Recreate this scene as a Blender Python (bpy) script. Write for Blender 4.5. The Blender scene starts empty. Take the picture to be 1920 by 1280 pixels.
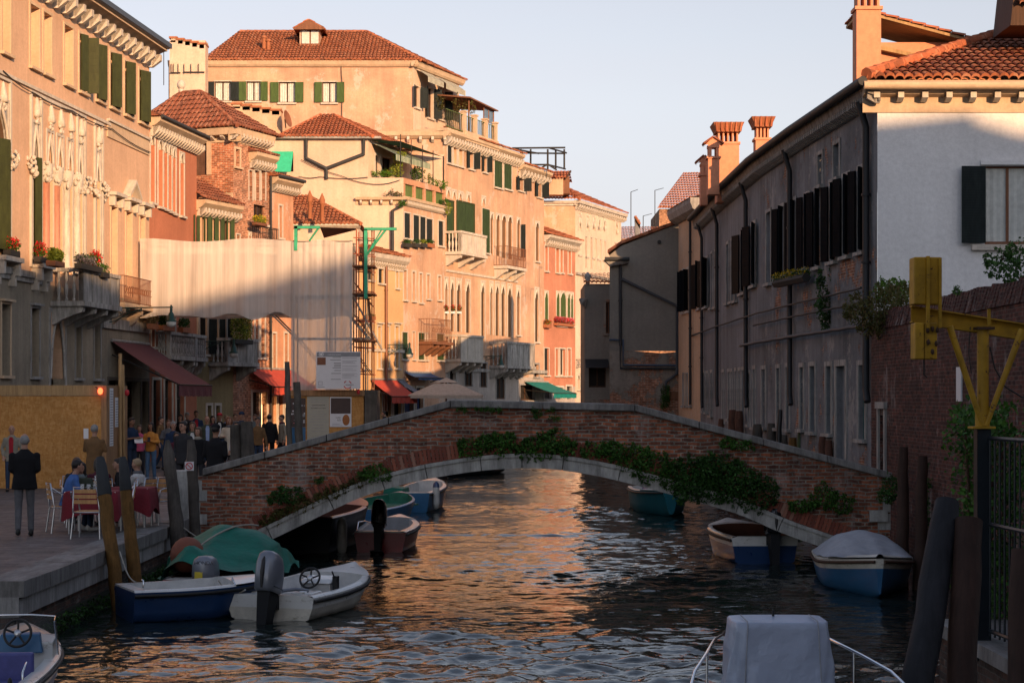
import bpy, math, random
import numpy as np
from mathutils import Vector, Matrix, noise as mnoise
R=math.radians; PI=math.pi
sc=bpy.context.scene; COL=sc.collection
# ---------------------------------------------------------------- camera, sky, sun, exposure
F=3400.; CX=960.; HY=745.; CZ=3.3
cam=bpy.data.cameras.new('camera'); camo=bpy.data.objects.new('camera',cam); COL.objects.link(camo); sc.camera=camo
cam.sensor_width=36; cam.lens=F/1920*36; cam.shift_y=(HY-640)/1920; cam.clip_start=.5; cam.clip_end=3000
camo.location=(0,0,CZ); camo.rotation_euler=(R(90),0,0)
SUN_EL,SUN_AZ=13.2,26.          # azimuth: the light travels towards +Y and -X
w=bpy.data.worlds.new("World"); sc.world=w; w.use_nodes=True; wn=w.node_tree; wn.nodes.clear()
wo=wn.nodes.new('ShaderNodeOutputWorld'); wb=wn.nodes.new('ShaderNodeBackground'); sky=wn.nodes.new('ShaderNodeTexSky')
sky.sky_type='NISHITA'; sky.sun_disc=False; sky.sun_elevation=R(SUN_EL); sky.sun_rotation=R(180-SUN_AZ); sky.altitude=0
sky.air_density=1.0; sky.dust_density=1.2; sky.ozone_density=1.5
hs=wn.nodes.new('ShaderNodeHueSaturation'); hs.inputs['Saturation'].default_value=.44; hs.inputs['Value'].default_value=1.0
tcw=wn.nodes.new('ShaderNodeTexCoord'); mpw=wn.nodes.new('ShaderNodeMapping'); mpw.inputs['Scale'].default_value=(1,1,5)
nzw=wn.nodes.new('ShaderNodeTexNoise'); nzw.inputs['Scale'].default_value=1.6; nzw.inputs['Detail'].default_value=5
crw=wn.nodes.new('ShaderNodeValToRGB'); crw.color_ramp.elements[0].position=.36; crw.color_ramp.elements[1].position=.75
crw.color_ramp.elements[1].color=(.42,.42,.42,1)
mxw=wn.nodes.new('ShaderNodeMix'); mxw.data_type='RGBA'; mxw.inputs['B'].default_value=(4.5,4.25,4.4,1)
wl=wn.links.new
sxw=wn.nodes.new('ShaderNodeSeparateXYZ'); mrw=wn.nodes.new('ShaderNodeMapRange'); mrw.inputs['From Min'].default_value=.16; mrw.inputs['From Max'].default_value=.6; mrw.inputs['To Min'].default_value=.33; mrw.inputs['To Max'].default_value=.95
wl(tcw.outputs['Generated'],sxw.inputs[0]); wl(sxw.outputs[2],mrw.inputs['Value']); wl(mrw.outputs[0],hs.inputs['Saturation'])
wl(sky.outputs[0],hs.inputs['Color']); wl(tcw.outputs['Generated'],mpw.inputs[0]); wl(mpw.outputs[0],nzw.inputs['Vector'])
wl(nzw.outputs[0],crw.inputs[0]); wl(crw.outputs[0],mxw.inputs['Factor']); wl(hs.outputs[0],mxw.inputs['A'])
tnw=wn.nodes.new('ShaderNodeMix'); tnw.data_type='RGBA'; tnw.blend_type='MULTIPLY'; tnw.inputs['Factor'].default_value=1; tnw.inputs['B'].default_value=(1.0,.98,1.015,1); wl(mxw.outputs['Result'],tnw.inputs['A']); wl(tnw.outputs['Result'],wb.inputs['Color']); wb.inputs['Strength'].default_value=.105; wl(wb.outputs[0],wo.inputs[0])
sl=bpy.data.lights.new('sun','SUN'); sl.energy=4.6; sl.angle=R(.55); sl.color=(1.0,.585,.295)
so=bpy.data.objects.new('sun',sl); COL.objects.link(so)
_sd=Vector((-math.sin(R(SUN_AZ))*math.cos(R(SUN_EL)),math.cos(R(SUN_AZ))*math.cos(R(SUN_EL)),-math.sin(R(SUN_EL))))
so.rotation_euler=_sd.to_track_quat('-Z','Y').to_euler(); so.location=(20,-40,60)
sc.view_settings.view_transform='Standard'; sc.view_settings.look='None'; sc.view_settings.gamma=1; sc.view_settings.exposure=.7
sc.cycles.max_bounces=8; sc.cycles.transparent_max_bounces=12; sc.cycles.caustics_reflective=False; sc.cycles.caustics_refractive=False
sc.cycles.use_denoising=True

# ---------------------------------------------------------------- materials
class G:
    def __init__(s,name,rough=.85,metal=0,spec=.3):
        s.m=bpy.data.materials.new(name); s.m.use_nodes=True; s.t=s.m.node_tree; s.t.nodes.clear()
        s.o=s.t.nodes.new('ShaderNodeOutputMaterial'); s.b=s.t.nodes.new('ShaderNodeBsdfPrincipled')
        s.t.links.new(s.b.outputs[0],s.o.inputs[0]); s.set(Roughness=rough,Metallic=metal); s.b.inputs['Specular IOR Level'].default_value=spec
        s.tc=s.t.nodes.new('ShaderNodeTexCoord'); s.uv=s.tc.outputs['UV']; s.ob=s.tc.outputs['Object']
        MT[name]=s.m
    def lk(s,sock,v):
        if isinstance(v,bpy.types.NodeSocket): s.t.links.new(v,sock)
        elif isinstance(v,(tuple,list)) and len(v)==3 and len(sock.default_value)==4: sock.default_value=(*v,1)
        else: sock.default_value=v
    def set(s,**k):
        for a,v in k.items(): s.lk(s.b.inputs[a.replace('_',' ')],v)
    def add(s,t,out=0,props=None,**ins):
        n=s.t.nodes.new('ShaderNode'+t)
        for a,v in (props or {}).items(): setattr(n,a,v)
        for a,v in ins.items():
            a=a.replace('_',' ')
            if a.startswith('i') and a[1:].isdigit(): s.lk(n.inputs[int(a[1:])],v)
            else: s.lk(n.inputs[a],v)
        return n.outputs[out]
    def vec(s,v,sx,sy=None,sz=None,loc=(0,0,0)):
        return s.add('Mapping',Vector=v,Scale=(sx,sy if sy is not None else sx,sz if sz is not None else sx),Location=loc)
    def noise(s,v,sc_=1,det=4,ro=.6,dist=0): return s.add('TexNoise',Vector=v,Scale=sc_,Detail=det,Roughness=ro,Distortion=dist)
    def ramp(s,f,*st):
        n=s.t.nodes.new('ShaderNodeValToRGB'); s.t.links.new(f,n.inputs[0]); e=n.color_ramp.elements
        while len(e)<len(st): e.new(.5)
        for q,(p,c) in zip(e,st): q.position=p; q.color=(c,c,c,1) if isinstance(c,(int,float)) else (*c,1)
        return n.outputs[0]
    def mix(s,f,a,b,bl='MIX'):
        n=s.t.nodes.new('ShaderNodeMix'); n.data_type='RGBA'; n.blend_type=bl
        s.lk(n.inputs[0],f); s.lk(n.inputs[6],a); s.lk(n.inputs[7],b); return n.outputs[2]
    def math(s,op,a,b=0.): return s.add('Math',props={'operation':op},i0=a,i1=b)
    def bump(s,h,st=.5,d=.02): s.set(Normal=s.add('Bump',Strength=st,Distance=d,Height=h))
MT={}
def dk(c,f): return tuple(x*f for x in c)
def plain(name,col,rough=.6,metal=0,var=.15,spec=.4,sc_=6,coat=0):
    g=G(name,rough,metal,spec); n=g.noise(g.ob,sc_,5,.65)
    g.set(Base_Color=g.mix(g.ramp(n,(.3,0),(.7,1)),dk(col,1-var),tuple(min(1,x*(1+var)) for x in col)))
    if coat: g.b.inputs['Coat Weight'].default_value=coat
    g.set(Roughness=g.math('ADD',g.math('MULTIPLY',n,.25),rough-.12)); return g
def brickcol(g,bw=.26,rh=.075,c1=(.33,.10,.05),c2=(.20,.06,.035),mor=(.25,.20,.16),ms=.009,dist=.012,patch=.35):
    dn=g.add('TexNoise',out=1,Vector=g.uv,Scale=2.5,Detail=3.)
    uv=g.add('VectorMath',props={'operation':'ADD'},i0=g.uv,i1=g.add('VectorMath',props={'operation':'MULTIPLY'},i0=dn,i1=(dist*2,dist*2,0)))
    n=g.t.nodes.new('ShaderNodeTexBrick'); n.offset=.5
    for a,v in dict(Vector=uv,Color1=c1,Color2=c2,Mortar=mor,Scale=1.,**{'Mortar Size':ms,'Mortar Smooth':.25,'Bias':0.,'Brick Width':bw,'Row Height':rh}).items(): g.lk(n.inputs[a],v)
    # per-brick variation
    sn=g.add('VectorMath',props={'operation':'SNAP'},i0=g.add('VectorMath',props={'operation':'ADD'},i0=uv,i1=(.07,.0,0)),i1=(bw*.5,rh,1))
    wn_=g.add('TexWhiteNoise',Vector=sn)
    var=g.ramp(wn_,(0,.45),(.5,.95),(.85,1.25),(1,1.6))
    c=g.mix(.75,n.outputs[0],var,'MULTIPLY')
    big=g.noise(g.uv,patch,5,.7); c=g.mix(.8,c,g.ramp(big,(.3,.5),(.55,1.0),(.75,1.25)),'MULTIPLY')
    return c,n.outputs[1],uv
def brick(name,**k):
    drt=k.pop('dirt',.5); eff=k.pop('eff',0); grey=k.pop('grey',0); g=G(name,.9); c,f,uv=brickcol(g,**k)
    fine=g.noise(g.uv,14,4,.7); c=g.mix(drt*.6,c,g.ramp(fine,(.25,.4),(.7,1.2)),'MULTIPLY')
    if grey: c=g.mix(g.ramp(g.noise(g.vec(g.uv,.9,2.2),1.1,6,.75),(.60,0),(.66,grey)),c,(.23,.22,.20))
    if eff: c=g.mix(g.ramp(g.noise(g.vec(g.uv,1.3,.5,1,(3,1,0)),.9,6,.75),(.56,0),(.68,eff)),c,(.42,.39,.37))
    g.set(Base_Color=c); h=g.math('ADD',g.math('MULTIPLY',f,-1.),g.math('MULTIPLY',fine,.9)); g.bump(h,.9,.02); return g
def plaster(name,col,brickp=0.,streak=.4,stain=.3,dark=.35,off=0,pale=0):
    g=G(name,.92,0,.2); big=g.noise(g.vec(g.uv,.35,.35,1,(off,off,0)),1,6,.7)
    c=g.mix(g.ramp(big,(.35,0),(.7,1)),dk(col,1-stain),tuple(min(1,x*(1+stain*.4)) for x in col))
    st=g.noise(g.vec(g.uv,2.2,.16,1,(off,0,0)),1,6,.75); c=g.mix(streak,c,g.ramp(st,(.3,dark),(.6,1.0)),'MULTIPLY')
    fine=g.noise(g.uv,9,6,.75); c=g.mix(.35,c,g.ramp(fine,(.3,.6),(.65,1.12)),'MULTIPLY')
    if pale: c=g.mix(g.ramp(g.noise(g.vec(g.uv,.8,.5,1,(off,4,0)),1,7,.8),(.55,0),(.6,pale)),c,(.50,.45,.40))
    h=g.math('MULTIPLY',fine,.5)
    if brickp:
        bc,bf,_=brickcol(g,c1=(.36,.15,.08),c2=(.24,.10,.06),mor=(.38,.31,.25))
        pn=g.noise(g.vec(g.uv,.55,.4,1,(off*2,1,0)),1,8,.72); th=1-brickp
        msk=g.ramp(pn,(th-.012,0),(th+.012,1)); c=g.mix(msk,c,bc); h=g.math('SUBTRACT',h,g.math('MULTIPLY',msk,.8))
        edge=g.ramp(pn,(th-.05,1),(th-.012,.62),(th,1)); c=g.mix(.7,c,edge,'MULTIPLY')
    g.set(Base_Color=c); g.bump(h,.5,.03); return g
def stone(name,col,grime=.5,rough=.75):
    g=G(name,rough,0,.3); a=g.noise(g.uv,2.2,7,.75); st=g.noise(g.vec(g.uv,3,.5),1.5,6,.75)
    c=g.mix(g.ramp(a,(.35,0),(.7,1)),dk(col,.72),col); c=g.mix(grime,c,g.ramp(st,(.35,.22),(.62,1.)),'MULTIPLY')
    g.set(Base_Color=c); g.bump(g.noise(g.uv,16,5,.7),.4,.015); return g
def wood(name,col,rough=.75,ring=1.,fade=.3):
    g=G(name,rough,0,.25); n=g.noise(g.vec(g.uv,14,.8),1,6,.7); k=g.noise(g.ob,2.,5,.7)
    c=g.mix(g.ramp(n,(.3,0),(.7,1)),dk(col,.6),tuple(min(1,x*1.2) for x in col)); c=g.mix(fade,c,g.ramp(k,(.3,.45),(.7,1.25)),'MULTIPLY')
    g.set(Base_Color=c); g.bump(n,.5,.01); return g
def rooft(name,c1,c2,c3,moss=.3):
    g=G(name,.9,0,.2); v=g.add('VectorMath',props={'operation':'SNAP'},i0=g.uv,i1=(.2,.36,1))
    wn_=g.add('TexWhiteNoise',Vector=v); c=g.ramp(wn_,(0,c2),(.3,c1),(.75,dk(c1,1.3)),(1,c3))
    b=g.noise(g.uv,.5,6,.75); c=g.mix(.7,c,g.ramp(b,(.3,.45),(.65,1.15)),'MULTIPLY')
    f=g.noise(g.uv,7,5,.75); c=g.mix(g.ramp(f,(.52,0),(.7,moss)),c,(.10,.075,.055)); g.set(Base_Color=c); g.bump(f,.5,.01); return g
def leafm(name,c1,c2,c3=None):
    g=G(name,.55,0,.25); gi=g.add('NewGeometry',out=8) if False else None
    n=g.t.nodes.new('ShaderNodeNewGeometry'); r=n.outputs['Random Per Island']
    c=g.ramp(r,(0,c1),(.6,c2),(1,c3 or dk(c2,1.4))); big=g.noise(g.ob,1.6,3,.6); c=g.mix(.75,c,g.ramp(big,(.35,.5),(.65,1.3)),'MULTIPLY')
    g.set(Base_Color=c)
    tr=g.t.nodes.new('ShaderNodeBsdfTranslucent'); g.lk(tr.inputs[0],c); mx=g.t.nodes.new('ShaderNodeMixShader'); mx.inputs[0].default_value=.25
    g.t.links.new(g.b.outputs[0],mx.inputs[1]); g.t.links.new(tr.outputs[0],mx.inputs[2]); g.t.links.new(mx.outputs[0],g.o.inputs[0]); return g
def louvre(name,col,pitch=.06):
    g=G(name,.6,0,.35); sx=g.add('SeparateXYZ',out=1,Vector=g.uv); m=g.math('FRACT',g.math('DIVIDE',sx,pitch))
    n=g.noise(g.vec(g.uv,5,1.2),1.3,5,.7); c=g.mix(g.ramp(n,(.3,0),(.7,1)),dk(col,.6),tuple(min(1,x*1.25) for x in col))
    g.set(Base_Color=c); g.bump(m,.8,.02); return g

# ---------------------------------------------------------------- mesh builder
LOC={}
def parloc(p):
    v=Vector((0,0,0))
    while p is not None: v=v+LOC.get(p.name,Vector((0,0,0))); p=p.parent
    return v
def empty(name,loc=(0,0,0),label=None,cat=None,group=None,kind=None):
    o=bpy.data.objects.new(name,None); COL.objects.link(o); o.location=loc; o.empty_display_size=.2; LOC[o.name]=Vector(loc)
    return tag(o,label,cat,group,kind)
def tag(o,label=None,cat=None,group=None,kind=None):
    if label: o['label']=label
    if cat: o['category']=cat
    if group: o['group']=group
    if kind: o['kind']=kind
    return o
class MB:
    def __init__(s): s.v=[]; s.f=[]; s.m=[]; s.k=[]; s.mats=[]
    def mi(s,mat):
        if mat not in s.mats: s.mats.append(mat)
        return s.mats.index(mat)
    def face(s,pts,mat,sm=False):
        n=len(s.v); s.v+= [tuple(p) for p in pts]; s.f.append(tuple(range(n,n+len(pts)))); s.m.append(s.mi(mat)); s.k.append(sm)
    def grid(s,rows,mat,sm=True,closed=False,flip=False):
        n=len(s.v); w_=len(rows[0]); mi=s.mi(mat)
        for r in rows: s.v+= [tuple(p) for p in r]
        for i in range(len(rows)-1):
            for j in range(w_ if closed else w_-1):
                a=n+i*w_+j; b=n+i*w_+(j+1)%w_; c=b+w_; d=a+w_
                s.f.append((a,d,c,b) if flip else (a,b,c,d)); s.m.append(mi); s.k.append(sm)
    def hexa(s,p,mat):   # p: 8 corners, 0-3 bottom ccw, 4-7 top
        n=len(s.v); s.v+= [tuple(q) for q in p]; mi=s.mi(mat)
        for f in ((3,2,1,0),(4,5,6,7),(0,1,5,4),(1,2,6,5),(2,3,7,6),(3,0,4,7)): s.f.append(tuple(n+i for i in f)); s.m.append(mi); s.k.append(False)
    def box(s,a,b,mat,M=None):
        x0,y0,z0=a; x1,y1,z1=b; p=[Vector(q) for q in ((x0,y0,z0),(x1,y0,z0),(x1,y1,z0),(x0,y1,z0),(x0,y0,z1),(x1,y0,z1),(x1,y1,z1),(x0,y1,z1))]
        if M is not None: p=[M@q for q in p]
        s.hexa(p,mat)
    def tube(s,pts,r,mat,n=8,cap=True,sm=True):
        pts=[Vector(p) for p in pts]; rs=r if isinstance(r,(list,tuple)) else [r]*len(pts); rows=[]
        up=None
        for i,p in enumerate(pts):
            d=(pts[min(i+1,len(pts)-1)]-pts[max(i-1,0)]).normalized()
            if up is None: up=Vector((0,0,1)) if abs(d.z)<.9 else Vector((1,0,0))
            a=d.cross(up).normalized(); b=a.cross(d).normalized(); up=b
            rows.append([p+(a*math.cos(t*2*PI/n)+b*math.sin(t*2*PI/n))*rs[i] for t in range(n)])
        s.grid(rows,mat,sm,closed=True)
        if cap: s.face(rows[0][::-1] if False else rows[0],mat); s.face(rows[-1][::-1],mat)
    def lathe(s,prof,mat,M=None,n=14,sm=True,closed=False):
        rows=[]
        for r,z in prof:
            q=[Vector((r*math.cos(t*2*PI/n),r*math.sin(t*2*PI/n),z)) for t in range(n)]
            rows.append([M@x for x in q] if M is not None else q)
        s.grid(rows,mat,sm,closed=True)
    def ell(s,c,r,mat,M=None,n=12,m=8):
        rows=[]
        for i in range(m+1):
            a=-PI/2+PI*i/m; q=[Vector((c[0]+r[0]*math.cos(a)*math.cos(t*2*PI/n),c[1]+r[1]*math.cos(a)*math.sin(t*2*PI/n),c[2]+r[2]*math.sin(a))) for t in range(n)]
            rows.append([M@x for x in q] if M is not None else q)
        s.grid(rows,mat,True,closed=True)
    def leaves(s,c,r,n,size,mat,rng,flat=0,hang=0,surf=.5):
        mi=s.mi(mat); c=Vector(c)
        for _ in range(n):
            d=Vector((rng.gauss(0,1),rng.gauss(0,1),rng.gauss(0,1))).normalized(); q=rng.random()**(1/3*(1-surf)+.05)
            p=c+Vector((d.x*r[0],d.y*r[1],d.z*r[2]))*q*(.85+.3*rng.random()); sz=size*(.6+.8*rng.random())
            a=Vector((rng.gauss(0,1),rng.gauss(0,1),rng.gauss(0,1)-hang)).normalized(); b=a.cross(Vector((rng.gauss(0,1),rng.gauss(0,1),rng.gauss(0,1)))).normalized()
            k=len(s.v); s.v+= [tuple(p),tuple(p+a*sz*.5+b*sz*.32),tuple(p+a*sz),tuple(p+a*sz*.5-b*sz*.32)]
            s.f.append((k,k+1,k+2,k+3)); s.m.append(mi); s.k.append(False)
    def build(s,name,parent=None,label=None,cat=None,group=None,kind=None,loc=None,smooth=None,bevel=0,merge=False):
        me=bpy.data.meshes.new(name); off=parloc(parent) if parent else Vector((0,0,0)); l=Vector(loc) if loc is not None else Vector((0,0,0))
        V=np.array(s.v,dtype=np.float64).reshape(-1,3)-np.array(off+l)
        me.from_pydata(V.tolist(),[],s.f)
        for m in s.mats: me.materials.append(MT[m])
        me.polygons.foreach_set('material_index',s.m); me.polygons.foreach_set('use_smooth',s.k if smooth is None else [smooth]*len(s.f))
        # UV in metres: u along the horizontal tangent, v up the slope
        if len(s.f):
            nl=len(me.loops); no=np.empty(len(s.f)*3); me.polygons.foreach_get('normal',no); no=no.reshape(-1,3)
            tot=np.empty(len(s.f),dtype=np.int32); me.polygons.foreach_get('loop_total',tot); li=np.empty(nl,dtype=np.int32); me.loops.foreach_get('vertex_index',li)
            N=np.repeat(no,tot,axis=0); P=(V+np.array(off+l))[li]; h=np.hypot(N[:,0],N[:,1]); flat=h<.05
            T=np.stack([-N[:,1],N[:,0],np.zeros(nl)],1)/np.maximum(h,1e-6)[:,None]; T[flat]=(1,0,0)
            T=np.where(((T[:,0]+T[:,1]*.37)<0)[:,None],-T,T); B=np.cross(N,T); B[flat]=(0,1,0); B=np.where((B[:,2]<0)[:,None],-B,B)
            uv=np.stack([(P*T).sum(1),(P*B).sum(1)],1).astype(np.float32)
            me.uv_layers.new(name='UVMap').data.foreach_set('uv',uv.ravel())
        me.update(); o=bpy.data.objects.new(name,me); COL.objects.link(o); o.location=l; LOC[o.name]=l
        if parent is not None: o.parent=parent
        if merge:
            import bmesh; b=bmesh.new(); b.from_mesh(me); bmesh.ops.remove_doubles(b,verts=b.verts,dist=1e-4); b.to_mesh(me); b.free()
        if bevel:
            m=o.modifiers.new('bevel','BEVEL'); m.width=bevel; m.segments=2; m.limit_method='ANGLE'; m.angle_limit=R(40)
        return tag(o,label,cat,group,kind)
def at(px,py,Y): return Vector(((px-CX)/F*Y,Y,CZ+(HY-py)/F*Y))
def atz(px,z,Y): return Vector(((px-CX)/F*Y,Y,z))
def copytree(o,parent=None,loc=None,rz=None,scale=None):
    c=o.copy(); COL.objects.link(c); c.parent=parent
    for ch in [q for q in bpy.data.objects if q.parent==o]: copytree(ch,c)
    if loc is not None: c.location=loc
    if rz is not None: c.rotation_euler=(0,0,rz)
    if scale is not None: c.scale=scale
    return c
def text(s,size,mat,M,name,parent,ext=.001,align='CENTER',bold=0):
    cu=bpy.data.curves.new(name,'FONT'); cu.body=s; cu.size=size; cu.extrude=ext; cu.align_x=align; cu.align_y='CENTER'; cu.offset=bold
    t=bpy.data.objects.new('tmp',cu); COL.objects.link(t); dg=bpy.context.evaluated_depsgraph_get(); dg.update()
    me=bpy.data.meshes.new_from_object(t.evaluated_get(dg)); bpy.data.objects.remove(t); me.materials.clear(); me.materials.append(MT[mat])
    me.transform(Matrix.Translation(-parloc(parent))@M if parent else M); o=bpy.data.objects.new(name,me); COL.objects.link(o); o.parent=parent; return o
# ---------------------------------------------------------------- facades
class Fac:
    def __init__(s,p0,p1):     # outward normal to the right of p0->p1 seen from above
        s.o=Vector((p0[0],p0[1],0)); e=Vector((p1[0],p1[1],0)); s.L=(e-s.o).length; s.d=(e-s.o).normalized(); s.n=Vector((s.d.y,-s.d.x,0))
    def P(s,u,o,z): return s.o+s.d*u+s.n*o+Vector((0,0,z))
    def u(s,px,o=0):
        r=Vector(((px-CX)/F,1,0)); q=s.o+s.n*o; return ((r*(q.dot(s.n)/r.dot(s.n)))-q).dot(s.d)
    def z(s,px,py,o=0):
        r=Vector(((px-CX)/F,1,0)); q=s.o+s.n*o; return CZ+(HY-py)/F*(q.dot(s.n)/r.dot(s.n))
    def uz(s,px,py,o=0): return s.u(px,o),s.z(px,py,o)
def fb(mb,f,u0,u1,o0,o1,z0,z1,mat):
    if u0>u1: u0,u1=u1,u0
    mb.hexa([f.P(u0,o1,z0),f.P(u1,o1,z0),f.P(u1,o0,z0),f.P(u0,o0,z0),f.P(u0,o1,z1),f.P(u1,o1,z1),f.P(u1,o0,z1),f.P(u0,o0,z1)],mat)
def wall(mb,f,u0,u1,z0,z1,holes,mat,dep=.22,rmat=None):
    hs_=[(max(a,u0+.01),min(b,u1-.01),max(c,z0),min(d,z1-.01)) for a,b,c,d in holes if b>u0 and a<u1 and d>z0+.02 and c<z1-.02]
    us=sorted({u0,u1,*[h[0] for h in hs_],*[h[1] for h in hs_]}); zs=sorted({z0,z1,*[h[2] for h in hs_],*[h[3] for h in hs_]})
    for i in range(len(us)-1):
        for j in range(len(zs)-1):
            cu=(us[i]+us[i+1])/2; cz=(zs[j]+zs[j+1])/2
            if any(h[0]<cu<h[1] and h[2]<cz<h[3] for h in hs_): continue
            mb.face([f.P(us[i],0,zs[j]),f.P(us[i+1],0,zs[j]),f.P(us[i+1],0,zs[j+1]),f.P(us[i],0,zs[j+1])],mat)
    rm=rmat or mat
    for a,b,c,d in hs_:
        for q in (((a,c),(a,d)),((b,d),(b,c)),((a,d),(b,d)),((b,c),(a,c))):
            (p,r),(s_,t)=q; mb.face([f.P(p,0,r),f.P(s_,0,t),f.P(s_,-dep,t),f.P(p,-dep,r)],rm)
def panel(mb,f,u,o,ang,wd,z0,z1,mat,th=.045):   # leaf hinged at (u,o), swung by ang (deg) from the wall line
    a=R(ang); d=f.d*math.cos(a)+f.n*math.sin(a); n=f.d*(-math.sin(a))+f.n*math.cos(a); h=f.P(u,o,0)
    q=lambda x,y,z: h+d*x+n*y+Vector((0,0,z))
    mb.hexa([q(0,th/2,z0),q(wd,th/2,z0),q(wd,-th/2,z0),q(0,-th/2,z0),q(0,th/2,z1),q(wd,th/2,z1),q(wd,-th/2,z1),q(0,-th/2,z1)],mat)
ARCH={'round':lambda t:math.sqrt(max(0,1-t*t)),'pointed':lambda t:math.sqrt(max(0,4-(1+t)**2))/1.732,
      'ogee':lambda t:.68*math.sqrt(max(0,4-(1+t)**2))/1.732+.32*(1-t)**2.6}
def archfill(mb,f,u0,u1,zs,zt,kind,mat,dep=.2,o=0.,trim=None,tw=.05):
    fn=ARCH[kind]; N=12; c=(u0+u1)/2; hw=(u1-u0)/2; top=zt-.02; cur=[]
    for i in range(N+1):
        t=-1+2*i/N; cur.append((c+hw*t,zs+(top-zs)*fn(abs(t))))
    for (a,za),(b,zb) in zip(cur,cur[1:]):
        mb.face([f.P(a,o,za),f.P(b,o,zb),f.P(b,o,zt),f.P(a,o,zt)],mat); mb.face([f.P(a,o,za),f.P(a,-dep,za),f.P(b,-dep,zb),f.P(b,o,zb)],mat)
    if trim: mb.tube([f.P(a,o+.01,z) for a,z in cur],tw,trim,6)
def window(H,f,holes,px0,py0,px1,py1,sur='istria',sw=.11,sill=True,shut=None,scol='shut_green',rec=.2,pane='glass',arch=None,rise=None,
           frame='wood_dark',mull=1,ang=(172,172),uzb=None,curtain=None,head=0,name='window',amat=None,sp=.035,spx=None):
    if uzb: u0,u1,z0,z1=uzb
    else:
        pm=(px0+px1)/2; u0,u1=sorted((f.u(px0),f.u(px1))); z0,z1=sorted((f.z(pm,py0),f.z(pm,py1)))
    holes.append((u0,u1,z0,z1)); W=MB(); ph=sp
    if sur:
        fb(W,f,u0-sw,u0,0,ph,z0,z1,sur); fb(W,f,u1,u1+sw,0,ph,z0,z1,sur); fb(W,f,u0-sw,u1+sw,0,ph+.004,z1,z1+sw*(1+head),sur)
        if head: fb(W,f,u0-sw*1.6,u1+sw*1.6,0,ph+.12,z1+sw*(1+head),z1+sw*(1+head)+.07,sur)
    else: fb(W,f,u0,u1,-rec-.03,-rec-.02,z0,z0+.02,frame or pane)
    zs=z1
    if arch:
        zs=z1-(rise if rise else (u1-u0)*.9); archfill(W,f,u0,u1,zs,z1,arch,amat or sur or 'istria',rec,0.004,sur or 'istria')
    w=W.build(name,H)
    G_=MB(); G_.face([f.P(u0,-rec,z0),f.P(u1,-rec,z0),f.P(u1,-rec,z1),f.P(u0,-rec,z1)],pane); G_.build('pane',w)
    if curtain:
        C=MB(); n=14; C.grid([[f.P(u0+(u1-u0)*i/n,-rec+.012+.02*(i%2),z) for i in range(n+1)] for z in (z0,z1)],curtain,False); C.build('curtain',w)
    Fm=MB(); t=.045
    if frame and shut!='closed':
        fb(Fm,f,u0,u0+t,-rec+.002,-rec+.05,z0,z1,frame); fb(Fm,f,u1-t,u1,-rec+.002,-rec+.05,z0,z1,frame); fb(Fm,f,u0+t,u1-t,-rec+.002,-rec+.05,z0,z0+t*1.6,frame); fb(Fm,f,u0+t,u1-t,-rec+.002,-rec+.05,z1-t,z1,frame)
        if mull: c=(u0+u1)/2; fb(Fm,f,c-t*.7,c+t*.7,-rec+.003,-rec+.06,z0+t*1.6,z1-t,frame)
        if z1-z0>2.1: fb(Fm,f,u0+t,u1-t,-rec+.004,-rec+.055,z0+(z1-z0)*.66,z0+(z1-z0)*.66+t,frame)
        Fm.build('frame',w)
    if sill:
        S=MB(); fb(S,f,u0-sw*1.3,u1+sw*1.3,-.02,.13,z0-.09,z0-.002,sur or 'istria'); S.build('sill',w)
    hw=(u1-u0)/2; zt=min(z1,zs)
    if shut=='closed':
        for k in (0,1):
            S=MB(); fb(S,f,u0+k*hw+.006,u0+(k+1)*hw-.006,-rec+.06,-rec+.1,z0+.01,z1-.01,scol); S.build('shutter',w)
    elif shut=='open':
        for k in (0,1):
            if ang[k] is None: continue
            S=MB()
            if k==0: panel(S,f,u0,ph+.05,ang[0],hw,z0+.02,zt-.02,scol)
            else: panel(S,f,u1,ph+.05,180-ang[1],hw,z0+.02,zt-.02,scol)
            S.build('shutter',w)
    return w,(u0,u1,z0,z1)
def cornice(H,f,u0,u1,z,prof=((.0,.0),(.12,.0),(.12,.12),(.3,.2),(.45,.3),(.45,.45),(0,.45)),dent=0,dw=.12,dh=.2,do=.35,mat='istria',name='cornice',dmat=None,gut=None):
    C=MB(); n=len(prof)
    for (a,b),(c,d) in zip(prof,prof[1:]): C.face([f.P(u0,a,z+b),f.P(u1,a,z+b),f.P(u1,c,z+d),f.P(u0,c,z+d)],mat)
    for u in (u0,u1): C.face([f.P(u,a,z+b) for a,b in prof],mat)
    if dent:
        k=max(1,int((u1-u0)/dent))
        for i in range(k):
            u=u0+(i+.5)*(u1-u0)/k; C.hexa([f.P(u-dw/2,do*.35,z-dh),f.P(u+dw/2,do*.35,z-dh),f.P(u+dw/2,0,z-dh),f.P(u-dw/2,0,z-dh),f.P(u-dw/2,do,z+.1),f.P(u+dw/2,do,z+.1),f.P(u+dw/2,0,z+.1),f.P(u-dw/2,0,z+.1)],dmat or mat)
            C.hexa([f.P(u-dw/2,do,z-dh*.35),f.P(u+dw/2,do,z-dh*.35),f.P(u+dw/2,do*.35,z-dh),f.P(u-dw/2,do*.35,z-dh),f.P(u-dw/2,do,z+.1),f.P(u+dw/2,do,z+.1),f.P(u+dw/2,do*.3,z+.1),f.P(u-dw/2,do*.3,z+.1)],dmat or mat)
    if gut:
        zz=z+max(b for a,b in prof); oo=max(a for a,b in prof)
        C.tube([f.P(u0,oo+.04,zz+.02),f.P(u1,oo+.04,zz+.02)],.075,gut,8)
    return C.build(name,H)
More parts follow.
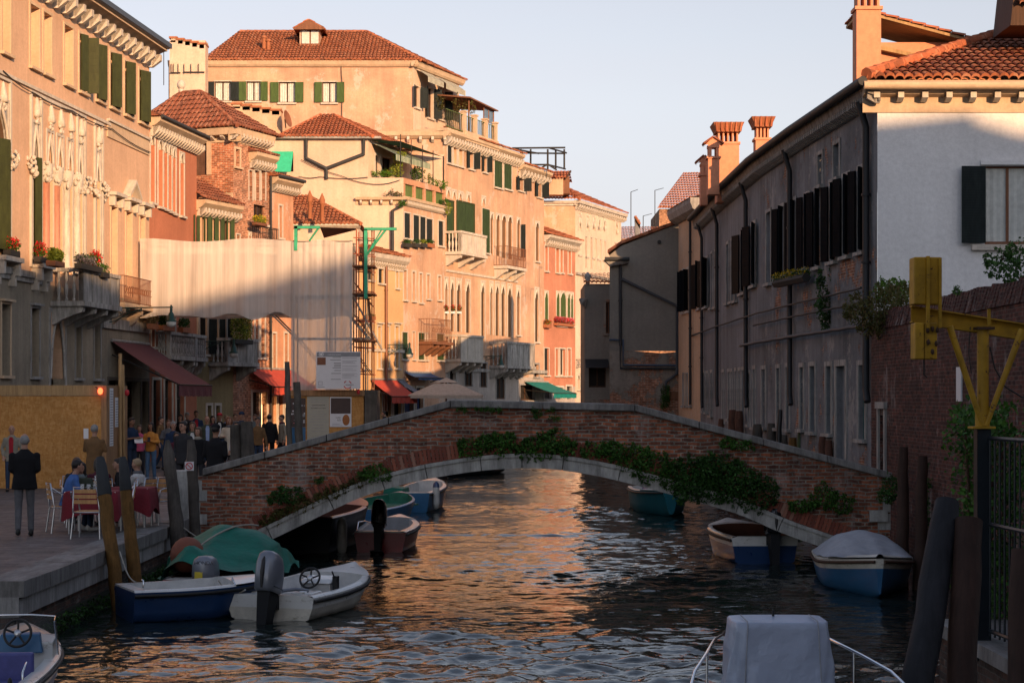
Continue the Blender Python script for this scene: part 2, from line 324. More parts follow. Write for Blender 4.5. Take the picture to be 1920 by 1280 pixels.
def roofplane(mb,a,b,c,d,mat,pitch=.2,row=.36,amp=.055,cov=True):
    """tiled slope: eave a->b, ridge d->c (a below d, b below c)"""
    a,b,c,d=map(Vector,(a,b,c,d)); ev=(b-a); L=ev.length; t=ev.normalized(); nrm=t.cross(((d+c)/2-(a+b)/2)).normalized()
    if nrm.z<0: nrm=-nrm
    up=nrm.cross(t).normalized()
    if up.z<0: up=-up
    S=max(((c+d)/2-a).dot(up),.1); ul0,ul1=0.,(d-a).dot(t); ur0,ur1=L,(c-a).dot(t); nr=max(1,int(round(S/row))); sub=6
    u_lo=min(ul0,ul1); u_hi=max(ur0,ur1); ncol=int((u_hi-u_lo)/pitch*sub)+2; us=[u_lo+i*pitch/sub for i in range(ncol+1)]
    for r_ in range(nr):
        rows=[]
        for k,(fr,lift) in enumerate(((0,.035),(1,0.))):
            v=(r_+fr)*S/nr; q=v/S; lo=ul0+(ul1-ul0)*q; hi=ur0+(ur1-ur0)*q; rr=[]
            for i,u in enumerate(us):
                uu=min(max(u,lo),hi); ph=(u/pitch)%1.; h=amp*abs(math.sin(PI*ph))**.6 - (.012 if ph<.12 or ph>.88 else 0)
                rr.append(a+t*uu+up*v+nrm*(h+lift+.01*math.sin(r_*12.9+i//sub*7.3)))
            rows.append(rr)
        mb.grid(rows,mat,False)
        if r_==0: mb.grid([[p-nrm*.07 for p in rows[0]],rows[0]],mat,False)
def ridge(mb,a,b,mat,r=.1):
    a=Vector(a); b=Vector(b); n=max(2,int((b-a).length/.38)); pts=[]; rs=[]
    for i in range(n):
        for q,rr in ((i/n,r),((i+.96)/n,r*.85)): pts.append(a.lerp(b,q)); rs.append(rr)
    mb.tube(pts,rs,mat,8)
def balcony(H,f,u0,u1,z,h=.95,dep=.7,kind='stone',corb=3,mat='istria',name='balcony',solid=False):
    B=MB(); fb(B,f,u0-.06,u1+.06,0,dep+.06,z-.16,z,mat); b=B.build(name,H)
    for i in range(corb):
        K=MB()
        u=u0+.15+(u1-u0-.3)*i/max(1,corb-1); N=6; w=.11; pr=[(0,-.75),(.12,-.72),(.3,-.6),(dep*.7,-.42),(dep*.95,-.34),(dep*.98,-.2),(dep*.9,-.16),(0,-.16)]
        for s in (-w,w): K.face([f.P(u+s,a,z+c) for a,c in pr],mat)
        for (a,c),(e,g) in zip(pr,pr[1:]): K.face([f.P(u-w,a,z+c),f.P(u+w,a,z+c),f.P(u+w,e,z+g),f.P(u-w,e,z+g)],mat,False)
        K.build('bracket',b)
    Q=MB()
    if kind=='stone':
        fb(Q,f,u0-.03,u1+.03,dep-.14,dep+.03,z+h-.12,z+h,mat)
        for s in (u0,u1-.12): fb(Q,f,s,s+.12,0,dep-.14,z+h-.12,z+h-.003,mat)
        for s in (u0,u1-.16): fb(Q,f,s,s+.16,dep-.15,dep,z,z+h-.12,mat)
        pr=[(.03,0),(.06,.02),(.06,.06),(.03,.1),(.07,.28),(.05,.4),(.028,.46),(.05,.52),(.05,.58),(.03,.7)]
        if solid:
            n=max(2,int((u1-u0)/.8)); fb(Q,f,u0+.16,u1-.16,dep-.12,dep-.03,z,z+h-.12,mat)
            for i in range(n+1):
                u=u0+(u1-u0-.1)*i/n; fb(Q,f,u,u+.1,dep-.16,dep+.0,z,z+h-.12,mat)
        else:
            n=max(2,int((u1-u0-.3)/.2))
            for i in range(n):
                u=u0+.16+(i+.5)*(u1-u0-.32)/n; M=Matrix.Translation(f.P(u,dep-.07,z)); Q.lathe([(r,t*(h-.12)/.7) for r,t in pr],mat,M,8)
        for s in (u0+.06,u1-.06):
            for j in range(3): Q.lathe([(r,t*(h-.12)/.7) for r,t in pr],mat,Matrix.Translation(f.P(s,.1+(dep-.3)*(j+.5)/3,z)),8)
    else:
        im=kind; n=int((u1-u0)/.11); 
        for zz in (z+.05,z+h): Q.tube([f.P(u0,0,zz),f.P(u0,dep,zz),f.P(u1,dep,zz),f.P(u1,0,zz)],.018,im,6,sm=False)
        for i in range(n+1): u=u0+(u1-u0)*i/n; Q.tube([f.P(u,dep,z+.03),f.P(u,dep,z+h)],.011,im,5)
        for s in (u0,u1):
            for j in range(5): Q.tube([f.P(s,dep*j/5,z+.03),f.P(s,dep*j/5,z+h)],.011,im,5)
        for i in range(int((u1-u0)/.22)):
            u=u0+.11+i*.22; Q.tube([f.P(u+.08*math.cos(t*PI/5),dep+.01,z+h*.5+.12*math.sin(t*PI/5)) for t in range(11)],.008,im,4)
    Q.build('railing',b); return b
def pipe(H,pts,r=.055,mat='lead',name='drainpipe'):
    p=MB(); p.tube(pts,r,mat,8)
    for a,b in zip(pts,pts[1:]):
        a=Vector(a);b=Vector(b)
        if (b-a).length>2.5:
            for i in range(1,int((b-a).length/1.6)): q=a.lerp(b,i*1.6/(b-a).length); p.tube([q-(b-a).normalized()*.03,q+(b-a).normalized()*.03],r*1.35,mat,8)
    return p.build(name,H)
plaster('ochre_plaster',(.66,.44,.30),0,.35,.18,.5)
plaster('ochre_base',(.36,.31,.24),.04,.6,.3,.4,41)  # greyer lower wall: grime, with the tone of its shade also put into the colour
plaster('ochre_trim',(.62,.47,.33),0,.35,.2,.4)
plaster('red_plaster',(.47,.185,.11),0,.3,.2,.5,3)
plaster('coral_plaster',(.53,.23,.15),.12,.3,.25,.5,5)
plaster('peach_plaster',(.62,.395,.265),.27,.45,.3,.45,7,pale=.55)
plaster('pink_plaster',(.61,.385,.265),.2,.45,.3,.45,9,pale=.6)
plaster('salmon_plaster',(.60,.32,.20),.18,.45,.3,.4,11,pale=.5)
plaster('cream_plaster',(.66,.50,.385),0,.4,.2,.55,13,pale=.3)
plaster('yellow_plaster',(.63,.41,.22),0,.25,.12,.6,15)
plaster('buff_plaster',(.66,.45,.30),0,.3,.2,.6,17,pale=.3)
plaster('white_plaster',(.77,.77,.78),0,.22,.10,.7,19)
plaster('grey_plaster',(.255,.26,.275),.42,.7,.35,.4,21,pale=.4)
plaster('mauve_plaster',(.26,.265,.28),.2,.75,.3,.4,23)
plaster('drab_plaster',(.27,.25,.22),0,.35,.2,.6,25,pale=0)
plaster('drab_base',(.31,.27,.23),.5,.35,.3,.5,27)
plaster('gothic_plaster',(.70,.55,.44),0,.35,.2,.6,29)
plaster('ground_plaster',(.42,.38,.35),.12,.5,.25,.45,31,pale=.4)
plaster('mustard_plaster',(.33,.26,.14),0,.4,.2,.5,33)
brick('bridge_brick',c1=(.42,.125,.058),c2=(.13,.055,.04),mor=(.27,.225,.18),ms=.014,dist=.048,grey=.8,eff=.4,dirt=.9)
brick('quay_brick',c1=(.10,.05,.035),c2=(.05,.035,.03),mor=(.08,.07,.06),grey=.5,dist=.02)
brick('garden_brick',c1=(.13,.042,.03),c2=(.05,.022,.02),mor=(.12,.08,.065),eff=.55,grey=.0,dist=.012)
brick('tower_brick',c1=(.55,.19,.09),c2=(.42,.13,.06),mor=(.62,.45,.32),ms=.012,dist=.006)
brick('house_brick',c1=(.48,.20,.12),c2=(.36,.14,.08),mor=(.50,.36,.26),ms=.012,dist=.012,eff=.4)
brick('old_brick',c1=(.46,.24,.13),c2=(.34,.16,.09),mor=(.45,.34,.25),dist=.012)
stone('istria',(.66,.60,.52),.35); stone('istria_dirty',(.50,.48,.45),.85); stone('coping_stone',(.29,.275,.26),.8); stone('arch_stone',(.52,.51,.48),.75)
stone('quay_stone',(.27,.26,.25),.75); stone('grey_stone',(.42,.41,.40),.7); stone('pink_marble',(.55,.25,.17),.3,.5); stone('algae_stone',(.035,.038,.025),.6)
g=G('paving',.8,0,.35)
n=g.t.nodes.new('ShaderNodeTexBrick'); n.offset=.5
for a,v in dict(Vector=g.uv,Color1=(.125,.115,.115),Color2=(.085,.08,.082),Mortar=(.03,.028,.028),Scale=1.,**{'Mortar Size':.008,'Mortar Smooth':.3,'Bias':0.,'Brick Width':.75,'Row Height':.34}).items(): g.lk(n.inputs[a],v)
f_=g.noise(g.uv,1.2,6,.7); c=g.mix(.8,n.outputs[0],g.ramp(f_,(.3,.55),(.7,1.35)),'MULTIPLY'); g.set(Base_Color=c,Roughness=g.ramp(g.noise(g.uv,3,4,.7),(.3,.45),(.7,.85))); g.bump(g.math('SUBTRACT',g.noise(g.uv,8,4,.7),n.outputs[1]),.6,.012)
rooft('roof_tile',(.34,.115,.055),(.17,.065,.04),(.46,.22,.13)); rooft('roof_tile_red',(.38,.12,.06),(.22,.08,.045),(.46,.22,.13),.3); rooft('roof_tile_dark',(.24,.085,.05),(.13,.055,.04),(.36,.19,.13),.6)
wood('wood_dark',(.075,.04,.025)); wood('wood_brown',(.20,.09,.05)); wood('wood_grey',(.115,.10,.085),fade=.8); wood('wood_wet',(.030,.026,.022)); wood('wood_pale',(.42,.27,.13)); wood('wood_slat',(.55,.30,.13),fade=.1)
wood('pole_brown',(.115,.052,.035),fade=.5); wood('pole_grey',(.085,.074,.064),fade=.9); wood('pole_ochre',(.17,.085,.022),fade=.8); wood('pole_shadow',(.022,.023,.028),fade=.8); wood('pole_brown_shade',(.042,.021,.015),fade=.7); wood('beam_wood',(.36,.20,.10))  # darker poles for the right foreground: its dimness is put into the colour
louvre('shut_green',(.035,.065,.022)); louvre('shut_olive',(.038,.046,.012),.24); louvre('shut_bright',(.06,.11,.03)); louvre('shut_dark',(.020,.028,.030)); louvre('shut_black',(.005,.007,.010),.1); louvre('shut_blue',(.16,.24,.32),.1); louvre('shut_lime',(.10,.15,.04),.2)
louvre('shut_teal',(.02,.10,.10),.1); louvre('shut_roller',(.03,.05,.14),.09); louvre('shut_brown',(.14,.075,.05),.1)
MT['shut_black'].node_tree.nodes['Principled BSDF'].inputs['Specular IOR Level'].default_value=.05; MT['shut_dark'].node_tree.nodes['Principled BSDF'].inputs['Specular IOR Level'].default_value=.15
plain('glass',(.035,.04,.045),.08,0,.4,.8,1); plain('glass_dark',(.012,.012,.013),.15,0,.3,.6,1); plain('glass_blue',(.10,.16,.24),.12,0,.5,.8,1.2)
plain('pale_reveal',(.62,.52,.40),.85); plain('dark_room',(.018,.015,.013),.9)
plain('curtain_white',(.50,.52,.50),.9); plain('lead',(.04,.043,.047),.6,0,.15,.15); plain('lead_dark',(.018,.019,.022),.55); plain('zinc',(.07,.075,.085),.6,0,.15,.15); plain('copper_pipe',(.20,.09,.055),.5,.3); plain('iron',(.022,.02,.019),.6,.3); plain('rust_iron',(.16,.065,.035),.8); plain('lamp_green',(.015,.06,.05),.45,.2); plain('lamp_glass',(.55,.55,.52),.3)
plain('steel',(.55,.57,.6),.25,1); plain('chrome',(.7,.72,.75),.12,1); plain('aluminium',(.50,.51,.53),.3,.9)
plain('gutter_dark',(.04,.045,.055),.4,.3); plain('stucco_pink',(.62,.27,.16),.9)
g=plain('yellow_paint',(.36,.20,.012),.55,0,.35,.35,4); g.set(Base_Color=g.mix(g.ramp(g.noise(g.ob,11,7,.8),(.58,0),(.64,1)),g.b.inputs['Base Color'].links[0].from_socket,(.07,.025,.012))); plain('green_paint',(.02,.30,.17),.5,0,.25); plain('scaffold_steel',(.22,.21,.20),.5,.5); plain('rust_paint',(.30,.08,.04),.7)
plain('awning_maroon',(.12,.035,.042),.85,0,.2); plain('awning_red',(.42,.06,.04),.8); plain('awning_teal',(.0,.16,.14),.8); plain('awning_green',(.03,.42,.24),.8); plain('awning_grey',(.16,.17,.20),.8); plain('awning_blue',(.025,.08,.20),.8); plain('awning_darkgreen',(.05,.10,.07),.8); plain('umbrella_cream',(.42,.37,.31),.9); plain('cloth_red',(.16,.012,.022),.85,0,.2)
_g=plain('hull_white',(.62,.62,.60),.3,0,.08,.5,2,.3); _h=plain('hull_cream',(.52,.49,.42),.4,0,.25,.5,3)
for g in (_g,_h): g.set(Base_Color=g.mix(g.ramp(g.noise(g.vec(g.ob,4,4,9),1,7,.8),(.56,0),(.66,.75)),g.b.inputs['Base Color'].links[0].from_socket,(.16,.14,.09)))
0; plain('hull_blue',(.012,.04,.12),.3,0,.2,.5,2,.3); plain('hull_teal',(.012,.10,.13),.6,0,.2,.12,2); plain('hull_red',(.24,.012,.018),.3,0,.2,.5,2); plain('hull_sky',(.025,.11,.23),.35,0,.2,.5,2); plain('hull_dark',(.012,.014,.018),.5); plain('hull_int',(.48,.48,.47),.55,0,.15); plain('hull_green',(.02,.14,.09),.5,0,.3); plain('wood_interior',(.13,.045,.028),.6)
plain('motor_silver',(.19,.205,.24),.33,.35,.04,.5,1.2); plain('motor_grey',(.13,.14,.16),.35,.3,.05); plain('motor_black',(.008,.008,.010),.25,0,.1,.5,1,.3); plain('motor_dark',(.014,.015,.017),.6,0,.1,.15); plain('rubber',(.012,.012,.013),.6); plain('fender_white',(.5,.5,.48),.4); plain('rope',(.30,.28,.24),.9); plain('blue_vinyl',(.07,.075,.24),.5,0,.25)
plain('tarp_green',(.0,.125,.085),.6,0,.25,.4,3); plain('tarp_grey',(.30,.31,.34),.7,0,.15); plain('tarp_silver',(.35,.40,.51),.42,.1,.1,.4,1.5); plain('tarp_brown',(.18,.055,.03),.7)
plain('black_paint',(.012,.012,.013),.45); plain('sign_white',(.70,.70,.72),.6,0,.04); plain('sign_red',(.55,.03,.04),.6,0,.1); plain('sign_grey',(.25,.26,.28),.6); plain('sign_beige',(.42,.40,.33),.8,0,.05); plain('sign_text',(.08,.08,.09),.8); plain('sign_lines',(.30,.30,.33),.8); plain('poster_dark',(.07,.045,.04),.6); plain('poster_orange',(.35,.13,.04),.7); plain('motor_yellow',(.55,.42,.03),.5)
plain('gate_dark',(.012,.018,.024),.4,.2); plain('dish_rust',(.22,.09,.05),.6,.2); plain('terracotta',(.30,.11,.05),.85); plain('pot_dark',(.03,.028,.026),.8); plain('pipe_blue',(.05,.08,.13),.6)
leafm('leaf_ivy',(.022,.065,.010),(.05,.13,.018)); leafm('leaf_dark',(.016,.050,.010),(.035,.095,.018)); leafm('leaf_lime',(.10,.15,.015),(.22,.26,.03)); leafm('leaf_olive',(.05,.065,.015),(.10,.10,.025),(.12,.075,.03)); leafm('leaf_bright',(.04,.10,.012),(.09,.19,.02)); leafm('petal_red',(.45,.01,.015),(.65,.02,.03)); leafm('petal_yellow',(.45,.28,.01),(.6,.42,.02)); leafm('petal_pink',(.4,.1,.15),(.6,.2,.25)); leafm('leaf_grey',(.09,.085,.09),(.16,.14,.16)); leafm('leaf_plum',(.07,.06,.03),(.12,.09,.05))
# oriented strand board
g=G('osb',.8,0,.25); v1=g.add('TexVoronoi',out=1,Vector=g.vec(g.ob,9,9,24),Scale=1.,Randomness=1.); v2=g.add('TexVoronoi',out=1,Vector=g.vec(g.ob,26,26,9,(3,3,3)),Scale=1.,Randomness=1.)
s1=g.add('SeparateColor',Color=v1); s2=g.add('SeparateColor',out=1,Color=v2); mm=g.math('MULTIPLY',g.math('ADD',s1,s2),.5); bg=g.noise(g.uv,.8,5,.7)
c=g.ramp(mm,(.1,(.44,.20,.055)),(.5,(.51,.25,.075)),(.9,(.58,.31,.11))); c=g.mix(.6,c,g.ramp(bg,(.3,.6),(.7,1.2)),'MULTIPLY'); g.set(Base_Color=c); g.bump(mm,.4,.01)
# scaffold netting
g=G('netting',.9,0,.1); st=g.noise(g.vec(g.ob,7,.3,.15),1,4,.7); st2=g.noise(g.vec(g.ob,1.1,.3,.25,(5,0,0)),1,4,.7)
c=g.mix(g.ramp(st,(.35,0),(.65,1)),(.60,.55,.51),(.70,.65,.61)); g.set(Base_Color=c)
tl=g.t.nodes.new('ShaderNodeBsdfTranslucent'); g.lk(tl.inputs[0],(.6,.52,.46)); tp=g.t.nodes.new('ShaderNodeBsdfTransparent')
m1=g.t.nodes.new('ShaderNodeMixShader'); m1.inputs[0].default_value=.25; g.t.links.new(g.b.outputs[0],m1.inputs[1]); g.t.links.new(tl.outputs[0],m1.inputs[2])
m2=g.t.nodes.new('ShaderNodeMixShader'); g.lk(m2.inputs[0],g.math('ADD',g.math('MULTIPLY',g.ramp(st,(.3,0),(.7,1)),.14),g.math('MULTIPLY',st2,.42))); g.t.links.new(m1.outputs[0],m2.inputs[2]); g.t.links.new(tp.outputs[0],m2.inputs[1])
inv=g.t.nodes.new('ShaderNodeMath'); inv.operation='ADD'; inv.inputs[1].default_value=.54; g.t.links.new(m2.inputs[0].links[0].from_socket,inv.inputs[0]); inv.use_clamp=True; g.t.links.new(inv.outputs[0],m2.inputs[0]); g.t.links.new(m2.outputs[0],g.o.inputs[0])
# clear plastic / drinking glass
g=G('clear_glass',.05,0,.5); g.set(Base_Color=(.8,.85,.85)); tp=g.t.nodes.new('ShaderNodeBsdfTransparent'); m2=g.t.nodes.new('ShaderNodeMixShader'); m2.inputs[0].default_value=.22; g.t.links.new(tp.outputs[0],m2.inputs[1]); g.t.links.new(g.b.outputs[0],m2.inputs[2]); g.t.links.new(m2.outputs[0],g.o.inputs[0])
g=G('smoke_acrylic',.05,0,.5); g.set(Base_Color=(.05,.05,.05)); tp=g.t.nodes.new('ShaderNodeBsdfTransparent'); m2=g.t.nodes.new('ShaderNodeMixShader'); m2.inputs[0].default_value=.5; g.t.links.new(tp.outputs[0],m2.inputs[1]); g.t.links.new(g.b.outputs[0],m2.inputs[2]); g.t.links.new(m2.outputs[0],g.o.inputs[0])
def emit(name,col,st):
    g=G(name); g.set(Base_Color=col,Emission_Color=col); g.b.inputs['Emission Strength'].default_value=st
emit('lamp_red',(1,.10,.03),3.0); emit('shop_light',(1,.62,.28),2.2)
plaster('opening_shade',(.085,.055,.035),0,.4,.3,.5,51); plaster('opening_shade_brown',(.17,.095,.05),0,.5,.3,.5,53)  # flat panes with the shade inside open arches put into their colour
# striped awnings
for nm,a,b,p in (('stripe_green',(.05,.11,.07),(.45,.48,.36),.16),('stripe_grey',(.10,.10,.09),(.55,.55,.45),.16),('stripe_teal',(.02,.12,.09),(.30,.28,.22),.1)):
    g=G(nm,.85,0,.2); sx=g.add('SeparateXYZ',out=0,Vector=g.uv); g.set(Base_Color=g.mix(g.ramp(g.math('FRACT',g.math('DIVIDE',sx,p)),(.48,0),(.52,1)),a,b))
# water
g=G('water',.04,0,.5); g.set(Base_Color=(.010,.017,.016)); g.b.inputs['IOR'].default_value=1.47
p1=g.noise(g.vec(g.ob,4,5),1,3,.5,.6); g.bump(p1,.4,.03)

g=G('soldier_brick',.9); n=g.t.nodes.new('ShaderNodeNewGeometry'); g.set(Base_Color=g.ramp(n.outputs['Random Per Island'],(0,(.15,.05,.035)),(.5,(.20,.06,.04)),(.85,(.28,.09,.055)),(1,(.30,.19,.14)))); g.bump(g.noise(g.ob,20,4,.7),.5,.01)

for nm in ('tarp_silver','tarp_green','tarp_grey','awning_maroon','cloth_red','awning_teal','awning_red'):
    nt=MT[nm].node_tree; bs=[n for n in nt.nodes if n.type=='BSDF_PRINCIPLED'][0]; tc=[n for n in nt.nodes if n.type=='TEX_COORD'][0]
    nz=nt.nodes.new('ShaderNodeTexNoise'); nz.inputs['Scale'].default_value=3.5; nz.inputs['Detail'].default_value=5; nz.inputs['Distortion'].default_value=.2; bp=nt.nodes.new('ShaderNodeBump'); bp.inputs['Strength'].default_value=.6; bp.inputs['Distance'].default_value=.06
    nt.links.new(tc.outputs['Object'],nz.inputs['Vector']); nt.links.new(nz.outputs[0],bp.inputs['Height']); nt.links.new(bp.outputs[0],bs.inputs['Normal'])
rng=random.Random(7)
# ---------------------------------------------------------------- water
def sheet(name,xs,ys,mat,hf,**k):
    nx,ny=len(xs),len(ys); X,Y=np.meshgrid(xs,ys); Z=hf(X,Y); V=np.stack([X,Y,Z],-1).reshape(-1,3)
    i=np.arange((nx-1)*(ny-1)); r=i//(nx-1); c=i%(nx-1); a=r*nx+c; Fc=np.stack([a,a+1,a+nx+1,a+nx],1).astype(np.int32)
    me=bpy.data.meshes.new(name); me.vertices.add(len(V)); me.vertices.foreach_set('co',V.ravel()); me.loops.add(Fc.size); me.loops.foreach_set('vertex_index',Fc.ravel())
    me.polygons.add(len(Fc)); me.polygons.foreach_set('loop_start',np.arange(len(Fc),dtype=np.int32)*4); me.polygons.foreach_set('use_smooth',[True]*len(Fc)); me.update(calc_edges=True); me.validate()
    me.materials.append(MT[mat]); o=bpy.data.objects.new(name,me); COL.objects.link(o); return tag(o,**k)
_r=np.random.RandomState(3); WV=[]
for i in range(64):
    lam=float(np.exp(_r.uniform(np.log(.2),np.log(2.4)))); th=R(90)+_r.normal(0,R(60)); WV.append((2*PI/lam*math.cos(th),2*PI/lam*math.sin(th),_r.uniform(0,6.28),lam*(.0052 if lam<.6 else (.0042 if lam<1 else .0026))))
def wave(X,Y):
    Z=np.zeros_like(X); am=1+.55*np.sin(X*.31+Y*.17+1)*np.sin(Y*.23-X*.2)+.3*np.sin(Y*.61+X*.4)
    for kx,ky,p,a in WV: Z+=a*np.sin(kx*X+ky*Y+p+.6*np.sin(.35*X+.21*Y))
    Z*=am*(.62+.12*np.exp(-((Y-22)/6.)**2))
    d=(Y-43.5-.05*X); Z+=.035*np.exp(-(d/.5)**2)*np.sin(d*7+X*1.1)*np.exp(-((X+.2)/3.)**2)       # wake of the moving boat
    return Z
ys=[8.]; 
while ys[-1]<130: ys.append(ys[-1]+max(.045,.0021*ys[-1]))
sheet('canal_water',np.arange(-9,10.5,.07),np.array(ys),'water',wave,label='rippled dark canal water reflecting sunlit houses and sky',kind='structure')
sheet('outer_water',np.array([-900,-300,-60,-9.02]),np.array([-900.,-100,8,130,900]),'water',lambda x,y:x*0-.03,kind='structure',label='still water beyond the canal on the left')
sheet('outer_water',np.array([10.3,60,300,900]),np.array([-900.,-100,8,130,900]),'water',lambda x,y:x*0-.03,kind='structure',label='still water beyond the canal on the right')
sheet('outer_water',np.array([-9.1,0,10.4]),np.array([-900.,-100,8.05]),'water',lambda x,y:x*0-.03,kind='structure',label='still water nearer than the first boats')
sheet('outer_water',np.array([-9.1,0,10.4]),np.array([129.9,300,900]),'water',lambda x,y:x*0-.03,kind='structure',label='still water past the far bend')
# ---------------------------------------------------------------- quay (fondamenta)
ZQ=.9
QE=[(-6.35,23.6),(-6.35,70),(-4.1,85),(.5,96.5),(6,110),(11,125)]
P_=MB()
PB=[(-40,23.6),(-40,70),(-40,85),(-40,96.5),(-40,110),(-40,160)]
for i in range(5):
    a,b=QE[i],QE[i+1]; P_.face([(PB[i][0],PB[i][1],ZQ),(a[0]-.55,a[1],ZQ),(b[0]-.55,b[1],ZQ),(PB[i+1][0],PB[i+1][1],ZQ)],'paving')
P_.face([(-40,110,ZQ-.004),(10.4,125,ZQ-.004),(14,160,ZQ-.004),(-40,160,ZQ-.004)],'paving')
P_.build('quay_pavement',label='dark grey paving slabs of the left quay',kind='structure')
W_=MB()
for i in range(5):
    f=Fac(QE[i],QE[i+1]); L=f.L
    n=max(1,int(L/1.35)); 
    for k in range(n):
        u0=L*k/n; u1=L*(k+1)/n; j=rng.uniform(-.012,.012)
        if i==0: fb(W_,f,u0+.006,u1-.006,-.58,j,ZQ-.2,ZQ+.012+rng.uniform(-.006,.006),'quay_stone')
        else: fb(W_,f,u0,u1,-.58,0,ZQ-.2,ZQ+.012,'quay_stone')
    fb(W_,f,0,L,-.6,-.07,ZQ-.46,ZQ-.2,'grey_stone'); fb(W_,f,0,L,-.6,-.13,.0,ZQ-.46,'quay_brick'); fb(W_,f,0,L,-.6,-.09,-1.5,.24,'algae_stone')
f=Fac((-30,23.6),(-6.35,23.6))
for k in range(16): fb(W_,f,f.L*k/16+.006,f.L*(k+1)/16-.006,-.55,.0+rng.uniform(-.01,.01),ZQ-.2,ZQ+.012,'quay_stone')
fb(W_,f,0,f.L-.08,-.6,-.05,ZQ-.42,ZQ-.2,'grey_stone'); fb(W_,f,0,f.L-.1,-.6,-.1,.15,ZQ-.42,'quay_brick'); fb(W_,f,0,f.L-.14,-.6,-.06,-1.5,.15,'algae_stone')
for px in (40,120): pass
W_.build('quay_wall',label='stone edged quay wall with dark algae at the waterline',kind='structure')
A_=MB(); rg=random.Random(5)
for i in range(900):
    y=rg.uniform(23.8,34.5); A_.leaves((-6.36,y,rg.uniform(.02,.2)),(.05,.05,.05),2,.05,'leaf_dark',rg)
A_.build('algae',label='dark weed clinging to the quay wall at the waterline',kind='stuff')
# landing at the right foreground
L_=MB(); L_.box((4.62,9,-1),(40,19.6,ZQ-.14),'quay_brick'); L_.box((4.55,9,ZQ-.139),(4.95,19.7,ZQ),'quay_stone'); L_.box((4.951,9,ZQ-.139),(40,19.7,ZQ-.005),'paving')
L_.build('landing_pavement',label='low stone landing under the yellow hoist at the right edge',kind='structure')
L_=MB(); L_.box((8.72,19.71,-1),(60,42.3,ZQ),'paving'); L_.build('garden_ground',label='ground of the walled garden behind the brick wall',kind='structure')
# ---------------------------------------------------------------- bridge
BY0,BY1=35.8,39.0
H=empty('footbridge',(0.6,BY0,0),'low brick footbridge with white stone arch and ivy crossing the canal','bridge')
top=[(-6.4,1.86),(-6.1,1.90),(-1.21,3.25),(2.42,3.17),(7.5,1.82)]
intr=[(-6.3,-.5),(-5.6,.10),(-4.56,.585),(-3.3,1.205),(-2.69,1.45),(-1.74,1.69),(-.695,1.858),(0,1.91),(.65,1.91),(1.39,1.816),(2.0,1.69),(2.92,1.447),(4.53,.995),(5.3,.626),(6.1,.36),(6.75,.12),(7.6,-.5)]
def ip(tab,x,sm=False):
    xs=[p[0] for p in tab]; zs=[p[1] for p in tab]; return float(np.interp(x,xs,zs))
def ars(x):  # smoothed intrados
    return sum(ip(intr,x+d) for d in (-.35,-.2,-.07,.07,.2,.35))/6
def nrm_(x): s=(ars(x+.05)-ars(x-.05))/.1; return s
xs_=[-6.26+i*(7.46+6.26)/90 for i in range(91)]
CT=.14
for nm,y,yb in (('spandrel_wall',BY0,BY0+.32),('spandrel_wall',BY1,BY1-.32)):
    m=MB(); bw=.30
    for a,b in zip(xs_,xs_[1:]):
        def lo(x):
            e=ars(x)+bw*math.sqrt(1+nrm_(x)**2)-.03
            return max(-.6,e) if -5.75<x<6.9 else -.6
        za,zb,ta,tb=lo(a),lo(b),ip(top,a)-CT,ip(top,b)-CT
        q=[(a,y,za),(b,y,zb),(b,y,tb),(a,y,ta)]; m.face(q if y==BY0 else q[::-1],'bridge_brick'); q=[(a,yb,za),(b,yb,zb),(b,yb,tb),(a,yb,ta)]; m.face(q[::-1] if y==BY0 else q,'bridge_brick')
    for x in (xs_[0],xs_[-1]): m.face([(x,y,-.6),(x,yb,-.6),(x,yb,ip(top,x)-CT),(x,y,ip(top,x)-CT)],'bridge_brick')
    m.build(nm,H)
m=MB()  # deck with steps
for i in range(46):
    a=-6.2+i*.29; z=ip([(-7.5,.9),(-6.3,.95),(-1.1,2.2),(2.4,2.2),(7.6,1.0)],a+.15); m.box((a,BY0+.33,z-.3),(a+.29,BY1-.33,z+.012*((i%2))),'grey_stone')
m.build('steps',H)
m=MB()  # vault
for a,b in zip(xs_,xs_[1:]):
    if -5.9<a and b<7: m.face([(a,BY0+.05,ars(a)+.02),(a,BY1-.05,ars(a)+.02),(b,BY1-.05,ars(b)+.02),(b,BY0+.05,ars(b)+.02)],'quay_brick')
m.build('vault',H)
# white stone arch ring: separate blocks
for y0,y1 in ((BY0-.07,BY0+.3),(BY1-.3,BY1+.07)):
    m=MB(); x=-5.7; rg=random.Random(11)
    while x<6.85:
        ln=rg.uniform(.75,1.25); x2=min(x+ln,6.9); n=6; th=.29; dy=rg.uniform(-.008,.008)
        for k in range(n):
            a=x+.008+(x2-x-.016)*k/n; b=x+.008+(x2-x-.016)*(k+1)/n
            def pr(xx): s=nrm_(xx); l=math.sqrt(1+s*s); return Vector((xx,0,ars(xx))),Vector((-s/l,0,1/l))
            (pa,na),(pb,nb)=pr(a),pr(b)
            for (t0,t1,ey) in ((0,th-.07,0),(th-.07,th,.03)):
                c=[]
                for yy in (y0+dy-ey if y0<BY0+1 else y0, y1 if y0<BY0+1 else y1+ey):
                    pass
                ya=y0+dy-(ey if y0<BY0+1 else 0); yb=y1+(ey if y0>BY0+1 else 0); ad=Vector((0,ya,0)); bd=Vector((0,yb,0))
                m.hexa([pa+na*t0+ad,pb+nb*t0+ad,pb+nb*t0+bd,pa+na*t0+bd,pa+na*t1+ad,pb+nb*t1+ad,pb+nb*t1+bd,pa+na*t1+bd],'arch_stone')
        x=x2
    m.build('arch_ring',H)
m=MB(); rg=random.Random(12)  # soldier course of radial bricks over the haunches
x=-5.35
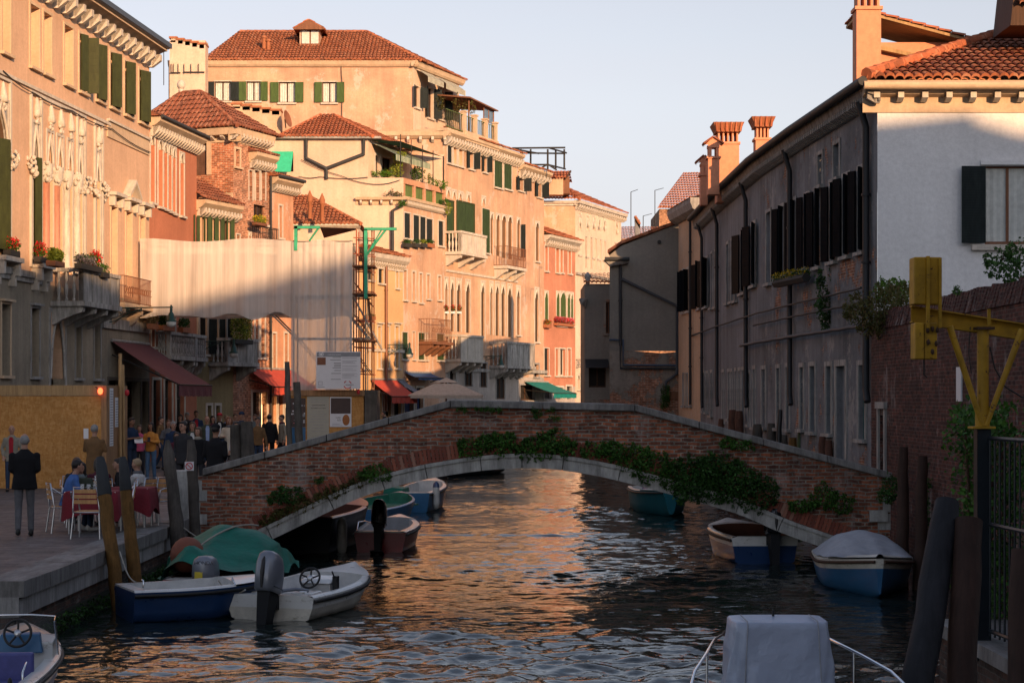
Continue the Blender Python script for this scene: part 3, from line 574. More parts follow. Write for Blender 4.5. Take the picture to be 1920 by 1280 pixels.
while x<6.6:
    s=nrm_(x); l=math.sqrt(1+s*s); p=Vector((x,0,ars(x))); nn=Vector((-s/l,0,1/l)); tt=Vector((1/l,0,s/l)); w2=.031; h=.27+rg.uniform(-.02,.02); o=.016+rg.uniform(-.008,.012)
    if not(-2.1<x<3.9 and rg.random()<.0) :
        q=[]
        for t in (.30,.30+h):
            for (a,yy) in ((-w2,BY0-o),(w2,BY0-o),(w2,BY0+.1),(-w2,BY0+.1)): q.append(p+nn*t+tt*a+Vector((0,yy,0)))
        m.hexa(q,'soldier_brick')
    x+=.076/l*1.0
m.build('soldier_course',H)
def copingrun(y0,y1):
    m=MB(); rg=random.Random(13)
    for (a,za),(b,zb) in zip(top[1:],top[2:]):
        L=math.hypot(b-a,zb-za); n=max(1,int(L/1.25))
        for k in range(n):
            x0=a+(b-a)*k/n+.006; x1=a+(b-a)*(k+1)/n-.006; z0=za+(zb-za)*(x0-a)/(b-a); z1=za+(zb-za)*(x1-a)/(b-a); e=rg.uniform(-.012,.012)
            m.hexa([(x0,y0+e,z0-CT),(x1,y0+e,z1-CT),(x1,y1,z1-CT),(x0,y1,z0-CT),(x0,y0+e,z0),(x1,y0+e,z1),(x1,y1,z1),(x0,y1,z0)],'coping_stone')
    return m.build('coping',H,bevel=.018)
copingrun(BY0-.07,BY0+.38); copingrun(BY1-.38,BY1+.07)
m=MB()
for z,wd in ((1.56,.2),(1.36,.3),(1.12,.16),(.9,.3),(.62,.18)): m.box((-6.32,BY0-.02,z-.1),(-6.32+wd,BY0+.3,z+.1),'arch_stone')
m.build('quoin',H); m=MB()
for z,wd in ((1.2,.14),(.85,.24)): m.box((7.46-wd,BY0-.015,z-.16),(7.47,BY0+.3,z+.16),'arch_stone')
m.box((7.05,BY0-.1,.86),(7.4,BY0+.1,1.08),'arch_stone'); m.build('quoin',H)
m=MB(); m.box((-6.75,BY0-.05,ZQ),(-6.3,BY0+.38,1.86),'arch_stone'); m.build('end_pier',H,bevel=.02)
def pt(t,k=0): return (-12.8+.375*t-.927*k, 73.6+.927*t+.375*k)
def allwalls(H,f,L,dep,z0,z1,holes,mat,name='wall',base=None,zb=None,rmat=None,rec=.22):
    m=MB(); zz=zb if base else z0
    if base: wall(m,f,0,L,z0,zb,holes,base,rec,rmat)
    wall(m,f,0,L,zz,z1,holes,mat,rec,rmat)
    a,b,c,d=f.P(0,0,0),f.P(L,0,0),f.P(L,-dep,0),f.P(0,-dep,0); up=lambda p,z: (p.x,p.y,z)
    for p,q in ((b,c),(c,d),(d,a)): m.face([up(p,z0),up(q,z0),up(q,z1),up(p,z1)],mat)
    m.face([up(a,z1),up(b,z1),up(c,z1),up(d,z1)],mat)
    return m.build(name,H)
DC=((.0,.0),(.08,.0),(.08,.08),(.22,.12),(.42,.28),(.45,.42),(0,.42))
def roofside(H,f,L,dep,z,over=.5,rise=.36,mat='roof_tile',hip0=0,hip1=0,name='roof'):
    """two slopes: ridge parallel to the facade"""
    m=MB(); hd=dep/2; zr=z+(hd+over)*rise
    a=f.P(-over*.3,over,z);b=f.P(L+over*.3,over,z);c=f.P(L-hip1,-hd,zr);d=f.P(hip0,-hd,zr); e=f.P(-over*.3,-dep-over,z);g_=f.P(L+over*.3,-dep-over,z)
    roofplane(m,a,b,c,d,mat); m.face([e,d,c,g_],mat); m.face([a,d,e],mat); m.face([b,g_,c],mat); m.face([a,e,g_,b],mat)
    ridge(m,d,c,mat); 
    return m.build(name,H)
# ================= A: ochre palace at the left
fA=Fac((-15.82,44),(-13.6,68)); A=empty('palace',(-13.6,68,ZQ),'ochre gothic palace with tall green shutters and flowered stone balcony at left','palace'); hA=[]; LA=fA.L
for a,b,c,d,sh in ((-60,-30,-60,40,0),(3,19,-35,62,0),(56,73,-5,85,0),(81,96,10,98,0),(120,136,20,125,0),(148,161,35,137,2),(180,194,62,160,1),(206,221,84,161,1),(233,247,103,175,1),(260,275,121,190,1)):
    s='open' if sh else None
    window(A,fA,hA,a,c,b,d,sur='ochre_trim',sw=.09,shut=s,scol='shut_olive',ang=(28,14) if sh==1 else (20,100),pane='glass' if sh else 'pale_reveal',frame='wood_dark' if sh else None,mull=1,rec=.3,uzb=None if 0 else (lambda u0,u1:(u0,u1,13.45,15.35))(*sorted((fA.u(a),fA.u(b)))))
# piano nobile gothic windows
GZ=(7.35,11.75)
def gothic(px0,px1,z0,z1,shut=None,spr=None,pane='dark_room',**k):
    pane='opening_shade_brown'
    u0,u1=sorted((fA.u(px0),fA.u(px1)))
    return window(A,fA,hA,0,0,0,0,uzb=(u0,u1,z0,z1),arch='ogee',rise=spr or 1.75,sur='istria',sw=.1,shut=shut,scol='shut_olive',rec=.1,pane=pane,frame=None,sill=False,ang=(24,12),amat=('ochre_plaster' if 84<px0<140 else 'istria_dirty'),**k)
gothic(-12,14,7.6,12.0,'open',spr=1.15,pane='wood_brown'); gothic(61,73,7.5,11.75,'open',spr=1.05,pane='wood_brown')
for a,b in ((88,99),(107,117),(126.5,135)): gothic(a,b,7.3,11.65,spr=.95,pane='wood_brown')
gothic(146.5,154,7.4,11.7,spr=1.0,pane='wood_brown'); gothic(180,187.5,7.4,11.7,spr=1.0,pane='wood_brown')
for px in (83,102.5,121.5,140.5,158,176,191,56,20): # columns and capitals
    m=MB()
    u=fA.u(px); pm='pink_marble' if px in (83,102.5) else 'istria'
    if px in (83,102.5,121.5,140.5): m.lathe([(.17,7.35),(.17,7.5),(.13,7.56),(.125,10.0),(.14,10.02)],pm,Matrix.Translation(fA.P(u,.05,0)),12); m.lathe([(.14,10.02),(.2,10.2),(.24,10.5),(.24,10.6)],'istria',Matrix.Translation(fA.P(u,.05,0)),12)
    # carved foliage capital
    rg=random.Random(int(px)); 
    for _ in range(26):
        c=fA.P(u+rg.uniform(-.26,.26),rg.uniform(-.02,.2),10.38+rg.uniform(-.3,.26)); m.ell(c,(rg.uniform(.04,.09),rg.uniform(.04,.08),rg.uniform(.05,.1)),'istria',None,6,4)
    m.build('capital' if px not in (83,102.5,121.5,140.5) else 'column',A)
for px in (67,93.5,112,131,150.5,183.5,4): # crockets and finials over the arches
    m=MB()
    u=fA.u(px); rg=random.Random(int(px)+50)
    m.lathe([(.02,.62),(.06,.55),(.13,.2),(.16,.02),(.05,0)],'istria',Matrix.Translation(fA.P(u,.03,11.95)),8)
    for t in range(6): m.ell(fA.P(u+rg.uniform(-.12,.12),.05,11.75+rg.uniform(0,.25)),(.07,.06,.07),'istria',None,6,4)
    m.build('arch_finial',A)
for a,b in ((56,76),(143,158),(176,191),(-20,18)): # framed marble panels
    m=MB(); u0,u1=fA.u(a),fA.u(b); fb(m,fA,u0-.03,u0+.07,0,.07,7.3,12.62,'istria'); fb(m,fA,u1-.07,u1+.03,0,.07,7.3,12.62,'istria'); fb(m,fA,u0-.03,u1+.03,0,.072,12.62,12.7,'istria'); m.build('marble_panel',A)
m=MB()
u0,u1=fA.u(78),fA.u(141); fb(m,fA,u0,u1,0,.06,12.6,12.7,'istria'); fb(m,fA,fA.u(-30),fA.u(205),0,.07,12.76,12.86,'istria')
m.build('string_course',A); m=MB(); u0,u1=fA.u(200),fA.u(278); fb(m,fA,u0,u1,0,.05,12.35,12.9,'ochre_trim'); fb(m,fA,u0,u1,0,.12,12.9,12.98,'istria')
m.build('string_course',A); m=MB(); fb(m,fA,fA.u(-30),fA.u(90),0,.14,6.95,7.14,'istria_dirty'); fb(m,fA,fA.u(-30),fA.u(90),0,.08,6.8,6.95,'istria_dirty'); m.build('string_course',A); m=MB(); fb(m,fA,fA.u(190),fA.u(278),0,.1,5.7,6.05,'istria_dirty')
m.build('string_course',A)
# pedimented windows with iron balcony
for a,b,pd in ((208,219,0),(236,247,1),(262,271,0)):
    u0,u1=fA.u(a),fA.u(b); window(A,fA,hA,0,0,0,0,uzb=(u0,u1,6.95,10.0),sur='ochre_trim',sw=.1,rec=.32,pane='pale_reveal',frame=None,sill=False)
    m=MB(); fb(m,fA,u0-.3,u1+.3,0,.3,10.35,10.47,'istria')
    for s in (u0-.2,u1+.06): fb(m,fA,s,s+.14,0,.22,10.0,10.35,'istria')
    if pd:
        for s,e in ((u0-.34,(u0+u1)/2),(u1+.34,(u0+u1)/2)): m.hexa([fA.P(s,.3,10.47),fA.P(s,0,10.47),fA.P(e,0,11.02),fA.P(e,.3,11.02),fA.P(s,.3,10.57),fA.P(s,0,10.57),fA.P(e,0,11.15),fA.P(e,.3,11.15)],'istria')
    m.build('pediment',A)
balcony(A,fA,fA.u(204),fA.u(273),6.6,.95,.55,'rust_iron',3,'ochre_trim')
balcony(A,fA,fA.u(96),fA.u(168),6.35,1.05,1.05,'stone',4,'istria_dirty',solid=True)
for a,b in ((-12,18),(60,78)):
    m=MB(); u0,u1=fA.u(a),fA.u(b); fb(m,fA,u0-.1,u1+.1,0,.42,7.28,7.42,'istria')
    for s in (u0-.05,u1-.1): fb(m,fA,s,s+.15,0,.34,6.9,7.28,'istria'); fb(m,fA,s,s+.15,0,.2,6.6,6.9,'istria')
    m.build('console',A)
# ground floor openings
for a,b,y0,y1 in ((2,19,578,700),(58,73,577,703),(141,152,577,703),(176,188,577,703)):
    pn='shut_blue' if a==2 else 'dark_room'
    u0,u1=fA.u(a),fA.u(b); window(A,fA,hA,0,0,0,0,uzb=(u0,u1,3.95,6.05),sur='grey_stone' if a!=2 else 'ochre_trim',sw=.06,rec=.3,pane=pn,frame=None,head=.3,sill=True)
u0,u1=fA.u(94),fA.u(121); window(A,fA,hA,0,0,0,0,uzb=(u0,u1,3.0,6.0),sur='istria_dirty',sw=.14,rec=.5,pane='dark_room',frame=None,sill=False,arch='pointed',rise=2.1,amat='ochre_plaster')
for a,b in ((203,232),(236,262),(265,277)): # shop openings below the awning
    u0,u1=fA.u(a),fA.u(b); window(A,fA,hA,0,0,0,0,uzb=(u0,u1,ZQ,3.9),sur='wood_grey',sw=.12,rec=.35,pane='dark_room',frame='wood_dark',sill=False,name='shop_window')
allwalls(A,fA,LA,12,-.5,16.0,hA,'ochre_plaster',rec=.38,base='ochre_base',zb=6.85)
cornice(A,fA,-1,LA+.25,16.0,((0,0),(.1,0),(.1,.1),(.5,.28),(.62,.3),(.62,.42),(0,.42)),.78,.22,.36,.5,'ochre_trim',dmat='istria',gut='gutter_dark')
m=MB(); m.face([fA.P(-1,.72,16.44),fA.P(LA+.4,.72,16.44),fA.P(LA+.4,-6,18.2),fA.P(-1,-6,18.2)],'roof_tile_dark'); m.face([fA.P(-1,-12.5,16.44),fA.P(LA+.4,-12.5,16.44),fA.P(LA+.4,-6,18.2),fA.P(-1,-6,18.2)][::-1],'roof_tile_dark'); m.face([fA.P(LA+.4,.72,16.44),fA.P(LA+.4,-12.5,16.44),fA.P(LA+.4,-6,18.2)],'ochre_trim'); fb(m,fA,-1,LA+.4,.6,.76,16.42,16.6,'gutter_dark'); m.build('roof',A)
m=MB()
for k in range(14): pass
# ================= B: red house with tall white arches
fB=Fac((-13.6,68.02),(-12.8,73.6)); B=empty('house',(-13.2,71,ZQ),'narrow red house with tall white round arched windows beside the ochre palace','house'); hB=[]
for a,b,y0,y1 in ((281.5,290,253,380),(296,305,262,388),(306.5,313.5,268,392),(315,321.5,273,396),(323,329,278,400),(337,344.5,288,405)):
    window(B,fB,hB,a,y0,b,y1,arch='round',rise=.35,sur='istria',sw=.07,pane='pale_reveal',rec=.2,frame=None,sill=True)
for a,b,y0,y1 in ((283,290,585,650),(297,312,590,652),(315,328,592,655),(338,346,590,660)): window(B,fB,hB,a,y0,b,y1,pane='curtain_white',rec=.15,frame='istria',sur='istria',sw=.05)
for a,b in ((286,300),(308,322),(330,345)): window(B,fB,hB,a,712,b,819,pane='dark_room',frame='wood_grey',sill=False,name='shop_window')
allwalls(B,fB,fB.L,8,-.5,13.35,hB,'red_plaster')
cornice(B,fB,-.0,fB.L+.1,13.4,DC,.3,.12,.28,.36,'ochre_trim',dmat='istria',gut='lead'); roofside(B,fB,fB.L,8,13.85,.45,.33,'roof_tile_dark')
balcony(B,fB,.6,fB.L-1.9,4.9,.9,.6,'stone',3,'istria_dirty'); balcony(B,fB,fB.L-1.6,fB.L-.3,4.9,.9,.5,'stone',2,'istria_dirty')
m=MB(); fb(m,fB,0,fB.L,0,.1,9.1,9.25,'ochre_trim'); m.build('string_course',B); m=MB(); fb(m,fB,0,fB.L,0,.06,8.2,8.32,'ochre_trim'); m.build('string_course',B)
# ================= C: low ochre house with green shutters
fC=Fac(pt(0.02),pt(2.86)); C=empty('house',(*pt(1.4),ZQ),'low buff house with dark green shutters under the brick tower','house'); hC=[]
for a,b in ((360,366),(379,386),(392,399),(404,411),(421,429)): window(C,fC,hC,a,403,b,456,shut='open',scol='shut_green',ang=(130,120),sur=None,sill=False)
for a,b in ((374,389),(398,409),(414,424)): window(C,fC,hC,a,592,b,664,shut='open',scol='shut_dark',ang=(120,110),pane='glass_dark')
for a,b in ((388,396),(404,412)): window(C,fC,hC,a,760,b,800,pane='glass_dark')
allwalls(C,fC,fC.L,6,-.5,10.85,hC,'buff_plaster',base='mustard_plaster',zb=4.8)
cornice(C,fC,-.05,fC.L+.15,10.9,DC,.24,.1,.24,.4,'ochre_trim',dmat='istria'); m=MB(); roofplane(m,fC.P(-.1,.5,11.35),fC.P(fC.L+.1,.5,11.35),fC.P(fC.L+.05,-1.6,12.5),fC.P(-.1,-1.6,12.5),'roof_tile_dark'); m.build('roof',C)
balcony(C,fC,.9,fC.L+.5,4.75,1.0,.9,'stone',2,'istria_dirty',solid=True)
# ================= tower
fT1=Fac(pt(2.86,4.8),pt(2.86,0)); fT2=Fac(pt(2.86),pt(4.2)); T=empty('brick_tower',(*pt(3.5,1),ZQ),'square brick tower with hipped tile roof and boarded window behind the red house','tower')
ht=[];h2=[]; m=MB(); window(T,fT1,ht,353,268,388,329,pane='shut_brown',frame=None,sur='ochre_trim',sw=.22,rec=.1,sill=False)
window(T,fT2,h2,441,280,449,313,pane='pale_reveal',frame=None,sur='ochre_trim',sw=.1); window(T,fT2,h2,443,440,449,470,pane='pale_reveal',frame=None,sur='istria',sw=.05)
wall(m,fT1,0,fT1.L,3,14.35,ht,'tower_brick',.1); wall(m,fT2,0,fT2.L+.0,-.5,14.35,h2,'house_brick',.2)
m.face([(*pt(2.86,4.8),3),(*pt(2.86,4.8),14.35),(*pt(5.6,4.8),14.35),(*pt(5.6,4.8),3)],'house_brick'); m.face([(*pt(5.6,4.8),3),(*pt(5.6,0),3),(*pt(5.6,0),14.35),(*pt(5.6,4.8),14.35)],'house_brick')
m.build('wall',T); m=MB()
for u in (fT1.L-.9,): m.hexa([fT1.P(u,.05,11.2),fT1.P(fT1.L,.05,11.2),fT1.P(fT1.L,0,11.2),fT1.P(u,0,11.2),fT1.P(u+.3,.05,11.9),fT1.P(fT1.L,.05,11.9),fT1.P(fT1.L,0,11.9),fT1.P(u+.3,0,11.9)],'ochre_trim')
m.build('render_patch',T)
cornice(T,fT1,-.1,fT1.L+.4,14.3,((0,-.25),(.04,-.25),(.04,0),(.35,.02),(.42,.3),(0,.3)),.5,.16,.16,.3,'ochre_trim',dmat='istria'); cornice(T,fT2,-.4,2.9,14.3,((0,-.25),(.04,-.25),(.04,0),(.35,.02),(.42,.3),(0,.3)),.26,.1,.2,.38,'ochre_trim',dmat='istria')
m=MB(); a_=[fT1.P(-.4,.5,14.64),fT1.P(fT1.L+.5,.5,14.64),fT1.P(fT1.L+.5,-3.4,14.64),fT1.P(-.4,-3.4,14.64)]; r0=fT1.P(1.3,-1.5,16.55); r1=fT1.P(2.3,-1.5,16.55)
roofplane(m,a_[0],a_[1],r1,r0,'roof_tile_dark',.22); roofplane(m,a_[1],a_[2],r1,r1,'roof_tile_dark',.22); m.face([a_[2],a_[3],r0,r1],'roof_tile_dark'); m.face([a_[3],a_[0],r0],'roof_tile_dark'); ridge(m,a_[1],r1,'roof_tile_dark'); ridge(m,r0,r1,'roof_tile_dark'); ridge(m,a_[0],r0,'roof_tile_dark'); m.build('roof',T)
m=MB(); m.ell(r0+Vector((0,0,.35)),(.18,.18,.22),'istria'); m.ell(r0+Vector((0,0,.1)),(.12,.12,.12),'istria'); m.build('finial',T)
# ================= D brick, E salmon
fD=Fac(pt(4.2),pt(5.93)); D=empty('house',(*pt(5),ZQ),'narrow brick house with triple window and planted ledge','house'); hD=[]
for a,b in ((466.5,473),(477,486),(489,497)): window(D,fD,hD,a,320,b,376,frame='istria',sur='istria',sw=.05,pane='glass_blue',sill=False)
window(D,fD,hD,476,385,498,420,pane='glass_dark',sur=None,frame='wood_dark'); window(D,fD,hD,466,436,470,452,arch='round',rise=.15,sur='istria',sw=.05,frame=None)
for a,b in ((462,470),(478,484),(488,496)): window(D,fD,hD,a,590,b,670,frame='istria',sur='istria',sw=.08,pane='pale_reveal')
window(D,fD,hD,473,735,486,816,pane='dark_room',frame='wood_dark',sill=False,name='door'); window(D,fD,hD,489,735,500,812,pane='shop_light',frame='wood_dark',sill=False,name='shop_window')
allwalls(D,fD,fD.L,6,-.5,13.3,hD,'house_brick')
cornice(D,fD,-.05,fD.L+.1,13.35,DC,.22,.1,.24,.36,'ochre_trim',dmat='istria'); roofside(D,fD,fD.L,6,13.8,.45,.3,'roof_tile_dark')
balcony(D,fD,.25,fD.L-.1,9.6,1.0,.5,'iron',2,'istria'); pipe(D,[fD.P(fD.L-.05,.1,13),fD.P(fD.L-.05,.1,1)],.05,'lead_dark')
fE=Fac(pt(5.95),pt(8.06)); E=empty('house',(*pt(7),ZQ),'slim salmon plaster house with pale window reveals next to the brick house','house'); hE=[]
window(E,fE,hE,523,386,528.5,446,pane='pale_reveal',frame=None,sur='istria',sw=.08)
for a,b in ((511,517),(533,539)): window(E,fE,hE,a,625,b,700,pane='pale_reveal',frame=None,sur='istria',sw=.08)
for a,b in ((508,518),(522,530),(534,545)): window(E,fE,hE,a,742,b,812,pane='shop_light' if a!=522 else 'glass_dark',frame='wood_dark',sill=False,name='shop_window')
allwalls(E,fE,fE.L,6,-.5,12.45,hE,'salmon_plaster'); cornice(E,fE,-.02,fE.L+.2,12.5,DC,.22,.1,.2,.34,'ochre_trim',dmat='istria',gut='lead'); roofside(E,fE,fE.L,6,12.95,.45,.3,'roof_tile')
# ================= F' tiled house behind the scaffold
YF=88.; X0=(540-960)/F*YF; X1=(672-960)/F*YF; fP=Fac((X0,YF),(X1,YF)); P1=empty('house',((X0+X1)/2,YF,ZQ),'low house with red tiled roof and two thin terracotta chimney pots behind the scaffold','house')
allwalls(P1,fP,fP.L,4,-.5,11.55,[],'cream_plaster')
m=MB(); ze=11.7; a,b=fP.P(-2,.3,ze),fP.P(fP.L+.15,.3,ze); r0,r1=fP.P(-2,-3.4,13.5),fP.P(.6,-3.4,13.45)
roofplane(m,a,b,r1,r0,'roof_tile',.2); m.face([b,fP.P(fP.L+.15,-4.3,ze),r1],'roof_tile'); m.face([r0,r1,fP.P(fP.L+.15,-4.3,ze),fP.P(-2,-4.3,ze)],'roof_tile'); ridge(m,b,r1,'roof_tile'); m.build('roof',P1); cornice(P1,fP,-2,fP.L+.1,11.5,((0,0),(.1,0),(.25,.12),(.25,.2),(0,.2)))
for px,y in ((581,375),(604,380)):
    m=MB(); p=at(px,y,86.5); m.lathe([(.1,-.9),(.1,-.1),(.16,-.05),(.13,.0),(.15,.12),(.02,.45)],'terracotta',Matrix.Translation(p),10); m.build('chimney_pot',P1)
# ================= F yellow
fF=Fac(pt(15.5),pt(19.48)); Fh=empty('house',(*pt(17.5),ZQ),'yellow three storey house with brown downpipe beyond the scaffold','house'); hF=[]
for a,b,y0,y1,s in ((689,699,490,525,1),(709,719,490,531,1),(742,746.5,500,540,0)): window(Fh,fF,hF,a,y0,b,y1,pane='glass_dark' if not s else 'shut_dark',frame=None if s else 'wood_dark',sur='istria',sw=.07,shut='closed' if s else None,scol='shut_dark')
for a,b in ((686,692),(708,713.5),(724,729),(741,747)): window(Fh,fF,hF,a,612,b,690,pane='pale_reveal',frame=None,sur='istria',sw=.1,head=.3)
for a,b in ((700,716),(722,733),(738,752)): window(Fh,fF,hF,a,738,b,780,pane='dark_room',frame='wood_dark',sill=False,name='shop_window')
allwalls(Fh,fF,fF.L,4.,-.5,9.9,hF,'yellow_plaster'); cornice(Fh,fF,-.3,fF.L+.0,9.92,((0,-.3),(.05,-.3),(.05,0),(.25,.05),(.38,.2),(.42,.4),(0,.4)),.26,.12,.2,.22,'istria',dmat='istria')
m=MB(); roofplane(m,fF.P(-.2,.45,10.35),fF.P(fF.L,.45,10.35),fF.P(fF.L,-2,11.1),fF.P(.2,-2,11.1),'roof_tile'); m.build('roof',Fh); pipe(Fh,[fF.P(fF.u(721),.1,10.2),fF.P(fF.u(721),.1,2.6)],.07,'copper_pipe')
m=MB(); fb(m,fF,0,fF.L,0,.08,5.55,5.7,'istria'); m.build('string_course',Fh)
# ================= G cream house with roof terrace
YG=pt(19.5)[1]; xg=lambda px,Y=YG:(px-960)/F*Y
Gh=empty('house',(pt(19.5)[0]-3,YG,ZQ),'tall cream house with roof terrace, dark forked downpipe and green box awning','house')
fG=Fac((xg(470),YG),(pt(19.5)[0],YG)); fG2=Fac(pt(19.5),pt(24.68)); hG=[];hG2=[]
for a,b,y0,y1 in ((757.5,769,400,447),(774.5,786,404,455),(786.5,798,407,456),(798.5,811,411,457),(821.5,831,415,461)): window(Gh,fG2,hG2,a,y0,b,y1,shut='closed',scol='shut_teal' if 0 else 'shut_dark',sur='istria',sw=.07,rec=.12,pane='shut_dark',frame=None)
for a,b,y0,y1 in ((756.5,762,507,562),(773,778,510,564),(786,791,513,567),(800,805,515,560),(821,826,518,562)): window(Gh,fG2,hG2,a,y0,b,y1,pane='pale_reveal',frame=None,sur='istria',sw=.09)
for a,b,y0,y1,s in ((753.5,764,623,673,1),(773,778,622,673,0),(784,795,624,674,1),(798,801,625,674,0),(819,832,626,675,1)): window(Gh,fG2,hG2,a,y0,b,y1,pane='pale_reveal',frame=None,sur='istria',sw=.04,shut='closed' if s else None,scol='shut_green',rec=.1 if s else .2)
window(Gh,fG2,hG2,758,727,775,790,shut=None,pane='shut_roller',frame=None,sill=False,name='shop_shutter'); window(Gh,fG2,hG2,780,727,793,790,pane='shut_roller',frame='wood_dark',sill=False,name='shop_shutter')
m=MB(); wall(m,fG,0,fG.L,-.5,14.4,hG,'cream_plaster'); wall(m,fG2,0,fG2.L,-.5,13.25,hG2,'pink_plaster')
# upper storey
xa,xb=xg(470),xg(690); fG3=Fac((xa,YG+.02),(xb,YG+.02)); hg3=[]
window(Gh,fG3,hg3,509,286,550,322,pane='dark_room',frame=None,sur=None,sill=False)
wall(m,fG3,0,fG3.L,14.4,16.35,hg3,'cream_plaster'); d2=Vector((.375,.927)); pb=(xb+.375*5.3,YG+.927*5.3); fG4=Fac((xb,YG+.02),pb); hg4=[]
window(Gh,fG4,hg4,703,292,712,332,pane='curtain_white',frame='wood_dark'); window(Gh,fG4,hg4,716,296,735,336,pane='glass_dark',frame='wood_dark')
wall(m,fG4,0,fG4.L,14.0,16.35,hg4,'cream_plaster'); m.face([(xa,YG,16.35),(xb,YG,16.35),(*pb,16.35),(xa,YG+5,16.35)],'cream_plaster'); m.face([(*pt(19.5),13.35),(*pt(24.68),13.35),(pb[0],pb[1],13.35),(xb,YG,13.35)],'terracotta')
m.face([(xa,YG,-.5),(xa,YG,16.35),(xa,YG+5,16.35),(xa,YG+5,-.5)],'cream_plaster'); m.build('wall',Gh)
cornice(Gh,fG2,-.0,fG2.L,13.15,((0,-.1),(.05,-.1),(.05,.05),(.28,.12),(.34,.25),(0,.25)),.17,.07,.15,.26,'ochre_trim',dmat='istria'); cornice(Gh,fG,fG.L-2.4,fG.L+.2,13.15,((0,-.1),(.05,-.1),(.05,.05),(.28,.12),(.34,.25),(0,.25)),.5,.1,.12,.26,'ochre_trim',dmat='istria')
m=MB(); fb(m,fG2,0,fG2.L,-.2,0,13.42,13.5,'ochre_trim'); fb(m,fG2,0,fG2.L,-.22,.02,14.12,14.4,'salmon_plaster')
for i in range(5): u=i*(fG2.L-.2)/4; fb(m,fG2,u,u+.22,-.2,0.0,13.5,14.12,'salmon_plaster')
fb(m,fG2,.1,fG2.L-.1,-.16,-.1,13.5,14.12,'shut_lime'); m.build('terrace_parapet',Gh)
m=MB(); ze=16.45; e0,e1=(xg(524),YG-.35,ze),(xg(700),YG-.35,ze); rr=(xg(588),YG+3.6,18.15); rr2=(xg(612),YG+3.6,18.15); e2=(xg(700)+2.6,YG+6.5,ze)
roofplane(m,e0,e1,rr2,rr,'roof_tile_red',.2); roofplane(m,e1,e2,rr2,rr2,'roof_tile_red',.2); m.face([e0,rr,(xg(524),YG+7,ze)],'roof_tile_red'); m.face([(xg(524),YG+7,ze),rr,rr2,e2],'roof_tile_red'); ridge(m,e0,rr,'roof_tile_red'); ridge(m,e1,rr2,'roof_tile_red'); m.box((xg(470),YG-.3,16.35),(xg(715),YG+.1,16.46),'grey_stone'); m.build('roof',Gh)
pipe(Gh,[at(574,262,YG-.1),at(574,297,YG-.1),at(612,316,YG-.1),at(612,336,YG-.1)],.09,'lead'); pipe(Gh,[at(682,262,YG-.1),at(682,289,YG-.1),at(612,316,YG-.1)],.09,'lead')
pipe(Gh,[at(762,372,YG-.2),at(752,386,YG-.2),at(736,395,YG-.2),at(736,470,YG-.2)],.08,'lead')
m=MB(); p=at(530,303,YG-.05); m.hexa([at(509,322,YG-.7),at(545,323,YG-.7),at(550,285,YG),at(509,285,YG),at(509,321,YG-.72),at(545,322,YG-.72),at(550,284,YG-.02),at(509,284,YG-.02)],'awning_green'); m.build('box_awning',Gh)
m=MB(); m.face([at(694,262,YG+.2),at(752,255+10,YG+.6),at(833,295,YG+4.6),at(716,268,YG+4.)],'awning_darkgreen')
for px,y,Yy in ((751,334,YG+.1),(771,340,YG+1.2),(792,345,YG+2.3),(812,350,YG+3.5),(832,356,YG+4.7)):
    p=at(px,y,Yy); m.tube([p,p+Vector((0,0,at(px,252+(px-751)*.5,Yy).z-p.z))],.025,'iron',5)
m.build('pergola',Gh)
m=MB(); o=.05; A0=fG4.P(.3,.1,16.2); A1=fG4.P(4.3,.1,16.2); B0=fG4.P(.2,1.45,15.55); B1=fG4.P(4.4,1.45,15.55); m.face([A0,A1,B1,B0],'stripe_teal'); m.face([B0,B1,B1-Vector((0,0,.3)),B0-Vector((0,0,.3))],'stripe_green'); m.build('terrace_awning',Gh)
balcony(Gh,fG2,fG2.u(785),fG2.u(823),5.9+.3,1.15,.75,'wood_brown',4,'wood_brown')
# ================= H the large palace by the bend
fH=Fac(pt(24.7),pt(34.96)); fHf=Fac((xg(640,pt(24.7)[1]),pt(24.7)[1]),pt(24.7)); Hh=empty('palace',(*pt(29,1),ZQ),'weathered peach palace with green glazed loggia, stone balconies and gothic windows','palace'); hH=[]; hHf=[]
def wH(l,f=fH,h=hH,H_=None,**k):
    for a,b,y0,y1 in l: window(H_ or Hh,f,h,a,y0,b,y1,**k)
wH([(838.5,846.5,274,306)],shut='closed',scol='shut_dark',pane='dark_room',sw=.08,rec=.1); wH([(850,856,277,309),(860,867,280,312)],pane='pale_reveal',frame=None,sw=.08)
wH([(878,887,284,317)],shut='open',ang=(175,100),scol='shut_dark',pane='dark_room',frame=None,sw=.08); wH([(905,912,291,323)],shut='open',ang=(170,100),scol='shut_dark',pane='dark_room',frame=None,sw=.08)
wH([(926.5,941,299,352),(944.5,958.5,303,355)],shut='closed',scol='shut_green',pane='pale_reveal',sw=.07,rec=.08,frame=None)
wH([(837,843.5,354,371),(848,854.5,358,375),(859.5,866,361,378),(875,881.5,363,381),(903.5,909.5,370,388)],arch='pointed',rise=.35,sur='istria',sw=.09,pane='peach_plaster',rec=.06,frame=None,sill=False)
wH([(838,850,377,454),(856,889,380,457)],pane='shut_dark',frame='shut_olive',sur='shut_olive',sw=.05,rec=.1,mull=1,shut='closed',scol='shut_green'); wH([(903.5,917,392,474)],shut='closed',scol='shut_green',rec=.05,sw=.04,pane='shut_dark')
wH([(919,924.5,400,478),(930,937,402,480),(940.5,949,404,484),(952,960,406,486)],arch='round',rise=.32,pane='opening_shade_brown',frame=None,sw=.07,rec=.06,sill=False)
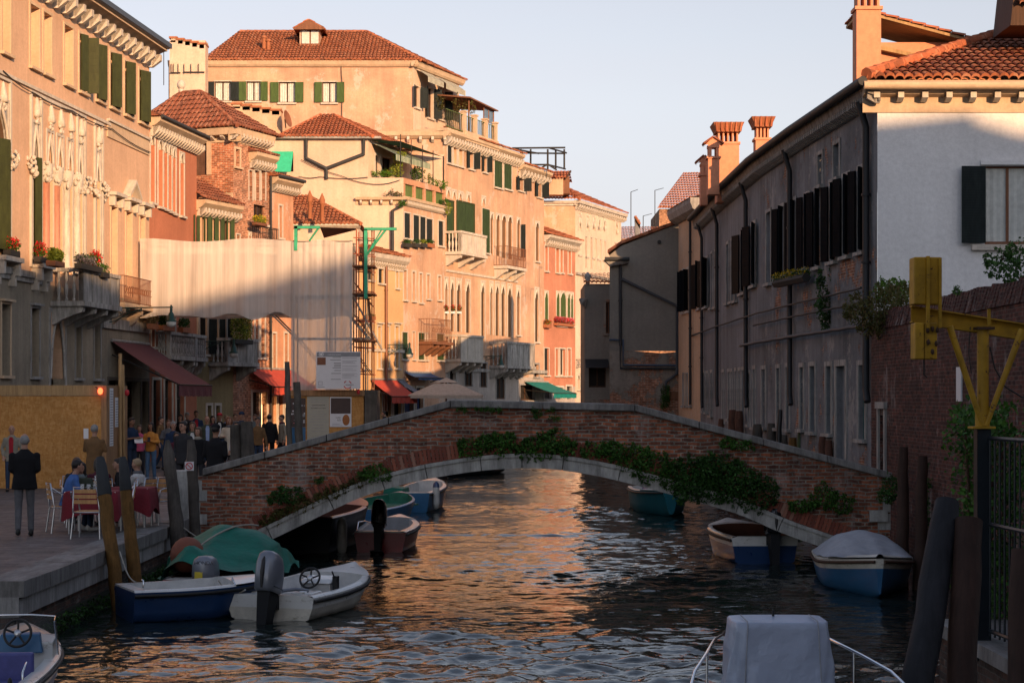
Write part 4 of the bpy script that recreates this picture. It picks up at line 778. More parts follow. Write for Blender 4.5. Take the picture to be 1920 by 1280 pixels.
wH([(833.5,839,521,612),(844.5,851,522,621),(856,863.5,524,622),(873,881,526,624),(901.5,908.5,528,640),(918.5,923.5,529,628),(928.5,935.5,530,629),(939.5,946.5,531,630),(951.5,959,534,632)],arch='ogee',rise=.6,pane='opening_shade',frame=None,sw=.08,rec=.07,sill=False)
wH([(871,885,680,724),(900,912,681,726),(930,946,700,748)],pane='dark_room',frame='wood_dark',sur='grey_stone',sw=.1,sill=False,rec=.08); wH([(842,854,688,712)],arch='round',rise=.3,pane='dark_room',frame='iron',sur='grey_stone')
window(Hh,fHf,hHf,790,265,800,300,pane='cream_plaster',frame=None,sur=None,sill=False) if 0 else None
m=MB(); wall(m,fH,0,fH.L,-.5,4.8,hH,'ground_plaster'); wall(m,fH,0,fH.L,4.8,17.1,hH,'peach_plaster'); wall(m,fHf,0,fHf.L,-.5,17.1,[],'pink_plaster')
a,b=pt(34.96),pt(34.96,10); m.face([(*a,-.5),(*b,-.5),(*b,17.1),(*a,17.1)],'peach_plaster'); e=(xg(640,pt(24.7)[1]),pt(24.7)[1]); m.face([(*pt(24.7),17.1),(*a,17.1),(*b,17.1),(e[0],e[1]+8,17.1),(*e,17.1)],'terracotta'); m.build('wall',Hh)
m=MB(); fb(m,fHf,fHf.u(778),fHf.u(832),0,.04,11.8,16.2,'cream_plaster'); m.build('painted_panel',Hh)
cornice(Hh,fH,-.3,fH.L+.2,17.05,DC,.36,.16,.32,.42,'ochre_trim',dmat='istria'); cornice(Hh,fHf,0,fHf.L+.3,17.05,((0,0),(.1,0),(.3,.15),(.36,.35),(0,.35)),.6,.14,.2,.28,'ochre_trim',dmat='istria')
m=MB(); roofplane(m,fH.P(fH.L-6.6,.5,17.5),fH.P(fH.L+.3,.5,17.5),fH.P(fH.L-.6,-3,18.7),fH.P(fH.L-6.2,-3,18.7),'roof_tile'); m.build('roof',Hh)
m=MB(); fb(m,fH,0,fH.L,0,.09,4.72,4.9,'istria_dirty'); m.build('string_course',Hh); m=MB(); fb(m,fH,0,fH.L,0,.06,10.0,10.12,'istria'); m.build('string_course',Hh)
balcony(Hh,fH,fH.u(835),fH.u(884),11.05,1.1,.9,'stone',3,'istria',solid=True); balcony(Hh,fH,fH.u(926),fH.u(962),10.75,1.1,.8,'rust_iron',3,'istria'); balcony(Hh,fH,fH.u(834),fH.u(878),5.35,1.3,.9,'stone',4,'istria',solid=True); balcony(Hh,fH,fH.u(917),fH.u(970),5.1,1.35,1.1,'stone',5,'istria_dirty',solid=True)
m=MB(); fb(m,fH,fH.u(838),fH.u(888),.75,.8,12.2,14.2,'shut_olive'); m.build('loggia_glazing',Hh) if 0 else None
# H2
fI=Fac(pt(34.98),pt(39.3)); H2=empty('house',(*pt(37),ZQ),'narrow weathered pink house with slightly lower cornice beside the big palace','house'); h2_=[]
wH([(971,981,332,358)],fI,h2_,H2,shut='open',ang=(170,110),scol='shut_dark',pane='dark_room',frame=None,sw=.07); wH([(1006,1015,340,370)],fI,h2_,H2,shut='open',ang=(175,100),scol='shut_dark',pane='shut_dark',frame=None,sw=.07)
wH([(969,975,410,483)],fI,h2_,H2,arch='round',rise=.3,shut='open',ang=(None,100),scol='shut_dark',pane='opening_shade_brown',frame=None,sw=.07,rec=.07); wH([(1004,1010.5,417,490)],fI,h2_,H2,arch='round',rise=.3,pane='opening_shade_brown',frame=None,sw=.08,rec=.07)
wH([(968,974.5,538,628),(1002.5,1009.5,541,641)],fI,h2_,H2,arch='ogee',rise=.6,pane='opening_shade',frame=None,sw=.1,rec=.07)
wH([(966,974,682,706),(1001,1010,683,706),(975,1002,722,750)],fI,h2_,H2,pane='dark_room',frame='wood_dark',sur='grey_stone')
m=MB(); wall(m,fI,0,fI.L,-.5,4.5,h2_,'ground_plaster'); wall(m,fI,0,fI.L,4.5,16.6,h2_,'pink_plaster'); a,b=pt(39.3),pt(39.3,10); m.face([(*a,-.5),(*b,-.5),(*b,16.6),(*a,16.6)],'pink_plaster'); m.build('wall',H2)
cornice(H2,fI,-.0,fI.L+.4,16.5,DC,.5,.16,.36,.42,'ochre_trim',dmat='istria'); m=MB(); roofplane(m,fI.P(0,.5,16.95),fI.P(fI.L+.4,.5,16.95),fI.P(fI.L-.4,-4,18.4),fI.P(0,-4,18.4),'roof_tile'); m.build('roof',H2); m=MB(); fb(m,fI,0,fI.L+.1,0,.2,4.75,4.95,'istria_dirty'); m.build('string_course',H2)
# attic block T with long tiled roof
YT=97.2; xt=lambda px,Y=YT:(px-960)/F*Y
TB=empty('house',(xt(580),YT,17),'tall rear block with long brown tiled roof, dormer and green shuttered attic windows','house'); fT=Fac((xt(316),YT),(xt(775),YT)); hT=[]
for a,b,y0,y1,s in ((402,433,153,190,'k'),(462,489,153,190,'g'),(523,554,154,193,'g'),(604,632,154,193,'g')):
    w_,(u0,u1,z0,z1)=window(TB,fT,hT,a,y0,b,y1,shut='open',scol='shut_dark' if s=='k' else 'shut_bright',ang=(178,178),pane='glass',curtain='curtain_white',sur='istria',sw=.05,frame='wood_dark')
fTs=Fac((xt(775),YT),(xt(775)+.375*6.1,YT+.927*6.1)); hTs=[]
for a,b,y0,y1 in ((776,786,162,202),(800,812,165,222),(820,832,170,224)): window(TB,fTs,hTs,a,y0,b,y1,shut='open',scol='shut_dark',ang=(160,120),pane='glass',sur='istria',sw=.05)
m=MB(); wall(m,fT,0,fT.L,10,21.05,hT,'pink_plaster'); wall(m,fTs,0,fTs.L,17.0,21.05,hTs,'cream_plaster'); q=fTs.P(fTs.L,0,0); m.face([(q.x,q.y,14),(q.x-8,q.y+2,14),(q.x-8,q.y+2,21.05),(q.x,q.y,21.05)],'cream_plaster'); m.build('wall',TB)
cornice(TB,fT,0,fT.L+.3,21.0,((0,0),(.1,0),(.2,.1),(.3,.3),(0,.3)),0,mat='ochre_trim'); cornice(TB,fTs,-.3,fTs.L+.3,21.0,((0,0),(.1,0),(.2,.1),(.3,.3),(0,.3)),0,mat='ochre_trim')
m=MB(); ze=21.32; e0=fT.P(1.9,.35,ze); e1=fT.P(fT.L+.4,.35,ze); r0=fT.P(3.2,-4.2,23.75); r1=(xt(688,YT+4.2),YT+4.2,23.75); e2=fTs.P(fTs.L+.5,.3,ze); e3=fT.P(0,-8.5,ze)
roofplane(m,e0,e1,r1,r0,'roof_tile',.2); roofplane(m,e1,e2,r1,r1,'roof_tile',.2); m.face([e2,e3,r0,r1],'roof_tile'); m.face([e3,e0,r0],'roof_tile'); ridge(m,e1,r1,'roof_tile'); ridge(m,r0,r1,'roof_tile'); m.build('roof',TB)
dm=MB(); Yd=YT+1.9; a,b=xt(555,Yd),xt(606,Yd); zb=CZ+(745-84)/F*Yd; zt=CZ+(745-54)/F*Yd; dm.box((a+.2,Yd,zb-.2),(b-.2,Yd+2.2,zt),'pink_plaster'); dmo=dm.build('dormer',TB)
m=MB(); mp=((a+b)/2,Yd-.4,zt+.42); mq=(mp[0],Yd+2.4,mp[2]); roofplane(m,(a-.1,Yd+2.4,zt-.1),(a-.1,Yd-.4,zt-.1),mp,mq,'roof_tile'); roofplane(m,(b+.1,Yd-.4,zt-.1),(b+.1,Yd+2.4,zt-.1),mq,mp,'roof_tile'); m.face([(a-.1,Yd-.38,zt-.12),(b+.1,Yd-.38,zt-.12),(b+.1,Yd-.38,zt+.02),(mp[0],Yd-.38,mp[2]+.02),(a-.1,Yd-.38,zt+.02)],'wood_brown'); m.build('dormer_roof',dmo)
m=MB(); fd=Fac((a+.2,Yd),(b-.2,Yd)); 
for s in (.12,.62): fb(m,fd,s,s+.42,.02,.05,zb+.05,zt-.12,'curtain_white'); fb(m,fd,s-.04,s+.46,.01,.03,zb,zt-.06,'wood_brown')
m.build('window',dmo)
for px,y0,y1 in ((495,72,92),(503,78,108)): m=MB(); p=at(px,y1,YT+1.2); q=at(px,y0,YT+1.2); m.tube([p,q],.11,'terracotta',8); m.lathe([(.17,0),(.15,.1),(.1,.14)],'terracotta',Matrix.Translation(q),8); m.build('flue',TB)
# awnings and balcony of the attic block
for a_,b_ in ((.25,2.35),(2.6,5.3)):
    m=MB(); A0,A1=fTs.P(a_,.1,20.95),fTs.P(b_,.1,20.95); B0,B1=fTs.P(a_,.75,20.5),fTs.P(b_,.75,20.5); m.face([A0,A1,B1,B0],'stripe_grey'); m.face([B0,B1,B1-Vector((0,0,.3)),B0-Vector((0,0,.3))],'stripe_grey'); m.build('awning',TB)
fbal=Fac(fH.P(-.3,.25,0).xy,fH.P(6.6,.25,0).xy); m=MB(); pz=17.55; fb(m,fbal,0,6.9,-2.2,0,17.45,17.6,'ochre_trim'); fb(m,fbal,2.3,6.9,-.02,.1,17.2,17.75,'ochre_trim')
for u in (2.25,3.75,5.25,6.65): fb(m,fbal,u,u+.25,-.25,.02,17.6,18.75,'ochre_trim'); fb(m,fbal,u-.05,u+.3,-.3,.07,18.75,18.83,'ochre_trim')
bo=m.build('roof_balcony',TB); m=MB()
for u0_,u1_ in ((0,2.25),(2.5,3.75),(4.,5.25),(5.5,6.65)):
    for z_ in (17.7,18.6): m.tube([fbal.P(u0_,-.1,z_),fbal.P(u1_,-.1,z_)],.025,'shut_lime',5)
    n=int((u1_-u0_)/.13)
    for i in range(n+1): u=u0_+(u1_-u0_)*i/n; m.tube([fbal.P(u,-.1,17.65),fbal.P(u+.05*(i%2),-.1,18.6)],.014,'shut_olive',4)
m.build('railing',bo); m=MB()
P0=[fbal.P(u,o,z_) for u,o in ((3.3,-2.3),(6.8,-2.3),(3.3,-.2),(6.8,-.2)) for z_ in (17.6,)]
for p in P0: m.tube([p,p+Vector((0,0,2.0 if p.y<101 else 1.9))],.05,'wood_brown',6)
for u in (5.4,6.1): m.tube([fbal.P(u,-.2,18.7),fbal.P(u,-.2,19.5)],.035,'wood_brown',5)
m.hexa([fbal.P(2.9,.05,19.6),fbal.P(6.95,.05,19.45),fbal.P(6.95,-2.6,19.75),fbal.P(2.9,-2.6,19.95),fbal.P(2.9,.05,19.68),fbal.P(6.95,.05,19.52),fbal.P(6.95,-2.6,19.82),fbal.P(2.9,-2.6,20.02)],'wood_brown'); m.face([fbal.P(5.4,-.2,18.7),fbal.P(6.75,-.2,18.7),fbal.P(6.75,-.2,19.45),fbal.P(5.4,-.2,19.45)],'glass_blue'); m.build('wooden_pergola',TB)
# big chimneys left
def chimney(name,lab,x0,x1,y0,y1,z0,z1,mat,caps='slab',steps=5,group=None):
    c=empty(name,((x0+x1)/2,y0,z0),lab,'chimney',group); m=MB(); m.box((x0,y0,z0),(x1,y1,z1),mat); m.build('stack',c); m=MB()
    if caps=='slab':
        for i in range(steps):
            xa=x0+(x1-x0)*i/steps; xb=x0+(x1-x0)*(i+1)/steps; zz=z1+.14*(1-i/steps); m.box((xa,y0+.02,z1-.3),(xb,y1-.02,zz-.0),mat) if 0 else None
            m.box((xa-.03,y0-.05,z1+.1-.08*i),(xb+.03,y1+.05,z1+.2-.08*i),'terracotta'); m.box((xa+.06,y0,z1-.1-.08*i),(xb-.06,y1,z1+.1-.08*i),mat)
    elif caps=='tile':
        n=max(3,int((x1-x0)/.17)); hz=.34
        for i in range(n+1): xx=x0+.03+(x1-x0-.12)*i/n; m.box((xx,y0+.02,z1),(xx+.06,y1-.02,z1+hz),mat)
        m.box((x0-.04,y0-.04,z1-.08),(x1+.04,y1+.04,z1),mat); m.box((x0-.05,y0-.1,z1+hz),(x1+.05,y1+.1,z1+hz+.07),'terracotta')
        m.hexa([(x0-.05,y0-.1,z1+hz+.07),(x1+.05,y0-.1,z1+hz+.07),(x1+.05,y1+.1,z1+hz+.07),(x0-.05,y1+.1,z1+hz+.07),(x0-.16,y0-.22,z1+hz+.33),(x1+.16,y0-.22,z1+hz+.33),(x1+.16,y1+.22,z1+hz+.33),(x0-.16,y1+.22,z1+hz+.33)],'terracotta')
        k=int((x1-x0+.2)/.14)
        for i in range(k):
            xx=x0-.1+(x1-x0+.2)*(i+.5)/k; m.tube([(xx,y0-.1,z1+hz+.02),(xx+(xx-(x0+x1)/2)*.12,y0-.2,z1+hz+.33)],.05,'roof_tile_red',7)
    elif caps=='gable':
        m.box((x0+.02,y0+.02,z1),(x0+.12,y1,z1+.3),mat); m.box((x1-.12,y0+.02,z1),(x1-.02,y1,z1+.3),mat); m.box((x0-.05,y0-.05,z1-.07),(x1+.05,y1+.05,z1),mat); m.box((x0,y0,z1+.3),(x1,y1,z1+.4),mat); xm=(x0+x1)/2
        roofplane(m,(x0-.12,y1+.08,z1+.4),(x0-.12,y0-.08,z1+.4),(xm,y0-.08,z1+.66),(xm,y1+.08,z1+.66),'roof_tile_red'); roofplane(m,(x1+.12,y0-.08,z1+.4),(x1+.12,y1+.08,z1+.4),(xm,y1+.08,z1+.66),(xm,y0-.08,z1+.66),'roof_tile_red'); m.face([(x0-.1,y0,z1+.4),(x1+.1,y0,z1+.4),(xm,y0,z1+.68)],mat)
    m.build('cap',c); return c
Yc=94.
c=chimney('chimney','broad cream chimney wall with stepped slabs above the tiled roof at left',xt(318,Yc),xt(385,Yc),Yc,Yc+.9,16,CZ+(745-76)/F*Yc,'cream_plaster')
m=MB()
for a,b,y in ((320,339,118+20),(344,384,137)):
    m.box((xt(a,Yc),Yc-.12,CZ+(745-y)/F*Yc),(xt(b,Yc),Yc-.06,CZ+(745-y)/F*Yc+.05),'iron')
for px in (321,325,334,345,358,372): p=at(px,138,Yc-.1); m.tube([p,p+Vector((0,0,.5))],.02,'iron',5)
m.build('iron_bracket',c)
chimney('chimney','wide low cream chimney wall with stepped brick slabs left of the rusty dish',xt(434,93.),xt(526,93.),93.,93.8,14,CZ+(745-200)/F*93,'buff_plaster')
# ================= I gothic white palace at the bend, J coral house
fJ=Fac(pt(39.32),(4.0,115.)); J=empty('house',(3,112.5,ZQ),'small coral red house with bright green arched shutters and flower boxes','house'); hJ=[]
wH([(1021.5,1027,462,508),(1042,1048,465,511),(1050,1055,466,511),(1065,1070.5,468,513)],fJ,hJ,J,pane='pale_reveal',frame=None,sw=.08)
wH([(1021,1027.5,546,610),(1043,1049,547,610),(1050.5,1061,547,611),(1063.5,1069,548,611),(1070,1074.5,549,611)],fJ,hJ,J,arch='pointed',rise=.4,shut='closed',scol='shut_bright',pane='shut_bright',frame=None,sw=.06,rec=.1)
wH([(1020,1029,653,703)],fJ,hJ,J,shut='closed',scol='shut_dark',sw=.06); wH([(1041,1046,654,704),(1049,1060,654,704),(1064,1070,654,704)],fJ,hJ,J,pane='dark_room',frame='istria',sw=.08); wH([(1020,1034,722,748),(1040,1055,726,748),(1062,1072,724,748)],fJ,hJ,J,pane='dark_room',frame='wood_grey',sill=False)
allwalls(J,fJ,fJ.L,4,-.5,12.75,hJ,'coral_plaster',base='ground_plaster',zb=4.0); cornice(J,fJ,0,fJ.L+.2,12.75,DC,.36,.14,.24,.34,'istria')
m=MB(); roofplane(m,fJ.P(0,.5,13.2),fJ.P(fJ.L+.3,.5,13.2),fJ.P(fJ.L+.1,-3,14.4),fJ.P(0,-3.5,14.9),'roof_tile_red'); m.build('roof',J)
fK=Fac((4.02,115.02),(7.45,123.7)); fKs=Fac(((1000-960)/F*115.02,115.02),(4.02,115.02)); I=empty('palace',(5.5,119,ZQ),'pale stone gothic palace with carved upper windows closing the view','palace'); hK=[]
for px in (1087,1101.5,1113,1123,1133,1156): wH([(px-2.2,px+2.2,406,432)],fK,hK,I,arch='ogee',rise=.7,pane='gothic_plaster',rec=.08,frame=None,sur='istria',sw=.13,sill=False)
wH([(1097,1100,444,502),(1107,1110,446,504)],fK,hK,I,pane='glass_dark',frame=None,sw=.08,sill=False,rec=.06); wH([(1115.5,1118.5,448,505),(1124,1127,450,506),(1132.5,1135,452,506),(1152,1155,456,505)],fK,hK,I,pane='pale_reveal',frame=None,sw=.08,sill=False)
wH([(1082,1087,702,730)],fK,hK,I,arch='round',rise=.3,pane='dark_room',frame=None)
m=MB(); wall(m,fK,0,fK.L,-.5,15.5,hK,'gothic_plaster'); wall(m,fKs,0,fKs.L,-.5,15.5,[],'peach_plaster'); m.build('wall',I)
cornice(I,fK,-.2,fK.L+.3,15.45,((0,0),(.1,0),(.1,.1),(.35,.15),(.4,.35),(0,.35)),.42,.12,.22,.36,'istria'); cornice(I,fKs,0,fKs.L+.3,15.45,((0,0),(.1,0),(.1,.1),(.2,.15),(.25,.3),(0,.3)),0,mat='istria')
m=MB(); e0=fKs.P(-3,.3,15.85); e1=fK.P(-.3,.4,15.85); e2=fK.P(fK.L+.4,.4,15.85); rg0=(0.5,119,18.4); rg1=fK.P(5.5,-4,17.9); roofplane(m,e0,e1,rg1,rg0,'roof_tile_red'); roofplane(m,e1,e2,rg1,rg1,'roof_tile_red'); ridge(m,e1,rg1,'roof_tile_red'); m.build('roof',I)
m=MB()
for px in (1087,1101.5,1113,1123,1133,1156):
    u=fK.u(px); m.ell(fK.P(u,.08,14.5),(.1,.1,.2),'istria',None,6,4); m.ell(fK.P(u,.08,15.0),(.08,.08,.1),'istria',None,6,4); fb(m,fK,u-.35,u+.35,.05,.07,12.3,12.42,'istria')
fb(m,fK,0,fK.L,0,.15,11.1,11.25,'istria_dirty'); m.build('carved_capitals',I)
# dormer house on roof
Yd=113.5; dz=lambda y:CZ+(745-y)/F*Yd; xd=lambda px:(px-960)/F*Yd
dm=MB(); dm.box((xd(1012),Yd,dz(365)),(xd(1056),Yd+1.2,dz(333)),'peach_plaster'); dm.box((xd(1056),Yd+.05,dz(363)),(xd(1068),Yd+2.2,dz(330)),'wood_brown'); do=dm.build('dormer',I)
m=MB(); roofplane(m,(xd(1008),Yd-.2,dz(334)),(xd(1061),Yd-.2,dz(334)),(xd(1069),Yd+.8,dz(318.5)),(xd(1018),Yd+.8,dz(319)),'roof_tile_red'); roofplane(m,(xd(1075),Yd+2.3,dz(334)),(xd(1030),Yd+2.3,dz(334)),(xd(1018),Yd+.8,dz(319)),(xd(1069),Yd+.8,dz(318.5)),'roof_tile_red'); m.hexa([(xd(1060),Yd-.2,dz(336)),(xd(1062),Yd-.2,dz(336)),(xd(1072),Yd+.8,dz(320)),(xd(1069),Yd+.8,dz(320)),(xd(1060),Yd-.2,dz(333)),(xd(1062),Yd-.2,dz(333)),(xd(1072),Yd+.8,dz(316.5)),(xd(1069),Yd+.8,dz(316.5))],'wood_dark'); m.build('dormer_roof',do)
# altana
al=empty('roof_deck_frame',at(1018,318,109),'black metal frame of a roof deck standing above the far roofs','roof deck'); m=MB(); Ya=108.5
def ap(px,y,d=0): return at(px,y,Ya+d)
cs=[(976,282,0),(1027,276,0),(1060,285,3.5),(1012,287,3.5)]
for px,y,d in ((977,317,0),(1027,318,0),(1058,318,3.5),(1042,316,1.8),(995,317,3.5)): m.tube([ap(px,y,d),Vector((*ap(px,y,d).xy,ap(px,280,d).z))],.06,'iron',5)
for a,b in (((960,278,0),(1060,277,0)),((976,287,2.5),(1060,288,2.5)),((1027,277,0),(1062,287,3.5)),((960,279,0),(1010,288,3.5)),((985,309,0),(1027,309,0)),((1027,309,0),(1060,317,3.5)),((1010,318,0),(1027,308,0)),((1027,308,0),(1044,319,0))): m.tube([ap(*a),ap(*b)],.055,'iron',5)
m.build('frame',al)

for f_,H_,pts in ((fA,A,[(0,133),(60,176),(130,208),(205,242),(277,286)]),(fG,Gh,[(565,300),(640,330),(700,346),(750,338)]),(fG,Gh,[(560,331),(600,332),(690,333)]),(fT,TB,[(640,125),(642,160),(641,235)])):
    m=MB(); q=[f_.P(f_.u(a),.1,f_.z(a,b)) for a,b in pts]; r=[]
    for a,b in zip(q,q[1:]): r+= [a.lerp(b,t/5)-Vector((0,0,.08*math.sin(PI*t/5))) for t in range(5)]
    m.tube(r+[q[-1]],.018,'iron',5); m.build('cable',H_)
# ================= right bank: long curved row
RP=[(7.75,74.5),(7.68,66),(7.75,56),(8.05,49.8),(8.54,42.4)]
RF=[Fac(RP[i],RP[i+1]) for i in range(4)]; RH=[[] for _ in range(4)]; RPX=[960+x/y*F for x,y in RP]
Rr=empty('row_house',(8.,55,0),'long grey peeling row house with black shutters and white end wall along the canal','row house')
def seg(px):
    for i in range(4):
        if px<RPX[i+1]: return i
    return 3
def rw(a,b,y0,y1,**k):
    i=seg((a+b)/2); window(Rr,RF[i],RH[i],a,y0,b,y1,**{**dict(sur='istria_dirty',sw=.1),**k})
SB=dict(shut='open',scol='shut_black',pane='glass_dark')
for a,b,y0,y1 in ((1310,1316,492,578),(1322,1328,485,575)): rw(a,b,y0,y1,**SB,ang=(165,160))
for a,b,y0,y1 in ((1334,1337,476,577),(1341,1345,471,575),(1363,1367,458,568),(1372,1376,451,565),(1379,1383,448,563)): rw(a,b,y0,y1,pane='grey_plaster',frame=None)
rw(1390,1399,436,549,**SB,ang=(165,165)); rw(1410,1418,420,535,**SB,ang=(160,165)); rw(1438,1446,398,531,pane='grey_plaster',frame=None,rec=.1)
for a,b,y0,y1 in ((1463,1471,388,517),(1486,1493,376,510),(1510,1519,366,503),(1530,1540,356,500),(1558,1569,346,490),(1582,1594,330,480),(1610,1622,316,472)):
    rw(a,b,y0,y1,**SB,ang=(160,152))
for a,b,y0,y1 in ((1535,1543,290,348),(1564,1575,270,334)): rw(a,b,y0,y1,pane='mauve_plaster',frame=None,rec=.25)
GW=dict(pane='shut_teal',frame=None,rec=.1,sw=.12)
for a,b,y0,y1 in ((1319,1322,700,770),(1325.5,1328,700,772),(1333,1336,699,778),(1355,1358,698,790),(1366,1369,697,785),(1371.5,1374,697,790),(1379,1382,696,795),(1386,1389,695,795)): rw(a,b,y0,y1,**{**GW,'pane':'glass_dark'})
rw(1392,1397,694,812,pane='mauve_plaster',frame=None,sw=.12)
for a,b,y0,y1 in ((1404,1407,700,795),(1413,1417,692,800),(1429,1436,692,800),(1457,1462.5,690,802),(1475,1481,688,804),(1501,1507.5,688,804),(1519.5,1529,686,809),(1550,1559.5,686,812),(1611,1623,684,823)): rw(a,b,y0,y1,**GW)
rw(1569,1586,686,880,pane='mauve_plaster',frame=None,sw=.16,rec=.15,sill=False,name='door')
m=MB()
for i in range(4): wall(m,RF[i],0,RF[i].L,-.8,10.3,RH[i],'mauve_plaster' if i<2 else 'grey_plaster',.22)
for k in (0,): m.face([(7.75,74.5,-.8),(14,75,-.8),(14,75,10.3),(7.75,74.5,10.3)][::-1],'mauve_plaster')
m.build('wall',Rr)
for i in range(4): cornice(Rr,RF[i],-.02,RF[i].L+(.3 if i==3 else .02),10.3,((0,-.12),(.05,-.12),(.05,0),(.3,.06),(.36,.26),(0,.26)),.2,.1,.16,.3,'coping_stone',dmat='istria_dirty')
m=MB()
pts=[RF[i].P(0,.46,10.62) for i in range(4)]+[RF[3].P(RF[3].L+.45,.46,10.62)]; m.tube(pts,.11,'lead',10); m.build('gutter',Rr)
# roof of the row
m=MB(); EV=[RF[i].P(0,.4,10.66) for i in range(4)]+[RF[3].P(RF[3].L+.3,.4,10.66)]; RG=[Vector((12.4,75,12.6)),Vector((12.4,66,12.6)),Vector((12.5,57,12.6)),Vector((12.8,51,12.6)),Vector((13.4,47.2,12.75))]
for i in range(4): roofplane(m,EV[i],EV[i+1],RG[i+1],RG[i],'roof_tile_dark')
e0=Vector((8.2,41.95,10.7)); e1=Vector((18.6,41.95,10.7)); roofplane(m,e0,e1,Vector((13.6,47.2,12.9)),Vector((13.3,47.2,12.9)),'roof_tile',.22,.38,.07)
ridge(m,e0+Vector((0,0,.08)),Vector((13.35,47.2,12.98)),'roof_tile_red',.15); m.face([Vector((18.6,41.95,10.7)),(18.6,75,10.7),(12.4,75,12.6),(13.6,47.2,12.9)],'roof_tile_dark'); m.build('roof',Rr)
# white end wall
fW=Fac((8.54,42.38),(18.3,42.38)); hW=[]
w_,bx=window(Rr,fW,hW,1846,311,1936,458,sur=None,pane='glass',curtain='curtain_white',frame='wood_brown',rec=.16,shut='open',scol='shut_dark',ang=(176,None),sill=False,mull=1)
u0,u1,z0,z1=bx; m=MB(); fb(m,fW,u0-.1,u1+.1,0,.06,z1+.02,z1+.13,'white_plaster'); m.build('lintel',Rr); m=MB(); fb(m,fW,u0-.32,u1+.3,0,.12,z0-.14,z0-.01,'istria'); m.build('sill',Rr)
m=MB(); wall(m,fW,0,fW.L,-.8,10.3,hW,'white_plaster',.2); m.face([(18.3,42.38,-.8),(18.3,75,-.8),(18.3,75,10.3),(18.3,42.38,10.3)],'white_plaster'); m.build('end_wall',Rr)
cornice(Rr,fW,-.35,fW.L,10.3,((0,-.35),(.03,-.35),(.03,0),(.2,.05),(.3,.12),(.38,.18),(.4,.34),(.0,.34)),.54,.14,.12,.3,'ochre_trim',dmat='istria')
m=MB(); m.tube([fW.P(-.4,.42,10.52),fW.P(fW.L,.42,10.52)],.1,'ochre_trim',10); m.build('gutter',Rr)
# pipes on the canal side
def rpt(px,z,o=.12): i=seg(px); f=RF[i]; return f.P(f.u(px,0),o,z)
for px,zb,rr in ((1633,3.2,.085),(1488.5,3.1,.075),(1405,3.0,.075),(1350,3.0,.07),(1321,2.9,.06)):
    top_=rpt(px,10.3,.3); a=rpt(px,9.7); b=rpt(px,zb+.3); pipe(Rr,[top_,a,b,b+Vector((.0,-.18,-.3))],rr,'lead_dark')
for z,r_,a,b,mt in ((5.0,.05,1400,1630,'zinc'),(5.9,.03,1300,1630,'lead'),(5.55,.03,1425,1625,'lead')):
    pts=[rpt(a+(b-a)*i/30,z+(.006*math.sin(i*1.7)),.2) for i in range(31)]; pipe(Rr,pts,r_,mt,'wall_pipe')
m=MB(); rg=random.Random(3)
# chimneys
xr=lambda px,Y:(px-960)/F*Y; zr_=lambda y,Y:CZ+(745-y)/F*Y
def ch(px0,px1,yt,Y,mat,cap,lab,zb=10.9,d=.55): return chimney('chimney',lab,xr(px0,Y),xr(px1,Y),Y,Y+d,zb,zr_(yt,Y),mat,cap,group=None)
ch(1606,1652,12,43.2,'stucco_pink','tile','tall salmon chimney at the near corner of the row house roof',10.6,.5)
ch(1345,1386,266,64,'stucco_pink','tile','widest salmon chimney with flared tile crown over the row house',10.2,.8)
ch(1328,1349,293,62.5,'stucco_pink','gable','slim salmon chimney with little gabled cap in front of the widest chimney',10.3,.5)
ch(1314,1327,326,66,'stucco_pink','gable','shortest salmon chimney with little gabled cap, left of the others',10.3,.5)
ch(1417,1444,258,60,'stucco_pink','tile','small chimney with flared tile crown standing alone to the right',10.9,.6)
ch(1191,1200,412,92,'grey_plaster','slab','thin grey chimney on the low roof behind the gable wall',9,.4)
# dormer wall at roof near chimney
P=empty('roof_house',(10.6,47.5,11),'salmon attic with overhanging tiled roof behind the near chimney','attic'); m=MB(); m.box((9.05,46.0,10.9),(12.4,47.4,12.3),'stucco_pink'); m.build('wall',P); m=MB(); roofplane(m,(8.6,45.6,13.05),(8.6,50.4,13.05),(8.6,50.4,13.06),(8.6,45.6,13.06),'roof_tile_red') if 0 else None
m.hexa([(8.75,45.5,12.95),(12.7,45.5,11.9),(12.7,47.5,11.9),(8.75,47.5,12.95),(8.75,45.5,13.02),(12.7,45.5,11.97),(12.7,47.5,11.97),(8.75,47.5,13.02)],'wood_pale'); roofplane(m,(12.7,45.45,11.98),(12.7,47.5,11.98),(8.7,47.5,13.05),(8.7,45.45,13.05),'roof_tile_red'); m.hexa([(9.2,45.8,12.1),(12,45.8,11.5),(12,46,11.5),(9.2,46,12.1),(9.2,45.8,12.2),(12,45.8,11.6),(12,46,11.6),(9.2,46,12.2)],'wood_pale'); m.build('roof',P)
P=empty('roof_lantern',(11.9,43.6,12),'dark wooden dormer corner at the top right edge','dormer'); m=MB(); m.hexa([(11.93,43.4,12.2),(13.5,43.4,12.2),(13.5,45,12.2),(11.93,45,12.2),(12.08,43.4,13.6),(13.8,43.4,13.6),(13.8,45,13.6),(12.08,45,13.6)],'wood_dark'); m.build('body',P); m=MB(); roofplane(m,(12.1,43.2,12.7),(13.9,43.2,12.7),(13.9,45,13.6),(11.9,45,13.6),'roof_tile_dark'); m.build('roof',P)
